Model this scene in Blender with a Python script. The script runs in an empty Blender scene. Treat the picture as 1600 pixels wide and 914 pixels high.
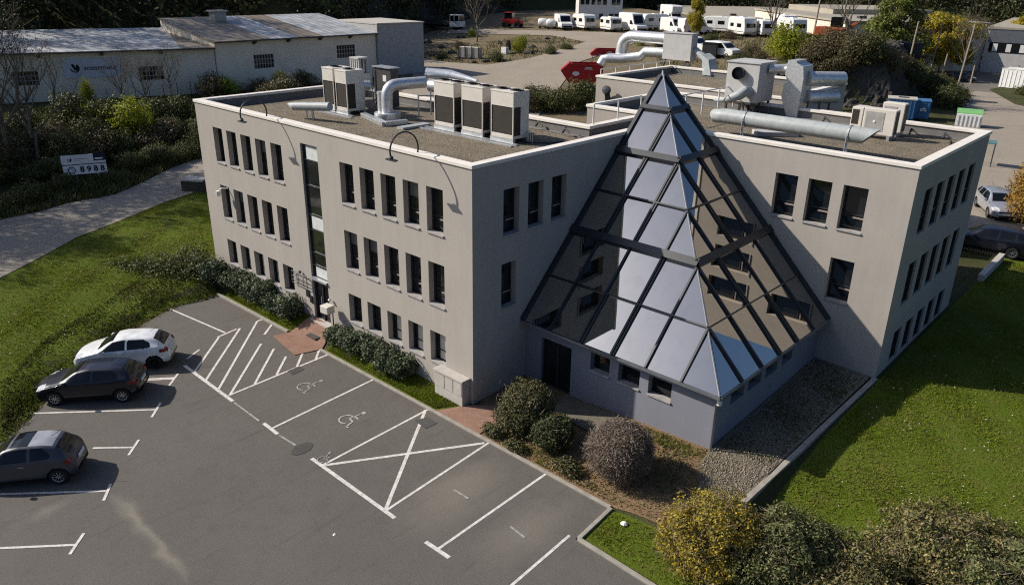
import bpy, bmesh, math, random
import numpy as np
from mathutils import Vector, Matrix
random.seed(7); RNG = np.random.default_rng(7)
SC = bpy.context.scene; COL = SC.collection
PI = math.pi

# ------------------------------------------------------------------ camera model
CAM = np.array([18.5537, -18.1386, 15.3548]); YAW, PITCH, ROLL, FPX = -0.742065, -0.391487, 0.015387, 1217.1166
def _axes():
    cy, sy, cp, sp = math.cos(YAW), math.sin(YAW), math.cos(PITCH), math.sin(PITCH)
    f = np.array([sy*cp, cy*cp, sp]); r = np.array([cy, -sy, 0]); u = np.cross(r, f)
    c, s = math.cos(ROLL), math.sin(ROLL)
    return c*r+s*u, -s*r+c*u, f
AR, AU, AF = _axes()
def ray(px, py):
    d = AF*FPX + AR*(px-800) - AU*(py-457)
    return d/np.linalg.norm(d)
def onz(px, py, z):
    d = ray(px, py); return CAM + d*(z-CAM[2])/d[2]

# ------------------------------------------------------------------ terrain
def sstep(t):
    t = np.clip(t, 0, 1); return t*t*(3-2*t)
def sdist(poly, x, y):
    """signed distance to polygon, positive inside"""
    x = np.asarray(x, float); y = np.asarray(y, float)
    d = np.full(x.shape, 1e18); ins = np.zeros(x.shape, bool)
    n = len(poly)
    for i in range(n):
        ax, ay = poly[i]; bx, by = poly[(i+1) % n]
        ex, ey = bx-ax, by-ay
        t = np.clip(((x-ax)*ex+(y-ay)*ey)/(ex*ex+ey*ey+1e-12), 0, 1)
        d = np.minimum(d, (x-ax-t*ex)**2+(y-ay-t*ey)**2)
        c = ((ay > y) != (by > y))
        if by != ay:
            ins ^= c & (x < (bx-ax)*(y-ay)/(by-ay)+ax)
    d = np.sqrt(d); return np.where(ins, d, -d)
LOT = [(-17.2, -1.25), (7.35, -1.25), (7.5, -3.15), (45, -3.6), (45, -45), (4, -45), (-3, -20.5), (-9.6, -13.4), (-11.4, -11.6),
       (-14.3, -8.9), (-16.3, -5.6), (-17.3, -3.6)]
PLAT = [(-47, -40), (-44, -12), (-42.5, 0), (-41.5, 8), (-39, 14), (-30, 17), (-20, 19), (-13.6, 22), (-13.5, 35),
        (-16.5, 60), (-17.5, 73), (-9.5, 77), (-11, 90), (-16, 100), (-22, 110), (-34, 124), (-70, 150), (-92, 166), (-300, 300), (-500, 200), (-500, -200)]
HILL = [(-400, -40), (-86, -40), (-80, 0), (-75, 46), (-93, 82), (-112, 122), (-112, 190), (-60, 225), (60, 255), (300, 260), (500, 900), (-500, 900)]
CP = [(-19.6, 0, .6), (-15, 0, .45), (-10, 0, .31), (-5, 0, .22), (0, 0, 0), (0.3, 1.5, .02), (3, 2.9, .12), (5.5, 2.9, .32), (8.5, 2.9, .47), (8.4, 8, .7), (8.4, 11.3, .85),
      (10.8, 3, .5), (10.8, 11.3, .82), (10.84, 20.7, 1.05), (10.8, 30, 1.15), (10.5, 1.2, .3), (12, -2, -.1), (8.5, -2, -.08), (11.6, 2, .1), (14, 2, .2), (12.5, 6.5, .6), (14.5, 9, .75), (16, 13, .9), (20, 20, 1.0), (20, 5, .5), (30, 10, .6), (30, 30, 1),
      (4, 36, 1.15), (12, 40, 1.1), (2, 60, 1.0), (0, 80, .9), (-8, 118, .8), (10, 118, .8), (-14, 150, 1.5), (40, 150, 1), (40, 70, .8),
      (-19, -3, .25), (-17, -9, .2), (-13, -13, .2), (-24, -8.5, .85), (-26, -3, .8), (-24, 2, .75), (-29, 2.5, 1.0), (-33, -5, .95), (-30, -10, .9), (-24.5, -13, .8), (-38, 3, 1.1), (-40, -12, 1.1), (-34, 8, 1.2),
      (-15, -20, .5), (-25, -25, .9), (-37, 16, 1.5), (-22, 9, .9), (-20, 16, 1.6), (-10, 20, 1.8), (-60, -20, 1.2), (-10, -30, .4), (3, -1.4, -.12), (-3, -1.4, -.12), (-9, -1.4, -.1), (-15, -1.4, -.05),
      (200, 0, .3), (200, 200, 1.5), (0, 300, 2), (-200, 300, 3), (-300, 0, 3), (0, -100, 0), (200, -100, 0)]
_P = np.array(CP); _n = len(_P)
_K = np.linalg.norm(_P[:, None, :2]-_P[None, :, :2], axis=2)
_A = np.zeros((_n+1, _n+1)); _A[:_n, :_n] = _K; _A[:_n, _n] = 1; _A[_n, :_n] = 1
_W = np.linalg.solve(_A, np.append(_P[:, 2], 0))
def H(x, y):
    x = np.asarray(x, float); y = np.asarray(y, float); sh = np.broadcast(x, y).shape
    x = np.broadcast_to(x, sh).ravel(); y = np.broadcast_to(y, sh).ravel()
    z = np.full(x.shape, _W[_n])
    for i in range(_n): z = z + _W[i]*np.hypot(x-_P[i, 0], y-_P[i, 1])
    z = z - .34*sstep((x-10.72)/.22)*(1-sstep((y-2)/5))*sstep((y-.9)/.8)*(1-sstep((x-12.5)/6))
    sd = sdist(LOT, x, y)
    z = -.15 + (z+.15)*sstep((-sd)/1.0)
    sp = sdist(PLAT, x, y); w = np.where(x < -28, 10.5, np.where(y < 34, 5, 4.2))
    zp = 3.5+3.3*sstep((y-45)/65)+2.0*np.exp(-((x+18)**2+(y-86)**2)/110)
    t = sstep(sp/w); z = z*(1-t)+zp*t
    shl = sdist(HILL, x, y)
    hh = np.clip(shl, 0, None); z = z + 46*sstep(hh/95)+.12*hh*(hh > 0)+4.5*sstep(hh/7)
    # gentle unevenness away from pavings
    rough = sstep((-x-41)/3)*(1-t)
    z = z + rough*(.10*np.sin(x*.9+1.3*np.sin(y*.43))*np.cos(y*.77+.8)+.07*np.sin(x*1.9+y*1.1)) + sstep(hh/10)*(1.6*np.sin(x*.21+y*.13)+1.1*np.sin(y*.31-x*.07))
    return z.reshape(sh)
def h(x, y): return float(H(np.array([x]), np.array([y]))[0])
def at(px, py):
    d = ray(px, py); t = np.concatenate([np.arange(8, 90, .25), np.arange(90, 420, 1.0)])
    P = CAM[None]+d[None]*t[:, None]
    b = P[:, 2]-H(P[:, 0], P[:, 1]); k = np.argmax(b < 0)
    if k == 0: k = len(t)-1
    lo, hi = t[k-1], t[k]
    for _ in range(18):
        m = (lo+hi)/2; q = CAM+d*m
        if q[2] < h(q[0], q[1]): hi = m
        else: lo = m
    q = CAM+d*hi; return float(q[0]), float(q[1]), h(q[0], q[1])

# ------------------------------------------------------------------ mesh helpers
class MB:
    def __init__(s): s.v = []; s.f = []
    def add(s, vs, fs):
        o = len(s.v); s.v += [tuple(map(float, p)) for p in vs]; s.f += [tuple(i+o for i in f) for f in fs]; return s
    def poly(s, pts): return s.add(pts, [tuple(range(len(pts)))])
    def box(s, x0, x1, y0, y1, z0, z1):
        return s.add([(x0,y0,z0),(x1,y0,z0),(x1,y1,z0),(x0,y1,z0),(x0,y0,z1),(x1,y0,z1),(x1,y1,z1),(x0,y1,z1)],
                     [(3,2,1,0),(4,5,6,7),(0,1,5,4),(1,2,6,5),(2,3,7,6),(3,0,4,7)])
    def cbox(s, c, sz, rz=0.0, ry=0.0):
        m = Matrix.Rotation(rz, 3, 'Z') @ Matrix.Rotation(ry, 3, 'Y'); hx, hy, hz = sz[0]/2, sz[1]/2, sz[2]/2
        vs = [Vector(c)+m @ Vector((a*hx, b*hy, d*hz)) for d in (-1, 1) for a, b in ((-1,-1),(1,-1),(1,1),(-1,1))]
        return s.add(vs, [(3,2,1,0),(4,5,6,7),(0,1,5,4),(1,2,6,5),(2,3,7,6),(3,0,4,7)])
    def beam(s, a, b, w, d, up=(0, 0, 1)):
        a = Vector(a); b = Vector(b); t = (b-a).normalized(); u = Vector(up); sd = t.cross(u).normalized(); n = sd.cross(t).normalized()
        vs = [p+sd*(i*w/2)+n*(j*d/2) for p in (a, b) for i, j in ((-1,-1),(1,-1),(1,1),(-1,1))]
        return s.add(vs, [(3,2,1,0),(4,5,6,7),(0,1,5,4),(1,2,6,5),(2,3,7,6),(3,0,4,7)])
    def prism(s, pts, z0, z1):
        n = len(pts); vs = [(x, y, z0) for x, y in pts]+[(x, y, z1) for x, y in pts]
        return s.add(vs, [tuple(range(n-1, -1, -1)), tuple(range(n, 2*n))]+[(i, (i+1) % n, n+(i+1) % n, n+i) for i in range(n)])
    def extr(s, pts, vec):
        n = len(pts); vec = Vector(vec); vs = [Vector(p) for p in pts]; vs += [p+vec for p in vs]
        return s.add(vs, [tuple(range(n-1, -1, -1)), tuple(range(n, 2*n))]+[(i, (i+1) % n, n+(i+1) % n, n+i) for i in range(n)])
    def tube(s, pts, r, n=8, cap=True):
        pts = [Vector(p) for p in pts]; rs = r if isinstance(r, (list, tuple)) else [r]*len(pts)
        o = len(s.v); prev = None
        for i, p in enumerate(pts):
            t = (pts[min(i+1, len(pts)-1)]-pts[max(i-1, 0)]).normalized()
            if prev is None:
                a = Vector((0, 0, 1)) if abs(t.z) < .9 else Vector((1, 0, 0)); u = t.cross(a).normalized()
            else:
                u = (prev-t*prev.dot(t)); u = u.normalized() if u.length > 1e-6 else t.orthogonal().normalized()
            prev = u; w = t.cross(u)
            for k in range(n):
                a = 2*PI*k/n; s.v.append(tuple(p+(u*math.cos(a)+w*math.sin(a))*rs[i]))
        for i in range(len(pts)-1):
            for k in range(n):
                s.f.append((o+i*n+k, o+i*n+(k+1) % n, o+(i+1)*n+(k+1) % n, o+(i+1)*n+k))
        if cap:
            s.f.append(tuple(o+k for k in range(n-1, -1, -1))); s.f.append(tuple(o+(len(pts)-1)*n+k for k in range(n)))
        return s
    def lathe(s, prof, c, n=20, axis=(0, 0, 1), cap=True):
        ax = Vector(axis).normalized(); u = ax.orthogonal().normalized(); w = ax.cross(u); o = len(s.v); c = Vector(c)
        for r, z in prof:
            for k in range(n):
                a = 2*PI*k/n; s.v.append(tuple(c+ax*z+(u*math.cos(a)+w*math.sin(a))*r))
        for i in range(len(prof)-1):
            for k in range(n):
                s.f.append((o+i*n+k, o+i*n+(k+1) % n, o+(i+1)*n+(k+1) % n, o+(i+1)*n+k))
        if cap and prof[0][0] > 1e-4: s.f.append(tuple(o+k for k in range(n-1, -1, -1)))
        if cap and prof[-1][0] > 1e-4: s.f.append(tuple(o+(len(prof)-1)*n+k for k in range(n)))
        return s
    def build(s, name, mat, parent=None, smooth=False, bevel=0, world=True):
        me = bpy.data.meshes.new(name); off = parent_loc(parent) if (parent and world) else Vector((0, 0, 0))
        me.from_pydata([(x-off.x, y-off.y, z-off.z) for x, y, z in s.v], [], s.f); me.update()
        if mat: me.materials.append(mat)
        o = bpy.data.objects.new(name, me); COL.objects.link(o)
        if parent: o.parent = parent
        if smooth:
            me.polygons.foreach_set('use_smooth', [True]*len(me.polygons))
            try: me.set_sharp_from_angle(angle=math.radians(40))
            except Exception: pass
        if bevel:
            b = o.modifiers.new('bevel', 'BEVEL'); b.width = bevel; b.segments = 2; b.limit_method = 'ANGLE'
        return o
def parent_loc(p):
    l = Vector((0, 0, 0))
    while p is not None: l = l+p.location; p = p.parent
    return l
def thing(name, label, cat, loc=(0, 0, 0), rz=0.0, group=None):
    o = bpy.data.objects.new(name, None); o.empty_display_size = .2; COL.objects.link(o); o.location = loc; o.rotation_euler = (0, 0, rz)
    return tag(o, label, cat, group)
def tag(o, label, cat, group=None):
    o['label'] = label; o['category'] = cat
    if group: o['group'] = group
    return o
def struct(o, kind='structure'):
    o['kind'] = kind; return o
def dup(o, loc=None, rz=None, label=None, group=None, sc=None, parent=None):
    c = o.copy(); COL.objects.link(c)
    if parent is not None: c.parent = parent
    for ch in list(o.children): dup(ch, parent=c)
    if loc is not None: c.location = loc
    if rz is not None: c.rotation_euler = (0, 0, rz)
    if sc is not None: c.scale = sc if hasattr(sc, '__len__') else (sc,)*3
    if label: c['label'] = label
    if group: c['group'] = group
    return c
def meshobj(name, V, F, mat, parent=None, smooth=False):
    me = bpy.data.meshes.new(name); me.from_pydata(V, [], F); me.update()
    if mat: me.materials.append(mat)
    o = bpy.data.objects.new(name, me); COL.objects.link(o)
    if parent: o.parent = parent
    if smooth: me.polygons.foreach_set('use_smooth', [True]*len(me.polygons))
    return o
def drape(name, poly, mat, off=.03, res=1.0):
    bm = bmesh.new(); bm.faces.new([bm.verts.new((x, y, 0)) for x, y in poly])
    xs = [p[0] for p in poly]; ys = [p[1] for p in poly]
    for ax, lo, hi in ((0, min(xs), max(xs)), (1, min(ys), max(ys))):
        k = math.ceil(lo/res)*res+.013
        while k < hi:
            co = (k, 0, 0) if ax == 0 else (0, k, 0); no = (1, 0, 0) if ax == 0 else (0, 1, 0)
            bmesh.ops.bisect_plane(bm, geom=bm.verts[:]+bm.edges[:]+bm.faces[:], plane_co=co, plane_no=no); k += res
    bmesh.ops.triangulate(bm, faces=bm.faces[:])
    V = np.array([v.co[:] for v in bm.verts]); Z = H(V[:, 0], V[:, 1])+off
    for v, z in zip(bm.verts, Z): v.co.z = z
    bmesh.ops.recalc_face_normals(bm, faces=bm.faces[:])
    if sum(f.normal.z for f in bm.faces) < 0: bmesh.ops.reverse_faces(bm, faces=bm.faces[:])
    me = bpy.data.meshes.new(name); bm.to_mesh(me); bm.free(); me.materials.append(mat)
    me.polygons.foreach_set('use_smooth', [True]*len(me.polygons))
    o = bpy.data.objects.new(name, me); COL.objects.link(o); return o

# ------------------------------------------------------------------ materials
def _nt(name):
    m = bpy.data.materials.new(name); m.use_nodes = True; n = m.node_tree
    return m, n, n.nodes['Principled BSDF']
def N(nt, t, **kw):
    nd = nt.nodes.new(t)
    for k, v in kw.items():
        if k in nd.inputs: nd.inputs[k].default_value = v
        else: setattr(nd, k, v)
    return nd
def c4(c): return (c[0], c[1], c[2], 1)
def mixc(nt, fac, a, b, bt='MIX'):
    m = nt.nodes.new('ShaderNodeMix'); m.data_type = 'RGBA'; m.blend_type = bt
    for sock, val in ((0, fac), (6, a), (7, b)):
        if hasattr(val, 'is_linked'): nt.links.new(val, m.inputs[sock])
        else: m.inputs[sock].default_value = val if sock == 0 else c4(val)
    return m.outputs[2]
def noise(nt, vec, scale, detail=5, rough=.6, lo=.35, hi=.65):
    n = N(nt, 'ShaderNodeTexNoise', Scale=scale, Detail=detail, Roughness=rough); nt.links.new(vec, n.inputs['Vector'])
    r = N(nt, 'ShaderNodeMapRange'); r.inputs[1].default_value = lo; r.inputs[2].default_value = hi; nt.links.new(n.outputs[0], r.inputs[0]); return r.outputs[0]
def coords(nt, scale=(1, 1, 1), rot=(0, 0, 0), loc=(0, 0, 0)):
    t = nt.nodes.new('ShaderNodeTexCoord'); m = nt.nodes.new('ShaderNodeMapping'); m.inputs[3].default_value = scale; m.inputs[2].default_value = rot; m.inputs[1].default_value = loc
    nt.links.new(t.outputs['Object'], m.inputs[0]); return m.outputs[0]
def bump(nt, b, hgt, strength, dist=.02):
    bp = N(nt, 'ShaderNodeBump', Strength=strength, Distance=dist); nt.links.new(hgt, bp.inputs['Height']); nt.links.new(bp.outputs[0], b.inputs['Normal'])
def M(name, col, col2=None, rough=.8, scale=3.0, fine=0.0, fscale=60, bmp=0.0, metal=0.0, spec=.3, stretch=(1, 1, 1), coat=0.0):
    """two-tone noise material; fine = speckle amount"""
    m, nt, b = _nt(name); col2 = col2 or tuple(c*.78 for c in col); v = coords(nt, stretch)
    out = mixc(nt, noise(nt, v, scale), col, col2)
    if fine:
        out = mixc(nt, fine, out, mixc(nt, noise(nt, v, fscale, 3, .7, .3, .7), tuple(c*.35 for c in col), tuple(min(1, c*1.8) for c in col)))
    nt.links.new(out, b.inputs['Base Color']); b.inputs['Roughness'].default_value = rough; b.inputs['Metallic'].default_value = metal
    b.inputs['Specular IOR Level'].default_value = spec; b.inputs['Coat Weight'].default_value = coat; b.inputs['Coat Roughness'].default_value = .05
    if bmp: bump(nt, b, noise(nt, v, fscale, 4, .7, .2, .8), bmp)
    return m
def leafmat(name, cols, trans=.25, rough=.6, spec=.25):
    """per-leaf hue variation between several colours plus see-through light"""
    m, nt, b = _nt(name); g = nt.nodes.new('ShaderNodeNewGeometry'); r = nt.nodes.new('ShaderNodeValToRGB'); r.color_ramp.interpolation = 'LINEAR'
    el = r.color_ramp.elements; el[0].color = c4(cols[0]); el[0].position = 0; el[1].color = c4(cols[-1]); el[1].position = 1
    for i, c in enumerate(cols[1:-1]):
        e = el.new((i+1)/(len(cols)-1)); e.color = c4(c)
    nt.links.new(g.outputs['Random Per Island'], r.inputs[0])
    nt.links.new(r.outputs[0], b.inputs['Base Color']); b.inputs['Roughness'].default_value = rough; b.inputs['Specular IOR Level'].default_value = spec
    if trans:
        t = nt.nodes.new('ShaderNodeBsdfTranslucent'); nt.links.new(r.outputs[0], t.inputs[0]); mx = nt.nodes.new('ShaderNodeMixShader'); mx.inputs[0].default_value = trans
        nt.links.new(b.outputs[0], mx.inputs[1]); nt.links.new(t.outputs[0], mx.inputs[2]); nt.links.new(mx.outputs[0], nt.nodes['Material Output'].inputs[0])
    return m
def mat_facade(name, col, col2):
    m, nt, b = _nt(name); v = coords(nt); vs = coords(nt, (2.5, 2.5, .22))
    a = mixc(nt, noise(nt, v, .5, 4, .6, .3, .7), col, col2)
    a = mixc(nt, .17, a, mixc(nt, noise(nt, vs, 1.2, 6, .7, .4, .8), tuple(c*1.1 for c in col), tuple(c*.55 for c in col)))
    a = mixc(nt, .12, a, mixc(nt, noise(nt, v, 70, 2, .7, .3, .7), tuple(c*.6 for c in col), tuple(c*1.3 for c in col)))
    nt.links.new(a, b.inputs['Base Color']); b.inputs['Roughness'].default_value = .92; b.inputs['Specular IOR Level'].default_value = .15
    bump(nt, b, noise(nt, v, 90, 3, .7, .2, .8), .25, .006); return m
_s1 = onz(182, 775, -.12); _s2 = onz(232, 838, -.12); _s3 = onz(290, 900, -.12)
def _st(p, q, w, amt): return ((p[0]+q[0])/2, (p[1]+q[1])/2, math.dist(p[:2], q[:2])*.62, w, math.degrees(math.atan2(q[1]-p[1], q[0]-p[0])), amt)
STAINS = (_st(_s1, _s2, .33, .42), _st(_s2, _s3, .28, .4), _st(_s1, _s3, .16, .35), _st(onz(40, 815, -.12), onz(110, 780, -.12), .3, .3))
def mat_asphalt(name, col, tint, patch=.35, stain=True):
    m, nt, b = _nt(name); v = coords(nt)
    a = mixc(nt, noise(nt, v, .22, 6, .62, .35, .68), col, tint)
    a = mixc(nt, noise(nt, v, 1.6, 5, .7, .5, .8), a, tuple(c*.8 for c in col))
    sp = mixc(nt, noise(nt, v, 24, 4, .8, .28, .72), tuple(c*.3 for c in col), tuple(c*1.9 for c in col)); a = mixc(nt, .42, a, sp)
    # tyre scuffs running across the bays
    vt = coords(nt, (3.2, .25, 1), (0, 0, math.radians(14))); a = mixc(nt, mixf(nt, noise(nt, vt, 1.1, 4, .6, .58, .76), .42), a, tuple(c*.55 for c in col))
    # cracks
    vo = N(nt, 'ShaderNodeTexVoronoi', Scale=.33, feature='DISTANCE_TO_EDGE'); wv = coords(nt); nt.links.new(warp(nt, wv, .9, .35), vo.inputs['Vector'])
    cr = N(nt, 'ShaderNodeMapRange'); cr.inputs[1].default_value = .0; cr.inputs[2].default_value = .006; cr.inputs[3].default_value = .16; cr.inputs[4].default_value = 0; nt.links.new(vo.outputs['Distance'], cr.inputs[0])
    a = mixc(nt, cr.outputs[0], a, tuple(c*.4 for c in col))
    if stain:
        for (cx, cy, lx, ly, ang, amt) in STAINS + ((3.0, -3.6, 2.2, 1.0, 80, .25), (3.6, -4.4, 2.6, 1.3, 90, .3), (6.2, -3.9, 2.2, 1.1, 90, .3)):
            t = nt.nodes.new('ShaderNodeTexCoord'); mp = nt.nodes.new('ShaderNodeMapping'); mp.vector_type = 'TEXTURE'
            mp.inputs[1].default_value = (cx, cy, -.15); mp.inputs[2].default_value = (0, 0, math.radians(ang)); mp.inputs[3].default_value = (lx, ly, 1)
            nt.links.new(warp(nt, t.outputs['Object'], 1.4, .5), mp.inputs[0]); g = N(nt, 'ShaderNodeTexGradient', gradient_type='SPHERICAL'); nt.links.new(mp.outputs[0], g.inputs[0])
            a = mixc(nt, mixf(nt, g.outputs['Fac'], amt), a, (.27, .24, .19))
    nt.links.new(a, b.inputs['Base Color']); b.inputs['Roughness'].default_value = .9; b.inputs['Specular IOR Level'].default_value = .25
    bump(nt, b, noise(nt, v, 45, 3, .7, .2, .8), .5, .012); return m
def mixf(nt, s, k):
    q = N(nt, 'ShaderNodeMath', operation='MULTIPLY'); nt.links.new(s, q.inputs[0]); q.inputs[1].default_value = k; return q.outputs[0]
def warp(nt, vec, scale, amt):
    n = N(nt, 'ShaderNodeTexNoise', Scale=scale, Detail=4); nt.links.new(vec, n.inputs['Vector'])
    s = N(nt, 'ShaderNodeVectorMath', operation='MULTIPLY_ADD'); nt.links.new(n.outputs['Color'], s.inputs[0]); s.inputs[1].default_value = (amt, amt, 0); nt.links.new(vec, s.inputs[2]); 
    o = N(nt, 'ShaderNodeVectorMath', operation='SUBTRACT'); nt.links.new(s.outputs[0], o.inputs[0]); o.inputs[1].default_value = (amt/2, amt/2, 0); return o.outputs[0]
def mat_ground(name, cols, sc=.35, bm=.6):
    m, nt, b = _nt(name); v = coords(nt)
    a = mixc(nt, noise(nt, v, sc, 6, .65, .38, .62), cols[0], cols[1]); a = mixc(nt, noise(nt, v, sc*4.3, 6, .7, .45, .7), a, cols[2])
    a = mixc(nt, .45, a, mixc(nt, noise(nt, v, 14, 5, .75, .3, .7), tuple(c*.35 for c in cols[0]), tuple(c*1.6 for c in cols[0])))
    nt.links.new(a, b.inputs['Base Color']); b.inputs['Roughness'].default_value = .95; b.inputs['Specular IOR Level'].default_value = .1
    bump(nt, b, noise(nt, v, 9, 6, .75, .2, .8), bm, .12); return m
def mat_brick(name, c1, c2, mortar, sx, sy, rot=0.0, plane='XY'):
    m, nt, b = _nt(name); r = {'XY': (0, 0, rot), 'YZ': (0, PI/2, PI/2), 'XZ': (PI/2, 0, 0)}[plane]
    t = nt.nodes.new('ShaderNodeTexCoord'); mp = nt.nodes.new('ShaderNodeMapping'); nt.links.new(t.outputs['Object'], mp.inputs[0])
    if plane == 'XY': mp.inputs[2].default_value = r; src = mp.outputs[0]
    else:
        sx_ = nt.nodes.new('ShaderNodeSeparateXYZ'); cb = nt.nodes.new('ShaderNodeCombineXYZ'); nt.links.new(t.outputs['Object'], sx_.inputs[0])
        nt.links.new(sx_.outputs[1 if plane == 'YZ' else 0], cb.inputs[0]); nt.links.new(sx_.outputs[2], cb.inputs[1]); src = cb.outputs[0]
    k = N(nt, 'ShaderNodeTexBrick'); k.inputs['Scale'].default_value = 1; k.inputs['Brick Width'].default_value = sx; k.inputs['Row Height'].default_value = sy
    k.inputs['Mortar Size'].default_value = .006*(sy/.1)**.5; k.inputs['Color1'].default_value = c4(c1); k.inputs['Color2'].default_value = c4(c2); k.inputs['Mortar'].default_value = c4(mortar)
    nt.links.new(src, k.inputs['Vector']); a = mixc(nt, .4, k.outputs['Color'], mixc(nt, noise(nt, t.outputs['Object'], 2.3, 6, .7), tuple(c*.6 for c in c1), tuple(min(1, c*1.3) for c in c2)))
    nt.links.new(a, b.inputs['Base Color']); b.inputs['Roughness'].default_value = .9; b.inputs['Specular IOR Level'].default_value = .15; return m
def mat_gloss(name, col, rough=.06, spec=.6, metal=0.0, var=.25, scale=1.5):
    m, nt, b = _nt(name); v = coords(nt); a = mixc(nt, noise(nt, v, scale), col, tuple(c*(1-var) for c in col)); nt.links.new(a, b.inputs['Base Color'])
    b.inputs['Roughness'].default_value = rough; b.inputs['Specular IOR Level'].default_value = spec; b.inputs['Metallic'].default_value = metal; return m
def mat_mirror_glass(name):
    """reflective solar glass: tinted coating over dark body, dust streaks running down"""
    m, nt, b = _nt(name); v = coords(nt); vs = coords(nt, (3, 3, .5))
    dirt = noise(nt, vs, .8, 5, .6, .5, .85)
    nt.links.new(mixc(nt, dirt, (.55, .51, .46), (.47, .44, .40)), b.inputs['Base Color']); b.inputs['Metallic'].default_value = 1.0
    rr = N(nt, 'ShaderNodeMapRange'); rr.inputs[3].default_value = .01; rr.inputs[4].default_value = .07; nt.links.new(dirt, rr.inputs[0]); nt.links.new(rr.outputs[0], b.inputs['Roughness'])
    d = N(nt, 'ShaderNodeBsdfDiffuse'); d.inputs[0].default_value = (.05, .055, .065, 1); mx = N(nt, 'ShaderNodeMixShader'); mx.inputs[0].default_value = .1
    nt.links.new(b.outputs[0], mx.inputs[1]); nt.links.new(d.outputs[0], mx.inputs[2]); nt.links.new(mx.outputs[0], nt.nodes['Material Output'].inputs[0])
    bump(nt, b, noise(nt, v, .9, 2, .5, 0, 1), .04, .02); return m
def mat_corrug(name, c1, c2, axis=1, per=.18):
    m, nt, b = _nt(name); t = nt.nodes.new('ShaderNodeTexCoord'); w = N(nt, 'ShaderNodeTexWave', wave_type='BANDS', bands_direction='XYZ'[axis]); w.inputs['Scale'].default_value = .314/per
    nt.links.new(t.outputs['Object'], w.inputs['Vector']); v = coords(nt)
    a = mixc(nt, noise(nt, v, .5, 6, .7), c1, c2); a = mixc(nt, mixf(nt, w.outputs['Fac'], .35), a, tuple(c*.35 for c in c1)); nt.links.new(a, b.inputs['Base Color']); b.inputs['Roughness'].default_value = .5; b.inputs['Specular IOR Level'].default_value = .4
    bump(nt, b, w.outputs['Fac'], .8, .04); return m
MT = {}
def mat_blade(name, cols, dry):
    m = leafmat(name, cols, .3, .8, .05); nt = m.node_tree; b = nt.nodes['Principled BSDF']; src = b.inputs['Base Color'].links[0].from_socket
    f = noise(nt, coords(nt), .5, 6, .7, .44, .66); f2 = noise(nt, coords(nt, (1, 1, 1), (0, 0, 0), (7, 3, 0)), .9, 4, .6, .48, .68)
    o = mixc(nt, mixf(nt, f, .9), src, dry); o = mixc(nt, mixf(nt, f2, .6), o, tuple(c*.5 for c in cols[0]))
    for n in nt.nodes:
        for i in n.inputs:
            if i.is_linked and i.links[0].from_socket == src and n.type in ('BSDF_PRINCIPLED', 'BSDF_TRANSLUCENT'): nt.links.new(o, i)
    return m
MT['facade'] = mat_facade('facade_render', (.386, .350, .307), (.340, .309, .273))
MT['base'] = mat_facade('grey_blue_render', (.215, .22, .25), (.19, .195, .225))
MT['coping'] = M('coping_paint', (.74, .69, .62), (.66, .61, .54), rough=.6, scale=2)
MT['roofgravel'] = mat_ground('roof_gravel', [(.245, .205, .15), (.13, .112, .085), (.31, .265, .195)], .7, .9)
MT['membrane'] = M('roof_membrane', (.17, .16, .15), rough=.8, fine=.2)
MT['frame'] = M('dark_frame', (.035, .037, .04), rough=.45, spec=.4)
MT['glass'] = mat_gloss('window_glass', (.012, .014, .016), .05, .65)
MT['sill'] = M('sill_stone', (.36, .34, .32), rough=.7)
MT['rail'] = M('rail_wood', (.30, .24, .21), rough=.5)
MT['blind'] = M('pale_blind', (.55, .50, .42), rough=.8, scale=6)
MT['panel'] = M('white_panel', (.62, .64, .62), rough=.4)
MT['mirror'] = mat_mirror_glass('solar_glass')
MT['black'] = M('black_metal', (.022, .024, .027), (.016, .017, .019), rough=.4, spec=.5)
MT['ridge'] = M('ridge_metal', (.30, .31, .33), rough=.35, metal=.6)
MT['galv'] = M('galvanised_steel', (.50, .51, .51), (.36, .37, .38), rough=.38, metal=.55, scale=5, bmp=.1, fscale=8)
MT['alu'] = M('aluminium_lagging', (.70, .705, .70), (.55, .56, .56), rough=.36, metal=.6, scale=6, bmp=.2, fscale=7)
MT['greyduct'] = M('grey_duct_paint', (.36, .38, .37), (.28, .30, .30), rough=.5, scale=4)
MT['cream'] = M('cream_casing', (.62, .58, .51), (.55, .51, .45), rough=.5, scale=2)
MT['grille'] = M('dark_grille', (.034, .028, .021), (.024, .02, .016), rough=.7, fine=.3, fscale=30)
MT['ahu'] = M('unit_grey_panel', (.48, .47, .45), (.41, .40, .38), rough=.5, scale=1.5)
MT['asphalt'] = mat_asphalt('lot_asphalt', (.098, .089, .077), (.122, .111, .097))
MT['road'] = mat_asphalt('lane_asphalt', (.25, .215, .172), (.29, .25, .205), stain=False)
MT['yard'] = mat_asphalt('yard_concrete', (.285, .242, .19), (.21, .18, .145), stain=False)
MT['paint'] = M('road_paint', (.66, .62, .56), (.40, .37, .34), rough=.8, scale=7, fine=.12, fscale=25)
MT['wornpaint'] = M('worn_road_paint', (.40, .38, .35), (.16, .15, .135), rough=.85, scale=9)
MT['brick'] = mat_brick('paver_brick', (.285, .165, .12), (.22, .13, .095), (.12, .085, .065), .24, .12)
MT['kerb'] = M('concrete_kerb', (.32, .29, .245), (.22, .20, .17), rough=.9, fine=.15)
MT['concrete'] = M('pale_concrete', (.45, .42, .37), (.37, .34, .30), rough=.85, fine=.1)
MT['ground'] = mat_ground('rough_ground', [(.055, .060, .022), (.10, .085, .045), (.045, .055, .015)], .3)
MT['lawn'] = mat_ground('lawn_turf', [(.085, .125, .010), (.115, .145, .016), (.16, .14, .04)], .45, .8)
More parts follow.
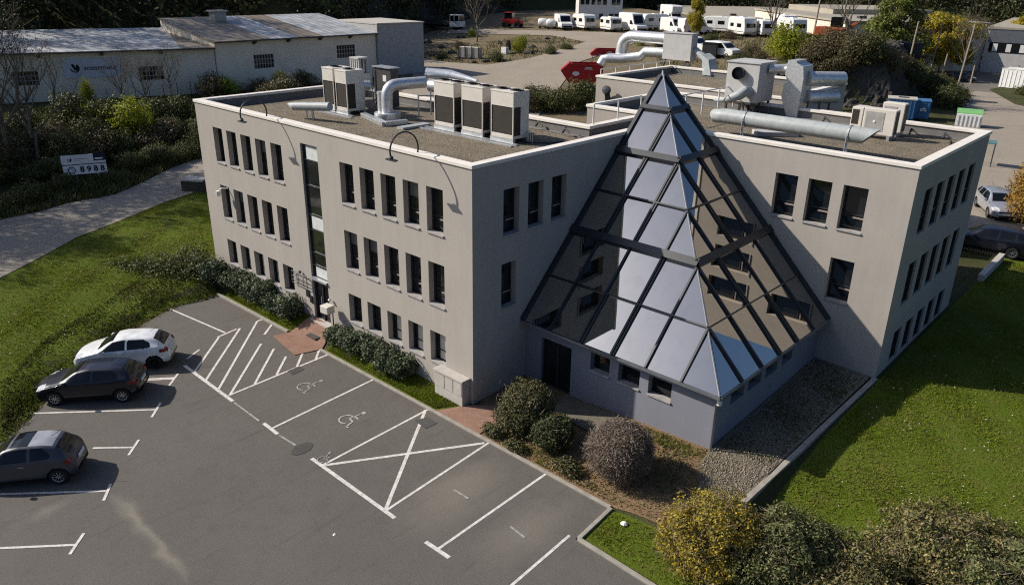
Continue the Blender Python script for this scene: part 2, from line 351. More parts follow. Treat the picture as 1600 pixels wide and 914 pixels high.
MT['dirt'] = mat_ground('garden_soil', [(.235, .15, .088), (.165, .108, .065), (.085, .09, .03)], .8, .6)
MT['gravel'] = mat_ground('gravel', [(.22, .185, .135), (.14, .12, .085), (.27, .235, .18)], 2.2, .8)
MT['rock'] = mat_ground('cliff_rock', [(.085, .078, .068), (.045, .042, .038), (.14, .125, .10)], 1.3, 1.0)
MT['bark'] = M('bark', (.10, .080, .058), (.055, .045, .033), rough=.95, scale=6, stretch=(4, 4, .6))
MT['twig'] = M('twig', (.17, .14, .105), (.11, .09, .07), rough=.9)
MT['red'] = M('red_paint', (.36, .016, .020), (.27, .012, .014), rough=.45, spec=.5)
MT['white'] = M('white_paint', (.72, .71, .68), (.64, .63, .60), rough=.4, spec=.5)
MT['steel'] = M('dark_steel', (.07, .068, .065), rough=.55, metal=.3)
MT['blue'] = M('blue_container', (.06, .17, .32), (.05, .14, .27), rough=.5)
MT['green'] = M('green_lid', (.19, .42, .15), rough=.5)
MT['tyre'] = M('tyre_rubber', (.016, .016, .016), rough=.8)
MT['rim'] = M('alloy_rim', (.48, .48, .48), rough=.3, metal=.8)
MT['carblack'] = M('car_black_trim', (.014, .014, .015), rough=.5)
MT['carglass'] = mat_gloss('car_glass', (.006, .007, .008), .16, .45)
MT['lampglass'] = mat_gloss('lamp_glass', (.55, .56, .58), .1, .6)
MT['redlamp'] = mat_gloss('red_lamp', (.20, .006, .008), .1, .6)
MT['whcar'] = M('white_car_paint', (.78, .78, .77), rough=.3, coat=.8, spec=.5)
MT['navycar'] = M('navy_car_paint', (.006, .008, .016), (.005, .006, .013), rough=.35, coat=.45, spec=.4)
MT['greycar'] = M('grey_car_paint', (.055, .057, .068), (.046, .048, .058), rough=.38, coat=.45, spec=.4)
MT['silvercar'] = M('silver_car_paint', (.46, .47, .49), rough=.3, metal=.5, coat=.6)
MT['whwall'] = mat_facade('warehouse_render', (.86, .75, .59), (.70, .61, .47))
MT['zincroof'] = mat_corrug('metal_roof_sheet', (.52, .53, .54), (.24, .24, .235), 1, .9)
MT['brownroof'] = mat_corrug('rusty_roof_sheet', (.26, .21, .155), (.19, .155, .115), 1, .9)
MT['block'] = mat_brick('grey_blockwork', (.42, .41, .395), (.34, .335, .325), (.25, .25, .24), .5, .2, plane='YZ')
MT['factwall'] = M('factory_cladding', (.66, .59, .49), (.58, .52, .43), rough=.7, scale=.5, stretch=(3, 3, .2))
MT['factroof'] = M('factory_roof', (.34, .305, .245), (.29, .26, .21), rough=.8, scale=.3)
MT['ink'] = M('navy_print', (.012, .016, .045), rough=.5)
MT['wood'] = M('weathered_wood', (.34, .29, .22), (.24, .20, .15), rough=.85, stretch=(8, 8, .5))
MT['stairglass'] = mat_gloss('stair_glass', (.16, .17, .165), .04, .6, metal=.9)
MT['yardsoil'] = mat_ground('yard_soil', [(.19, .145, .095), (.13, .11, .065), (.085, .085, .03)], .35, .5)
MT['farlot'] = mat_asphalt('far_lot_asphalt', (.15, .135, .112), (.12, .108, .09), stain=False)
MT['slab'] = M('old_concrete', (.15, .13, .10), (.10, .088, .068), rough=.9, fine=.25)

# ------------------------------------------------------------------ camera, sun, sky
cd = bpy.data.cameras.new('camera'); cam = bpy.data.objects.new('camera', cd); COL.objects.link(cam); SC.camera = cam
cd.sensor_width = 36; cd.sensor_fit = 'HORIZONTAL'; cd.lens = FPX/1600*36; cd.clip_end = 3000; cd.clip_start = .5
cam.matrix_world = Matrix(((AR[0], AU[0], -AF[0], CAM[0]), (AR[1], AU[1], -AF[1], CAM[1]), (AR[2], AU[2], -AF[2], CAM[2]), (0, 0, 0, 1)))
SUN_EL = math.radians(34.5); SUN_DIR = Vector((-.876*math.cos(SUN_EL), -.482*math.cos(SUN_EL), math.sin(SUN_EL)))   # towards the sun
ld = bpy.data.lights.new('sun', 'SUN'); ld.energy = 4.5; ld.angle = math.radians(.55); ld.color = (1, .93, .83)
sun = bpy.data.objects.new('sun', ld); COL.objects.link(sun); sun.rotation_euler = SUN_DIR.to_track_quat('Z', 'Y').to_euler(); sun.location = (-60, -40, 60)
w = bpy.data.worlds.new('World'); SC.world = w; w.use_nodes = True; wn = w.node_tree
sky = wn.nodes.new('ShaderNodeTexSky'); sky.sky_type = 'NISHITA'; sky.sun_disc = False; sky.sun_elevation = SUN_EL
sky.sun_rotation = math.atan2(SUN_DIR.x, SUN_DIR.y); sky.air_density = 1.0; sky.dust_density = 3.2; sky.ozone_density = 7.0
wn.links.new(sky.outputs[0], wn.nodes['Background'].inputs[0]); wn.nodes['Background'].inputs[1].default_value = .077
SC.cycles.use_denoising = False; SC.cycles.filter_width = 1.15
SC.view_settings.view_transform = 'Standard'; SC.view_settings.look = 'None'; SC.view_settings.exposure = .47; SC.view_settings.gamma = 1

# ------------------------------------------------------------------ ground
def axis(segs):
    a = []
    for lo, hi, st in segs: a += list(np.arange(lo, hi, st))
    return np.array(sorted(set(np.round(a, 3))))
gx = axis([(-520, -260, 12), (-260, -115, 4), (-115, -42, 1.0), (-42, 10.4, .4), (10.4, 11.4, .1), (11.4, 24, .4), (24, 60, 1.2), (60, 300, 8)])
gy = axis([(-70, -24, 3), (-24, -2, .5), (-2, 26, .4), (26, 160, 1.0), (160, 300, 4), (300, 620, 12)])
GX, GY = np.meshgrid(gx, gy); GZ = H(GX, GY)
nx, ny = len(gx), len(gy); V = np.stack([GX.ravel(), GY.ravel(), GZ.ravel()], 1)
i0 = (np.arange(ny-1)[:, None]*nx+np.arange(nx-1)[None]).ravel(); F = np.stack([i0, i0+1, i0+nx+1, i0+nx], 1)
struct(meshobj('ground', V.tolist(), F.tolist(), MT['ground'], smooth=True))
struct(drape('parking_lot', LOT, MT['asphalt'], .03, 4))
LZ = -.12
PATH = [at(*q)[:2] for q in [(-60, 500), (0, 436), (60, 405), (120, 372), (190, 345), (255, 318), (300, 303), (330, 285), (360, 250), (330, 243), (300, 252), (265, 265), (225, 285), (180, 305), (110, 318), (60, 332), (0, 345), (-60, 365)]]
PATH = PATH[:8]+[(-36.5, 16), (-33.5, 21), (-38, 23), (-40.5, 16)]+PATH[10:]
struct(drape('lane', PATH, MT['road'], .05, .8))
YARD = [at(*q)[:2] for q in [(655, 92), (700, 99), (760, 103), (830, 92), (915, 67), (860, 57), (700, 53), (700, 46), (880, 50), (1010, 54), (1010, 62), (965, 78), (900, 100), (865, 150), (840, 185), (700, 185), (600, 180), (640, 130)]]
struct(drape('yard_road', YARD, MT['yard'], .10, 1.0))
ROAD = [(4, 30.4), (14, 30.4), (40, 34), (40, 60), (14, 72), (3, 98), (-1, 106), (-12, 106), (-6, 88), (-3, 74), (1, 58), (3, 42)]
struct(drape('far_lot', [(-12, 106), (-1, 106), (8, 112), (30, 118), (30, 139), (-12, 138), (-24, 141), (-22, 124)], MT['farlot'], .06, 1.5))
struct(drape('grass_verge', [at(*q)[:2] for q in [(1545, 141), (1572, 136), (1625, 150), (1625, 172), (1585, 164)]], MT['ground'], .10, 1.0))
struct(drape('access_road', ROAD, MT['yard'], .06, 1.0))
YARDG = [(-57, 41), (-56, 48), (-74, 49), (-75, 50), (-92, 82), (-110, 122), (-100, 165), (-62, 150), (-34, 128), (-24, 108), (-17, 94), (-18, 85), (-25, 80), (-23.5, 60), (-20, 36), (-18, 29), (-19, 25), (-33, 22), (-44, 26), (-52, 30)]
struct(drape('yard_ground', YARDG, MT['yardsoil'], .035, 2.0))
def crag(name, edge, w, n, m, inset, rough, mat, top=.25):
    P = [Vector((*p, 0)) for p in edge]; L_ = [0]
    for a, b in zip(P[:-1], P[1:]): L_.append(L_[-1]+(b-a).length)
    V = []; 
    for i in range(n+1):
        s = L_[-1]*i/n; k = max(j for j in range(len(P)-1) if L_[j] <= s+1e-6); a, b = P[k], P[k+1]; c = a+(b-a)*((s-L_[k])/(L_[k+1]-L_[k])); nn = Vector((-(b-a).y, (b-a).x, 0)).normalized()
        for j in range(m+1):
            q = c+nn*(w*j/m-inset); z = h(q.x, q.y); e = min(1, min(j, m-j)/2, min(i, n-i)/2); f = math.sin(s*2.1+j*.7)+.8*math.sin(s*5.3-j*1.9)+.7*math.sin(j*3.1+s*.9)+random.uniform(-.9, .9)
            V.append((q.x-nn.x*rough*.5*f*e, q.y-nn.y*rough*.5*f*e, z+.12+rough*.45*e*f))
    F = [(i*(m+1)+j, (i+1)*(m+1)+j, (i+1)*(m+1)+j+1, i*(m+1)+j+1) for i in range(n) for j in range(m)]
    return struct(meshobj(name, V, F, mat))
crag('rock_face', [(-14, 36), (-16.7, 60), (-17.5, 72.7), (-9.3, 76.8), (-10.8, 90), (-14, 97)], 6.0, 220, 22, .5, .2, MT['rock'])
crag('rock_face', [(-77, 50), (-93, 81.5), (-111, 120)], 26, 160, 40, .3, .6, MT['rock'])
LAWN_L = [(-17.35, -3.6), (-16.4, -5.6), (-14.4, -9), (-11.5, -11.7), (-9.7, -13.5), (-3.1, -20.6), (-30, -24)] + [PATH[i] for i in range(0, 8)] + [(-30, 6), (-21, 4.5), (-19.75, 0), (-17.3, -1.2)]
struct(drape('left_lawn', LAWN_L, MT['lawn'], .025, .8))
LAWN_R = [(11.0, 1.2), (11.0, 20.7), (11.05, 30.2), (13, 30.2), (40, 33), (40, -3.4), (7.6, -3.0), (7.45, -1.35), (9.6, -1.2)]
struct(drape('right_lawn', LAWN_R, MT['lawn'], .025, .5))
struct(drape('grass_verge', [(-16.9, -1.2), (-16.5, -.3), (-10.7, 0), (-10.75, -1.2)], MT['lawn'], .03, .5))
struct(drape('grass_verge', [(-8.15, -1.2), (-7.9, 0), (-.2, 0), (-.15, -.35), (-.9, -1.2)], MT['lawn'], .03, .5))
struct(drape('garden_bed', [(1.55, -1.2), (7.4, -1.2), (9.8, -1.0), (10.45, 1.3), (10.45, 1.9), (8.7, 3.1), (.05, 2.9), (.0, .4)], MT['dirt'], .03, .5))
struct(drape('gravel_bed', [(8.6, 1.9), (9.4, .6), (10.5, 1.3), (10.68, 11.3), (8.42, 11.3), (8.42, 2.9)], MT['gravel'], .06, .5))
struct(drape('brick_apron', [(-10.7, 0), (-9.1, 0), (-8.25, -1.2), (-8.6, -2.35), (-10.95, -2.0), (-10.75, -1.2)], MT['brick'], .06, .4))
struct(drape('brick_path', [(-.85, -1.2), (-.1, -.25), (.8, .6), (1.6, .55), (1.5, -1.2)], MT['brick'], .06, .4))
struct(drape('paving_slab', [(2.6, 1.55), (5.0, 1.3), (5.05, 2.75), (2.2, 2.8)], MT['slab'], .09, .5))
# kerbs: real steps along the lot
def kerb(pts, w=.14, hgt=.13, name='kerb'):
    mb = MB()
    for (a, b) in zip(pts[:-1], pts[1:]):
        za = h(*a)-.02; zb = h(*b)-.02; za = max(za, -.15); zb = max(zb, -.15)
        mb.beam((a[0], a[1], za+hgt/2), (b[0], b[1], zb+hgt/2), w, hgt)
    return struct(mb.build(name, MT['kerb'], bevel=.015))
kerb([(-17.2, -1.32), (-10.8, -1.28)]); kerb([(-8.25, -1.27), (7.4, -1.27)], hgt=.09); kerb([(7.45, -1.3), (7.6, -3.1)], hgt=.1); kerb([(7.6, -3.12), (12, -3.25), (20, -3.4), (40, -3.6)], hgt=.1)
# painted bay markings, each laid 4 mm above the lot
_sz = [0]
def stripes(name, segs, wd=.092, mat='paint', dash=0.0):
    mb = MB()
    for (a, b) in segs:
        p = Vector(onz(*a, LZ)); q = Vector(onz(*b, LZ)); t = (q-p).normalized(); n = Vector((-t.y, t.x, 0))*wd/2; _sz[0] += 1; zz = Vector((0, 0, .004+.0002*_sz[0]))
        mb.poly([p-n+zz, q-n+zz, q+n+zz, p+n+zz])
    return struct(mb.build(name, MT[mat]))
MK = 0
def pm(segs, **k): stripes('parking_marking', segs, **k)
pm([((585, 592), (425, 669))]); pm([((412, 661), (434, 678))], wd=.135); pm([((668, 640), (503, 727))]); pm([((487, 716), (617, 809))], wd=.135)
pm([((763, 692), (602, 798))]); pm([((665, 640), (602, 797))], wd=.12); pm([((504, 727), (757, 692))], wd=.12)
pm([((853, 740), (685, 857))]); pm([((665, 846), (702, 871))], wd=.135); pm([((890, 836), (790, 922))])
pm([((264, 482), (352, 520))]); pm([((288, 571), (364, 627))], wd=.14)
for sg in [((304, 581), (342, 527)), ((340, 527), (370, 514)), ((321, 595), (375, 513)), ((341, 609), (402, 502)), ((402, 502), (416, 497)), ((360, 616), (408, 537)), ((413, 523), (427, 504)), ((398, 600), (428, 545)), ((432, 586), (447, 557)), ((464, 573), (474, 549)), ((493, 563), (500, 543)), ((357, 618), (515, 553))]: pm([sg], wd=.1)
for a, b, c, d in [((230, 592), (275, 590), (312, 546), (292, 561)), ((228, 594), (272, 592), (278, 584), (264, 603)), ((45, 646), (247, 640), (251, 629), (237, 652)), ((145, 700), (207, 699), (217, 687), (201, 711)), ((0, 772), (165, 767), (173, 756), (162, 782)), ((-40, 858), (120, 851), (131, 833), (109, 866))]:
    pm([(a, b), (c, d)], wd=.09)
# faded wheelchair symbols painted in two bays, two faint worn marks in others
MT['fadedpaint'] = M('faded_road_paint', (.48, .455, .42), (.25, .235, .21), rough=.85, scale=8)
def wheelchair(cx, cy, s, rot, mat):
    mb = MB(); c, sn = math.cos(rot), math.sin(rot)
    def P(x, y): return (cx+s*(c*x-sn*y), cy+s*(sn*x+c*y), LZ+.005+.0002*(_sz[0]+2))
    def seg(a, b, wd=.085):
        t = Vector((b[0]-a[0], b[1]-a[1])).normalized(); n = Vector((-t.y, t.x))*wd/2
        mb.poly([P(a[0]-n.x, a[1]-n.y), P(b[0]-n.x, b[1]-n.y), P(b[0]+n.x, b[1]+n.y), P(a[0]+n.x, a[1]+n.y)])
    _sz[0] += 3
    aa = [math.radians(x) for x in range(70, 340, 15)]
    for p, q in zip(aa[:-1], aa[1:]): seg((.42*math.cos(p), .42*math.sin(p)), (.42*math.cos(q), .42*math.sin(q)))
    seg((-.02, .85), (.02, .15)); seg((0, .5), (.38, .5)); seg((.0, .15), (.42, .15)); seg((.42, .15), (.62, -.38)); seg((.62, -.38), (.8, -.32))
    mb.poly([P(-.02+.13*math.cos(k*PI/5), 1.05+.13*math.sin(k*PI/5)) for k in range(10)])
    struct(mb.build('wheelchair_marking', MT[mat]))
p = onz(476, 604, LZ); wheelchair(p[0], p[1], .68, math.radians(-8), 'wornpaint')
p = onz(550, 653, LZ); wheelchair(p[0]-.05, p[1]-.2, .68, math.radians(-8), 'fadedpaint')
p = onz(508, 716, LZ); wheelchair(p[0], p[1]-.1, .4, math.radians(20), 'wornpaint')
for sg in [((709, 765), (732, 779)), ((797, 822), (820, 840)), ((366, 629), (405, 658)), ((436, 680), (462, 696))]: pm([sg], wd=.07, mat='wornpaint')
# covers let into the lot and apron
def cover(pts, name, label, mat):
    mb = MB(); P = [onz(*q, LZ) for q in pts]; mb.prism([(p[0], p[1]) for p in P], LZ-.02, LZ+.012); o = mb.build(name, mat); tag(o, label, 'cover', 'covers let into the ground')
MT['cover'] = M('iron_cover', (.075, .07, .065), (.05, .047, .043), rough=.7, fine=.3)
MT['patch'] = M('asphalt_patch', (.065, .06, .056), rough=.9, fine=.3, fscale=40)
cover([(648, 657), (668, 652), (684, 661), (665, 670)], 'drain_cover', 'square dark drain cover in the crossed out bay beside the brick path', MT['cover'])
cover([(449, 580), (468, 572), (476, 577), (457, 586)], 'drain_cover', 'dark square cover in the striped zone beside the brick apron', MT['patch'])
mb = MB(); ctr = onz(472, 701, LZ); mb.poly([(lambda e: (e[0], e[1], LZ+.012))(onz(472+17*math.cos(a*PI/12)*(1+.12*math.sin(3*a)), 701+8*math.sin(a*PI/12)-6*math.cos(a*PI/12), LZ)) for a in range(24)][::-1]); struct(mb.build('asphalt_patch', MT['patch']))
cz = h(-9.4, -.75)+.075
mb = MB(); mb.prism([(-9.75, -1.0), (-9.05, -1.0), (-9.05, -.45), (-9.75, -.45)], cz-.05, cz); tag(mb.build('drain_cover', MT['cover']), 'square cover set in the brick apron before the entrance door', 'cover', 'covers let into the ground')

# ------------------------------------------------------------------ main building
ZT = 9.262; LB = 11.31; LC = 10.841; LD = 20.71; LA = -19.62
bld = thing('office_building', 'grey three storey flat roofed office building with a mirror glass pyramid in its inner corner', 'building', (0, 0, 0))
def to3(ax, plane, u, n, z): return (u, plane-n, z) if ax == 'A' else (plane+n, u, z)
def wall(mb, ax, plane, u0, u1, z0, z1, holes, depth=.3):
    us = sorted({u0, u1, *[q for o in holes for q in o[:2]]}); zs = sorted({z0, z1, *[q for o in holes for q in o[2:4]]})
    for a, b in zip(us[:-1], us[1:]):
        for c, d in zip(zs[:-1], zs[1:]):
            m, k = (a+b)/2, (c+d)/2
            if any(o[0] < m < o[1] and o[2] < k < o[3] for o in holes): continue
            mb.poly([to3(ax, plane, a, 0, c), to3(ax, plane, b, 0, c), to3(ax, plane, b, 0, d), to3(ax, plane, a, 0, d)])
    for a, b, c, d in [o[:4] for o in holes]:
        R = [(a, c), (b, c), (b, d), (a, d)]
        for i in range(4):
            (p, q), (r, s_) = R[i], R[(i+1) % 4]
            mb.poly([to3(ax, plane, p, 0, q), to3(ax, plane, p, -depth, q), to3(ax, plane, r, -depth, s_), to3(ax, plane, r, 0, s_)])
_WM = {}
def window(parent, ax, plane, a, b, c, d, depth=.3, blind=False, rail=True, sill=True, roller=False):
    wd, ht = b-a, d-c; key = (ax, round(wd, 2), round(ht, 2), depth)
    def B(mb, u0, u1, n0, n1, z0, z1):
        p = [to3(ax, 0, u0, n0, z0), to3(ax, 0, u1, n1, z1)]
        mb.box(min(p[0][0], p[1][0]), max(p[0][0], p[1][0]), min(p[0][1], p[1][1]), max(p[0][1], p[1][1]), z0, z1)
    if key not in _WM:
        f = MB(); t = .04
        B(f, 0, t, -depth-.05, -depth+.05, 0, ht); B(f, wd-t, wd, -depth-.05, -depth+.05, 0, ht); B(f, t, wd-t, -depth-.05, -depth+.05, 0, t); B(f, t, wd-t, -depth-.05, -depth+.05, ht-t, ht)
        if ht > 1.2: B(f, t, wd-t, -depth-.04, -depth+.03, .52*ht-.6*ht*.3, .52*ht-.6*ht*.3+.04)
        g = MB(); B(g, t, wd-t, -depth-.02, -depth-.012, t, ht-t)
        s = MB(); B(s, -.02, wd+.02, -depth+.05, .05, -.03, .03)
        r = MB(); B(r, wd*.45, wd-t, -depth+.012, -depth+.05, .27*ht, .27*ht+.055)
        bl = MB(); B(bl, wd*.28, wd-t-.02, -depth-.008, -depth+.004, t+.04, ht-t-.02)
        objs = []
        rb = MB(); B(rb, t+.01, wd-t-.01, -depth-.009, -depth+.003, .62*ht, ht-t)
        for mb, nm, mt in ((f, 'window', 'frame'), (g, 'pane', 'glass'), (s, 'sill', 'sill'), (r, 'guard_rail', 'rail'), (bl, 'blind', 'blind'), (rb, 'roller_blind', 'roller')):
            o = mb.build(nm, MT[mt]); COL.objects.unlink(o); objs.append(o)
        _WM[key] = objs
    f, g, s, r, bl, rb = _WM[key]; loc = to3(ax, plane, a, 0, c)
    fo = f.copy(); COL.objects.link(fo); fo.parent = parent; fo.location = Vector(loc)-parent_loc(parent)
    for q, on in ((g, True), (s, sill), (r, rail), (bl, blind), (rb, roller)):
        if on: k = q.copy(); COL.objects.link(k); k.parent = fo
    return fo
MT['roller'] = M('roller_blind', (.16, .155, .14), rough=.8)
ROWS = [(6.39, 8.12), (3.51, 5.24), (1.05, 2.38)]
hA = [(-18.07+1.3016*k, -18.07+1.3016*k+.88, c, d) for k in range(5) for c, d in ROWS]+[(-7.675+1.3242*k, -7.675+1.3242*k+.89, c, d) for k in range(5) for c, d in ROWS]
hS = [(-10.45, -9.2, .31, 8.47)]
hB = [(1.57, 2.42, 6.37, 8.12), (2.91, 3.78, 6.37, 8.12), (4.27, 5.15, 6.37, 8.12), (1.5, 2.3, 3.5, 5.3)]
hC = [(5.66+1.3466*k, 5.66+1.3466*k+.92, *ROWS[0]) for k in range(3)]+[(8.35, 9.27, *ROWS[1])]
hD = [(12.62+1.44*k, 12.62+1.44*k+.97, c, d) for k in range(5) for c, d in ROWS]
mb = MB()
wall(mb, 'A', 0, LA, 0, -.6, 9.15, hA+hS); wall(mb, 'D', 0, 0, LB, -.6, 9.15, hB); wall(mb, 'A', LB, 0, LC, -.6, 9.15, hC); wall(mb, 'D', LC, LB, LD, -.6, 9.15, hD, .13)
for P, Q in [((LC, LD), (-5.46, LD)), ((-5.46, LD), (-5.46, 13.4)), ((-5.46, 13.4), (-2, 13.4)), ((-2, 13.4), (-2, 9)), ((-2, 9), (LA, 9)), ((LA, 9), (LA, 0))]:
    mb.poly([(P[0], P[1], -.6), (Q[0], Q[1], -.6), (Q[0], Q[1], 9.15), (P[0], P[1], 9.15)])
mb.build('wall', MT['facade'], bld)
for i, o in enumerate(hA): window(bld, 'A', 0, *o, blind=(o[2] < 2 and o[0] > -5.5) or (o[2] < 2 and o[0] < -14), rail=o[2] > 2, roller=i in (4, 9, 16, 19, 24))
for o in hB: window(bld, 'D', 0, *o)
for o in hC: window(bld, 'A', LB, *o)
for o in hD: window(bld, 'D', LC, *o, rail=False, depth=.13, sill=False)
OUT = [(LA, 0), (0, 0), (0, LB), (LC, LB), (LC, LD), (-5.46, LD), (-5.46, 13.4), (-2, 13.4), (-2, 9), (LA, 9)]
def offs(P, d):
    n = len(P); R = []
    for i in range(n):
        a, b, c = P[i-1], P[i], P[(i+1) % n]
        l1 = math.hypot(b[0]-a[0], b[1]-a[1]); l2 = math.hypot(c[0]-b[0], c[1]-b[1])
        R.append((b[0]+d*((b[1]-a[1])/l1+(c[1]-b[1])/l2), b[1]-d*((b[0]-a[0])/l1+(c[0]-b[0])/l2)))
    return R
def ring(mb, A, B, z0, z1):
    n = len(A); vs = [(x, y, z0) for x, y in A]+[(x, y, z1) for x, y in A]+[(x, y, z0) for x, y in B]+[(x, y, z1) for x, y in B]; fs = []
    for i in range(n):
        j = (i+1) % n; fs += [(i, j, n+j, n+i), (2*n+j, 2*n+i, 3*n+i, 3*n+j), (n+i, n+j, 3*n+j, 3*n+i), (j, i, 2*n+i, 2*n+j)]
    return mb.add(vs, fs)
def flatroof(P, root, zt=ZT):
    ring(MB(), offs(P, .05), offs(P, -.34), zt-.13, zt).build('coping', MT['coping'], root, bevel=.012)
    ring(MB(), offs(P, -.03), offs(P, -.28), zt-.75, zt-.126).build('parapet', MT['membrane'], root)
    q = MB(); q.poly([(x, y, zt-.48) for x, y in offs(P, -.2)]); q.build('roof', MT['roofgravel'], root)
    mbm = MB(); ring(mbm, offs(P, -.275), offs(P, -.62), zt-.47, zt-.455).build('roof_edge', MT['membrane'], root)
flatroof(OUT, bld)
RZ = ZT-.48
OUT3 = [(-12.3, 23.2), (.25, 23.2), (.25, 32), (-12.3, 32)]
mb = MB()
for P, Q in zip(OUT3, OUT3[1:]+OUT3[:1]): mb.poly([(P[0], P[1], -.5), (Q[0], Q[1], -.5), (Q[0], Q[1], 9.15), (P[0], P[1], 9.15)])
mb.build('rear_wing', MT['facade'], bld); flatroof(OUT3, bld)
mb = MB(); mb.box(1.2, 6, 20.72, 22, -.5, 4.2).build('link_block', MT['facade'], bld)
# stair strip above the entrance
mb = MB()
for x0, x1, z0, z1 in [(-10.45, -10.39, .31, 8.47), (-9.26, -9.2, .31, 8.47), (-10.39, -9.26, 8.40, 8.47), (-10.39, -9.26, 7.75, 7.81), (-10.39, -9.26, 6.62, 6.68), (-10.39, -9.26, 5.30, 5.37), (-10.39, -9.26, 4.62, 4.68), (-10.39, -9.26, 3.55, 3.61), (-10.39, -9.26, 2.93, 3.0), (-10.39, -9.26, 2.3, 2.42), (-9.86, -9.8, .31, 2.3)]:
    mb.box(x0, x1, .1, .2, z0, z1)
st = mb.build('stair_window', MT['frame'], bld)
mb = MB(); mb.box(-10.39, -9.26, .14, .15, 2.42, 8.4); mb.build('pane', MT['stairglass'], st)
for z0, z1 in [(7.81, 8.4), (4.72, 5.28), (2.46, 2.9)]:
    mb = MB(); mb.box(-10.2, -9.26, .115, .13, z0, z1); mb.build('white_panel', MT['panel'], st)
mb = MB(); mb.box(-10.39, -9.26, .16, .18, .31, 2.3); dr = mb.build('entrance_door', MT['glass'], bld)
mb = MB(); mb.box(-9.95, -9.92, .08, .11, 1.0, 1.5); mb.build('handle', MT['galv'], dr)
mb = MB(); mb.box(-10.43, -9.22, -.1, .2, 2.31, 2.40); mb.build('door_canopy', MT['galv'], bld)
mb = MB(); mb.box(-10.5, -9.15, -.25, .15, .24, .33); mb.build('door_step', MT['concrete'], bld)
# plinth walls under the pyramid
BX, BY, BH = 8.41, 2.93, 2.72
hL = [(3.25, 4.13, 1.6, 2.35), (4.52, 5.44, 1.6, 2.35), (5.81, 6.75, 1.6, 2.35), (.85, 2.35, .05, 2.15)]; hR = [(4.03, 5.0, 1.75, 2.34), (5.3, 6.3, 1.75, 2.34), (6.63, 7.58, 1.75, 2.34), (7.98, 8.87, 1.75, 2.34)]
mb = MB(); wall(mb, 'A', BY, 0, BX, -.6, BH, hL); wall(mb, 'D', BX, BY, LB, -.6, BH, hR); mb.build('plinth_wall', MT['base'], bld)
for o in hL[:3]: window(bld, 'A', BY, *o, rail=False)
for o in hR: window(bld, 'D', BX, *o, rail=False, sill=False)
mb = MB(); mb.box(.85, 2.35, BY+.17, BY+.2, .05, 2.15); d2 = mb.build('side_door', MT['glass'], bld)
mb = MB()
for x in (.85, 1.57, 2.29): mb.box(x, x+.06, BY+.12, BY+.22, .05, 2.15)
mb.build('door_frame', MT['frame'], d2)
mb = MB(); mb.tube([(8.47, 2.87, .3), (8.47, 2.87, 2.25), (8.52, 2.8, 2.5), (8.55, 2.75, 2.66)], .045, 8); mb.build('downpipe', MT['ridge'], bld, smooth=True)
mb = MB(); mb.lathe([(.0, -.1), (.09, -.08), (.09, .1), (.0, .12)], (8.6, 2.82, 2.42), 10); mb.build('lamp', MT['white'], bld, smooth=True)
# the glass pyramid: a quarter pyramid whose apex stands on the inner corner
AP = Vector((.04, 11.30, 11.47)); S = 8.64; HP = 11.47-2.72
mb = MB()
g_ = .05
def PL(x, t, off=0): # left face (towards -y): x along the eave, t down from the apex
    v = Vector((x+.04, 11.30-S*t, 11.47-HP*t)); return v+Vector((0, -1, S/HP)).normalized()*off
def PR(y, t, off=0):
    v = Vector((.04+S*t, 11.30-y, 11.47-HP*t)); return v+Vector((1, 0, S/HP)).normalized()*off
core = MB(); A0 = AP+Vector((0, 0, -.25)); s2 = S-.12; zb = 2.70
core.poly([(0.03, 11.30-s2, zb), (.03+s2, 11.30-s2, zb), tuple(A0)]); core.poly([(.03+s2, 11.30-s2, zb), (.03+s2, 11.30, zb), tuple(A0)]); core.poly([(.03, 11.30, zb), (.03, 11.30-s2, zb), (.03+s2, 11.30-s2, zb), (.03+s2, 11.30, zb)])
core.poly([(.0, 11.31, 8.9), (.0, 8.6, 8.9), (0.02, 11.32, 11.46)]); core.poly([(2.6, 11.33, 8.9), (.0, 11.33, 8.9), (.02, 11.33, 11.46)])
pyr = core.build('glass_pyramid', MT['black'], bld)
def clip(poly, f):
    out = []
    for i in range(len(poly)):
        a, b = poly[i], poly[(i+1) % len(poly)]; fa, fb = f(a), f(b)
        if fa >= 0: out.append(a)
        if (fa >= 0) != (fb >= 0): k = fa/(fa-fb); out.append((a[0]+k*(b[0]-a[0]), a[1]+k*(b[1]-a[1])))
    return out
TT = [0.0, .155, .335, .495, .655, .83, 1.0]; CW = S/6
for face in (PL, PR):
    for r in range(6):
        cols = 1 if r == 0 else 6
        for c in range(cols):
            x0, x1 = (0, S) if r == 0 else (c*CW, (c+1)*CW)
            q = clip([(x0, TT[r]), (x1, TT[r]), (x1, TT[r+1]), (x0, TT[r+1])], lambda p: S*p[1]-p[0]-.02)
            if len(q) < 3: continue
            area = abs(sum(q[i][0]*q[(i+1) % len(q)][1]-q[(i+1) % len(q)][0]*q[i][1] for i in range(len(q))))
            if area < .02: continue
            tilt = random.uniform(-.012, .012); t2 = random.uniform(-.010, .010); cx = sum(p[0] for p in q)/len(q); ct = sum(p[1] for p in q)/len(q)
            mb = MB(); mb.poly([face(x, t, .03+tilt*(x-cx)+t2*(t-ct)*12) for x, t in q]); mb.build('pane', MT['mirror'], pyr)
def bar(name, pts, wd, dp, mat='black'):
    mb = MB(); mb.beam(pts[0], pts[1], wd, dp, up=pts[2]); return mb.build(name, MT[mat], pyr)
nL = Vector((0, -1, S/HP)).normalized(); nR = Vector((1, 0, S/HP)).normalized()
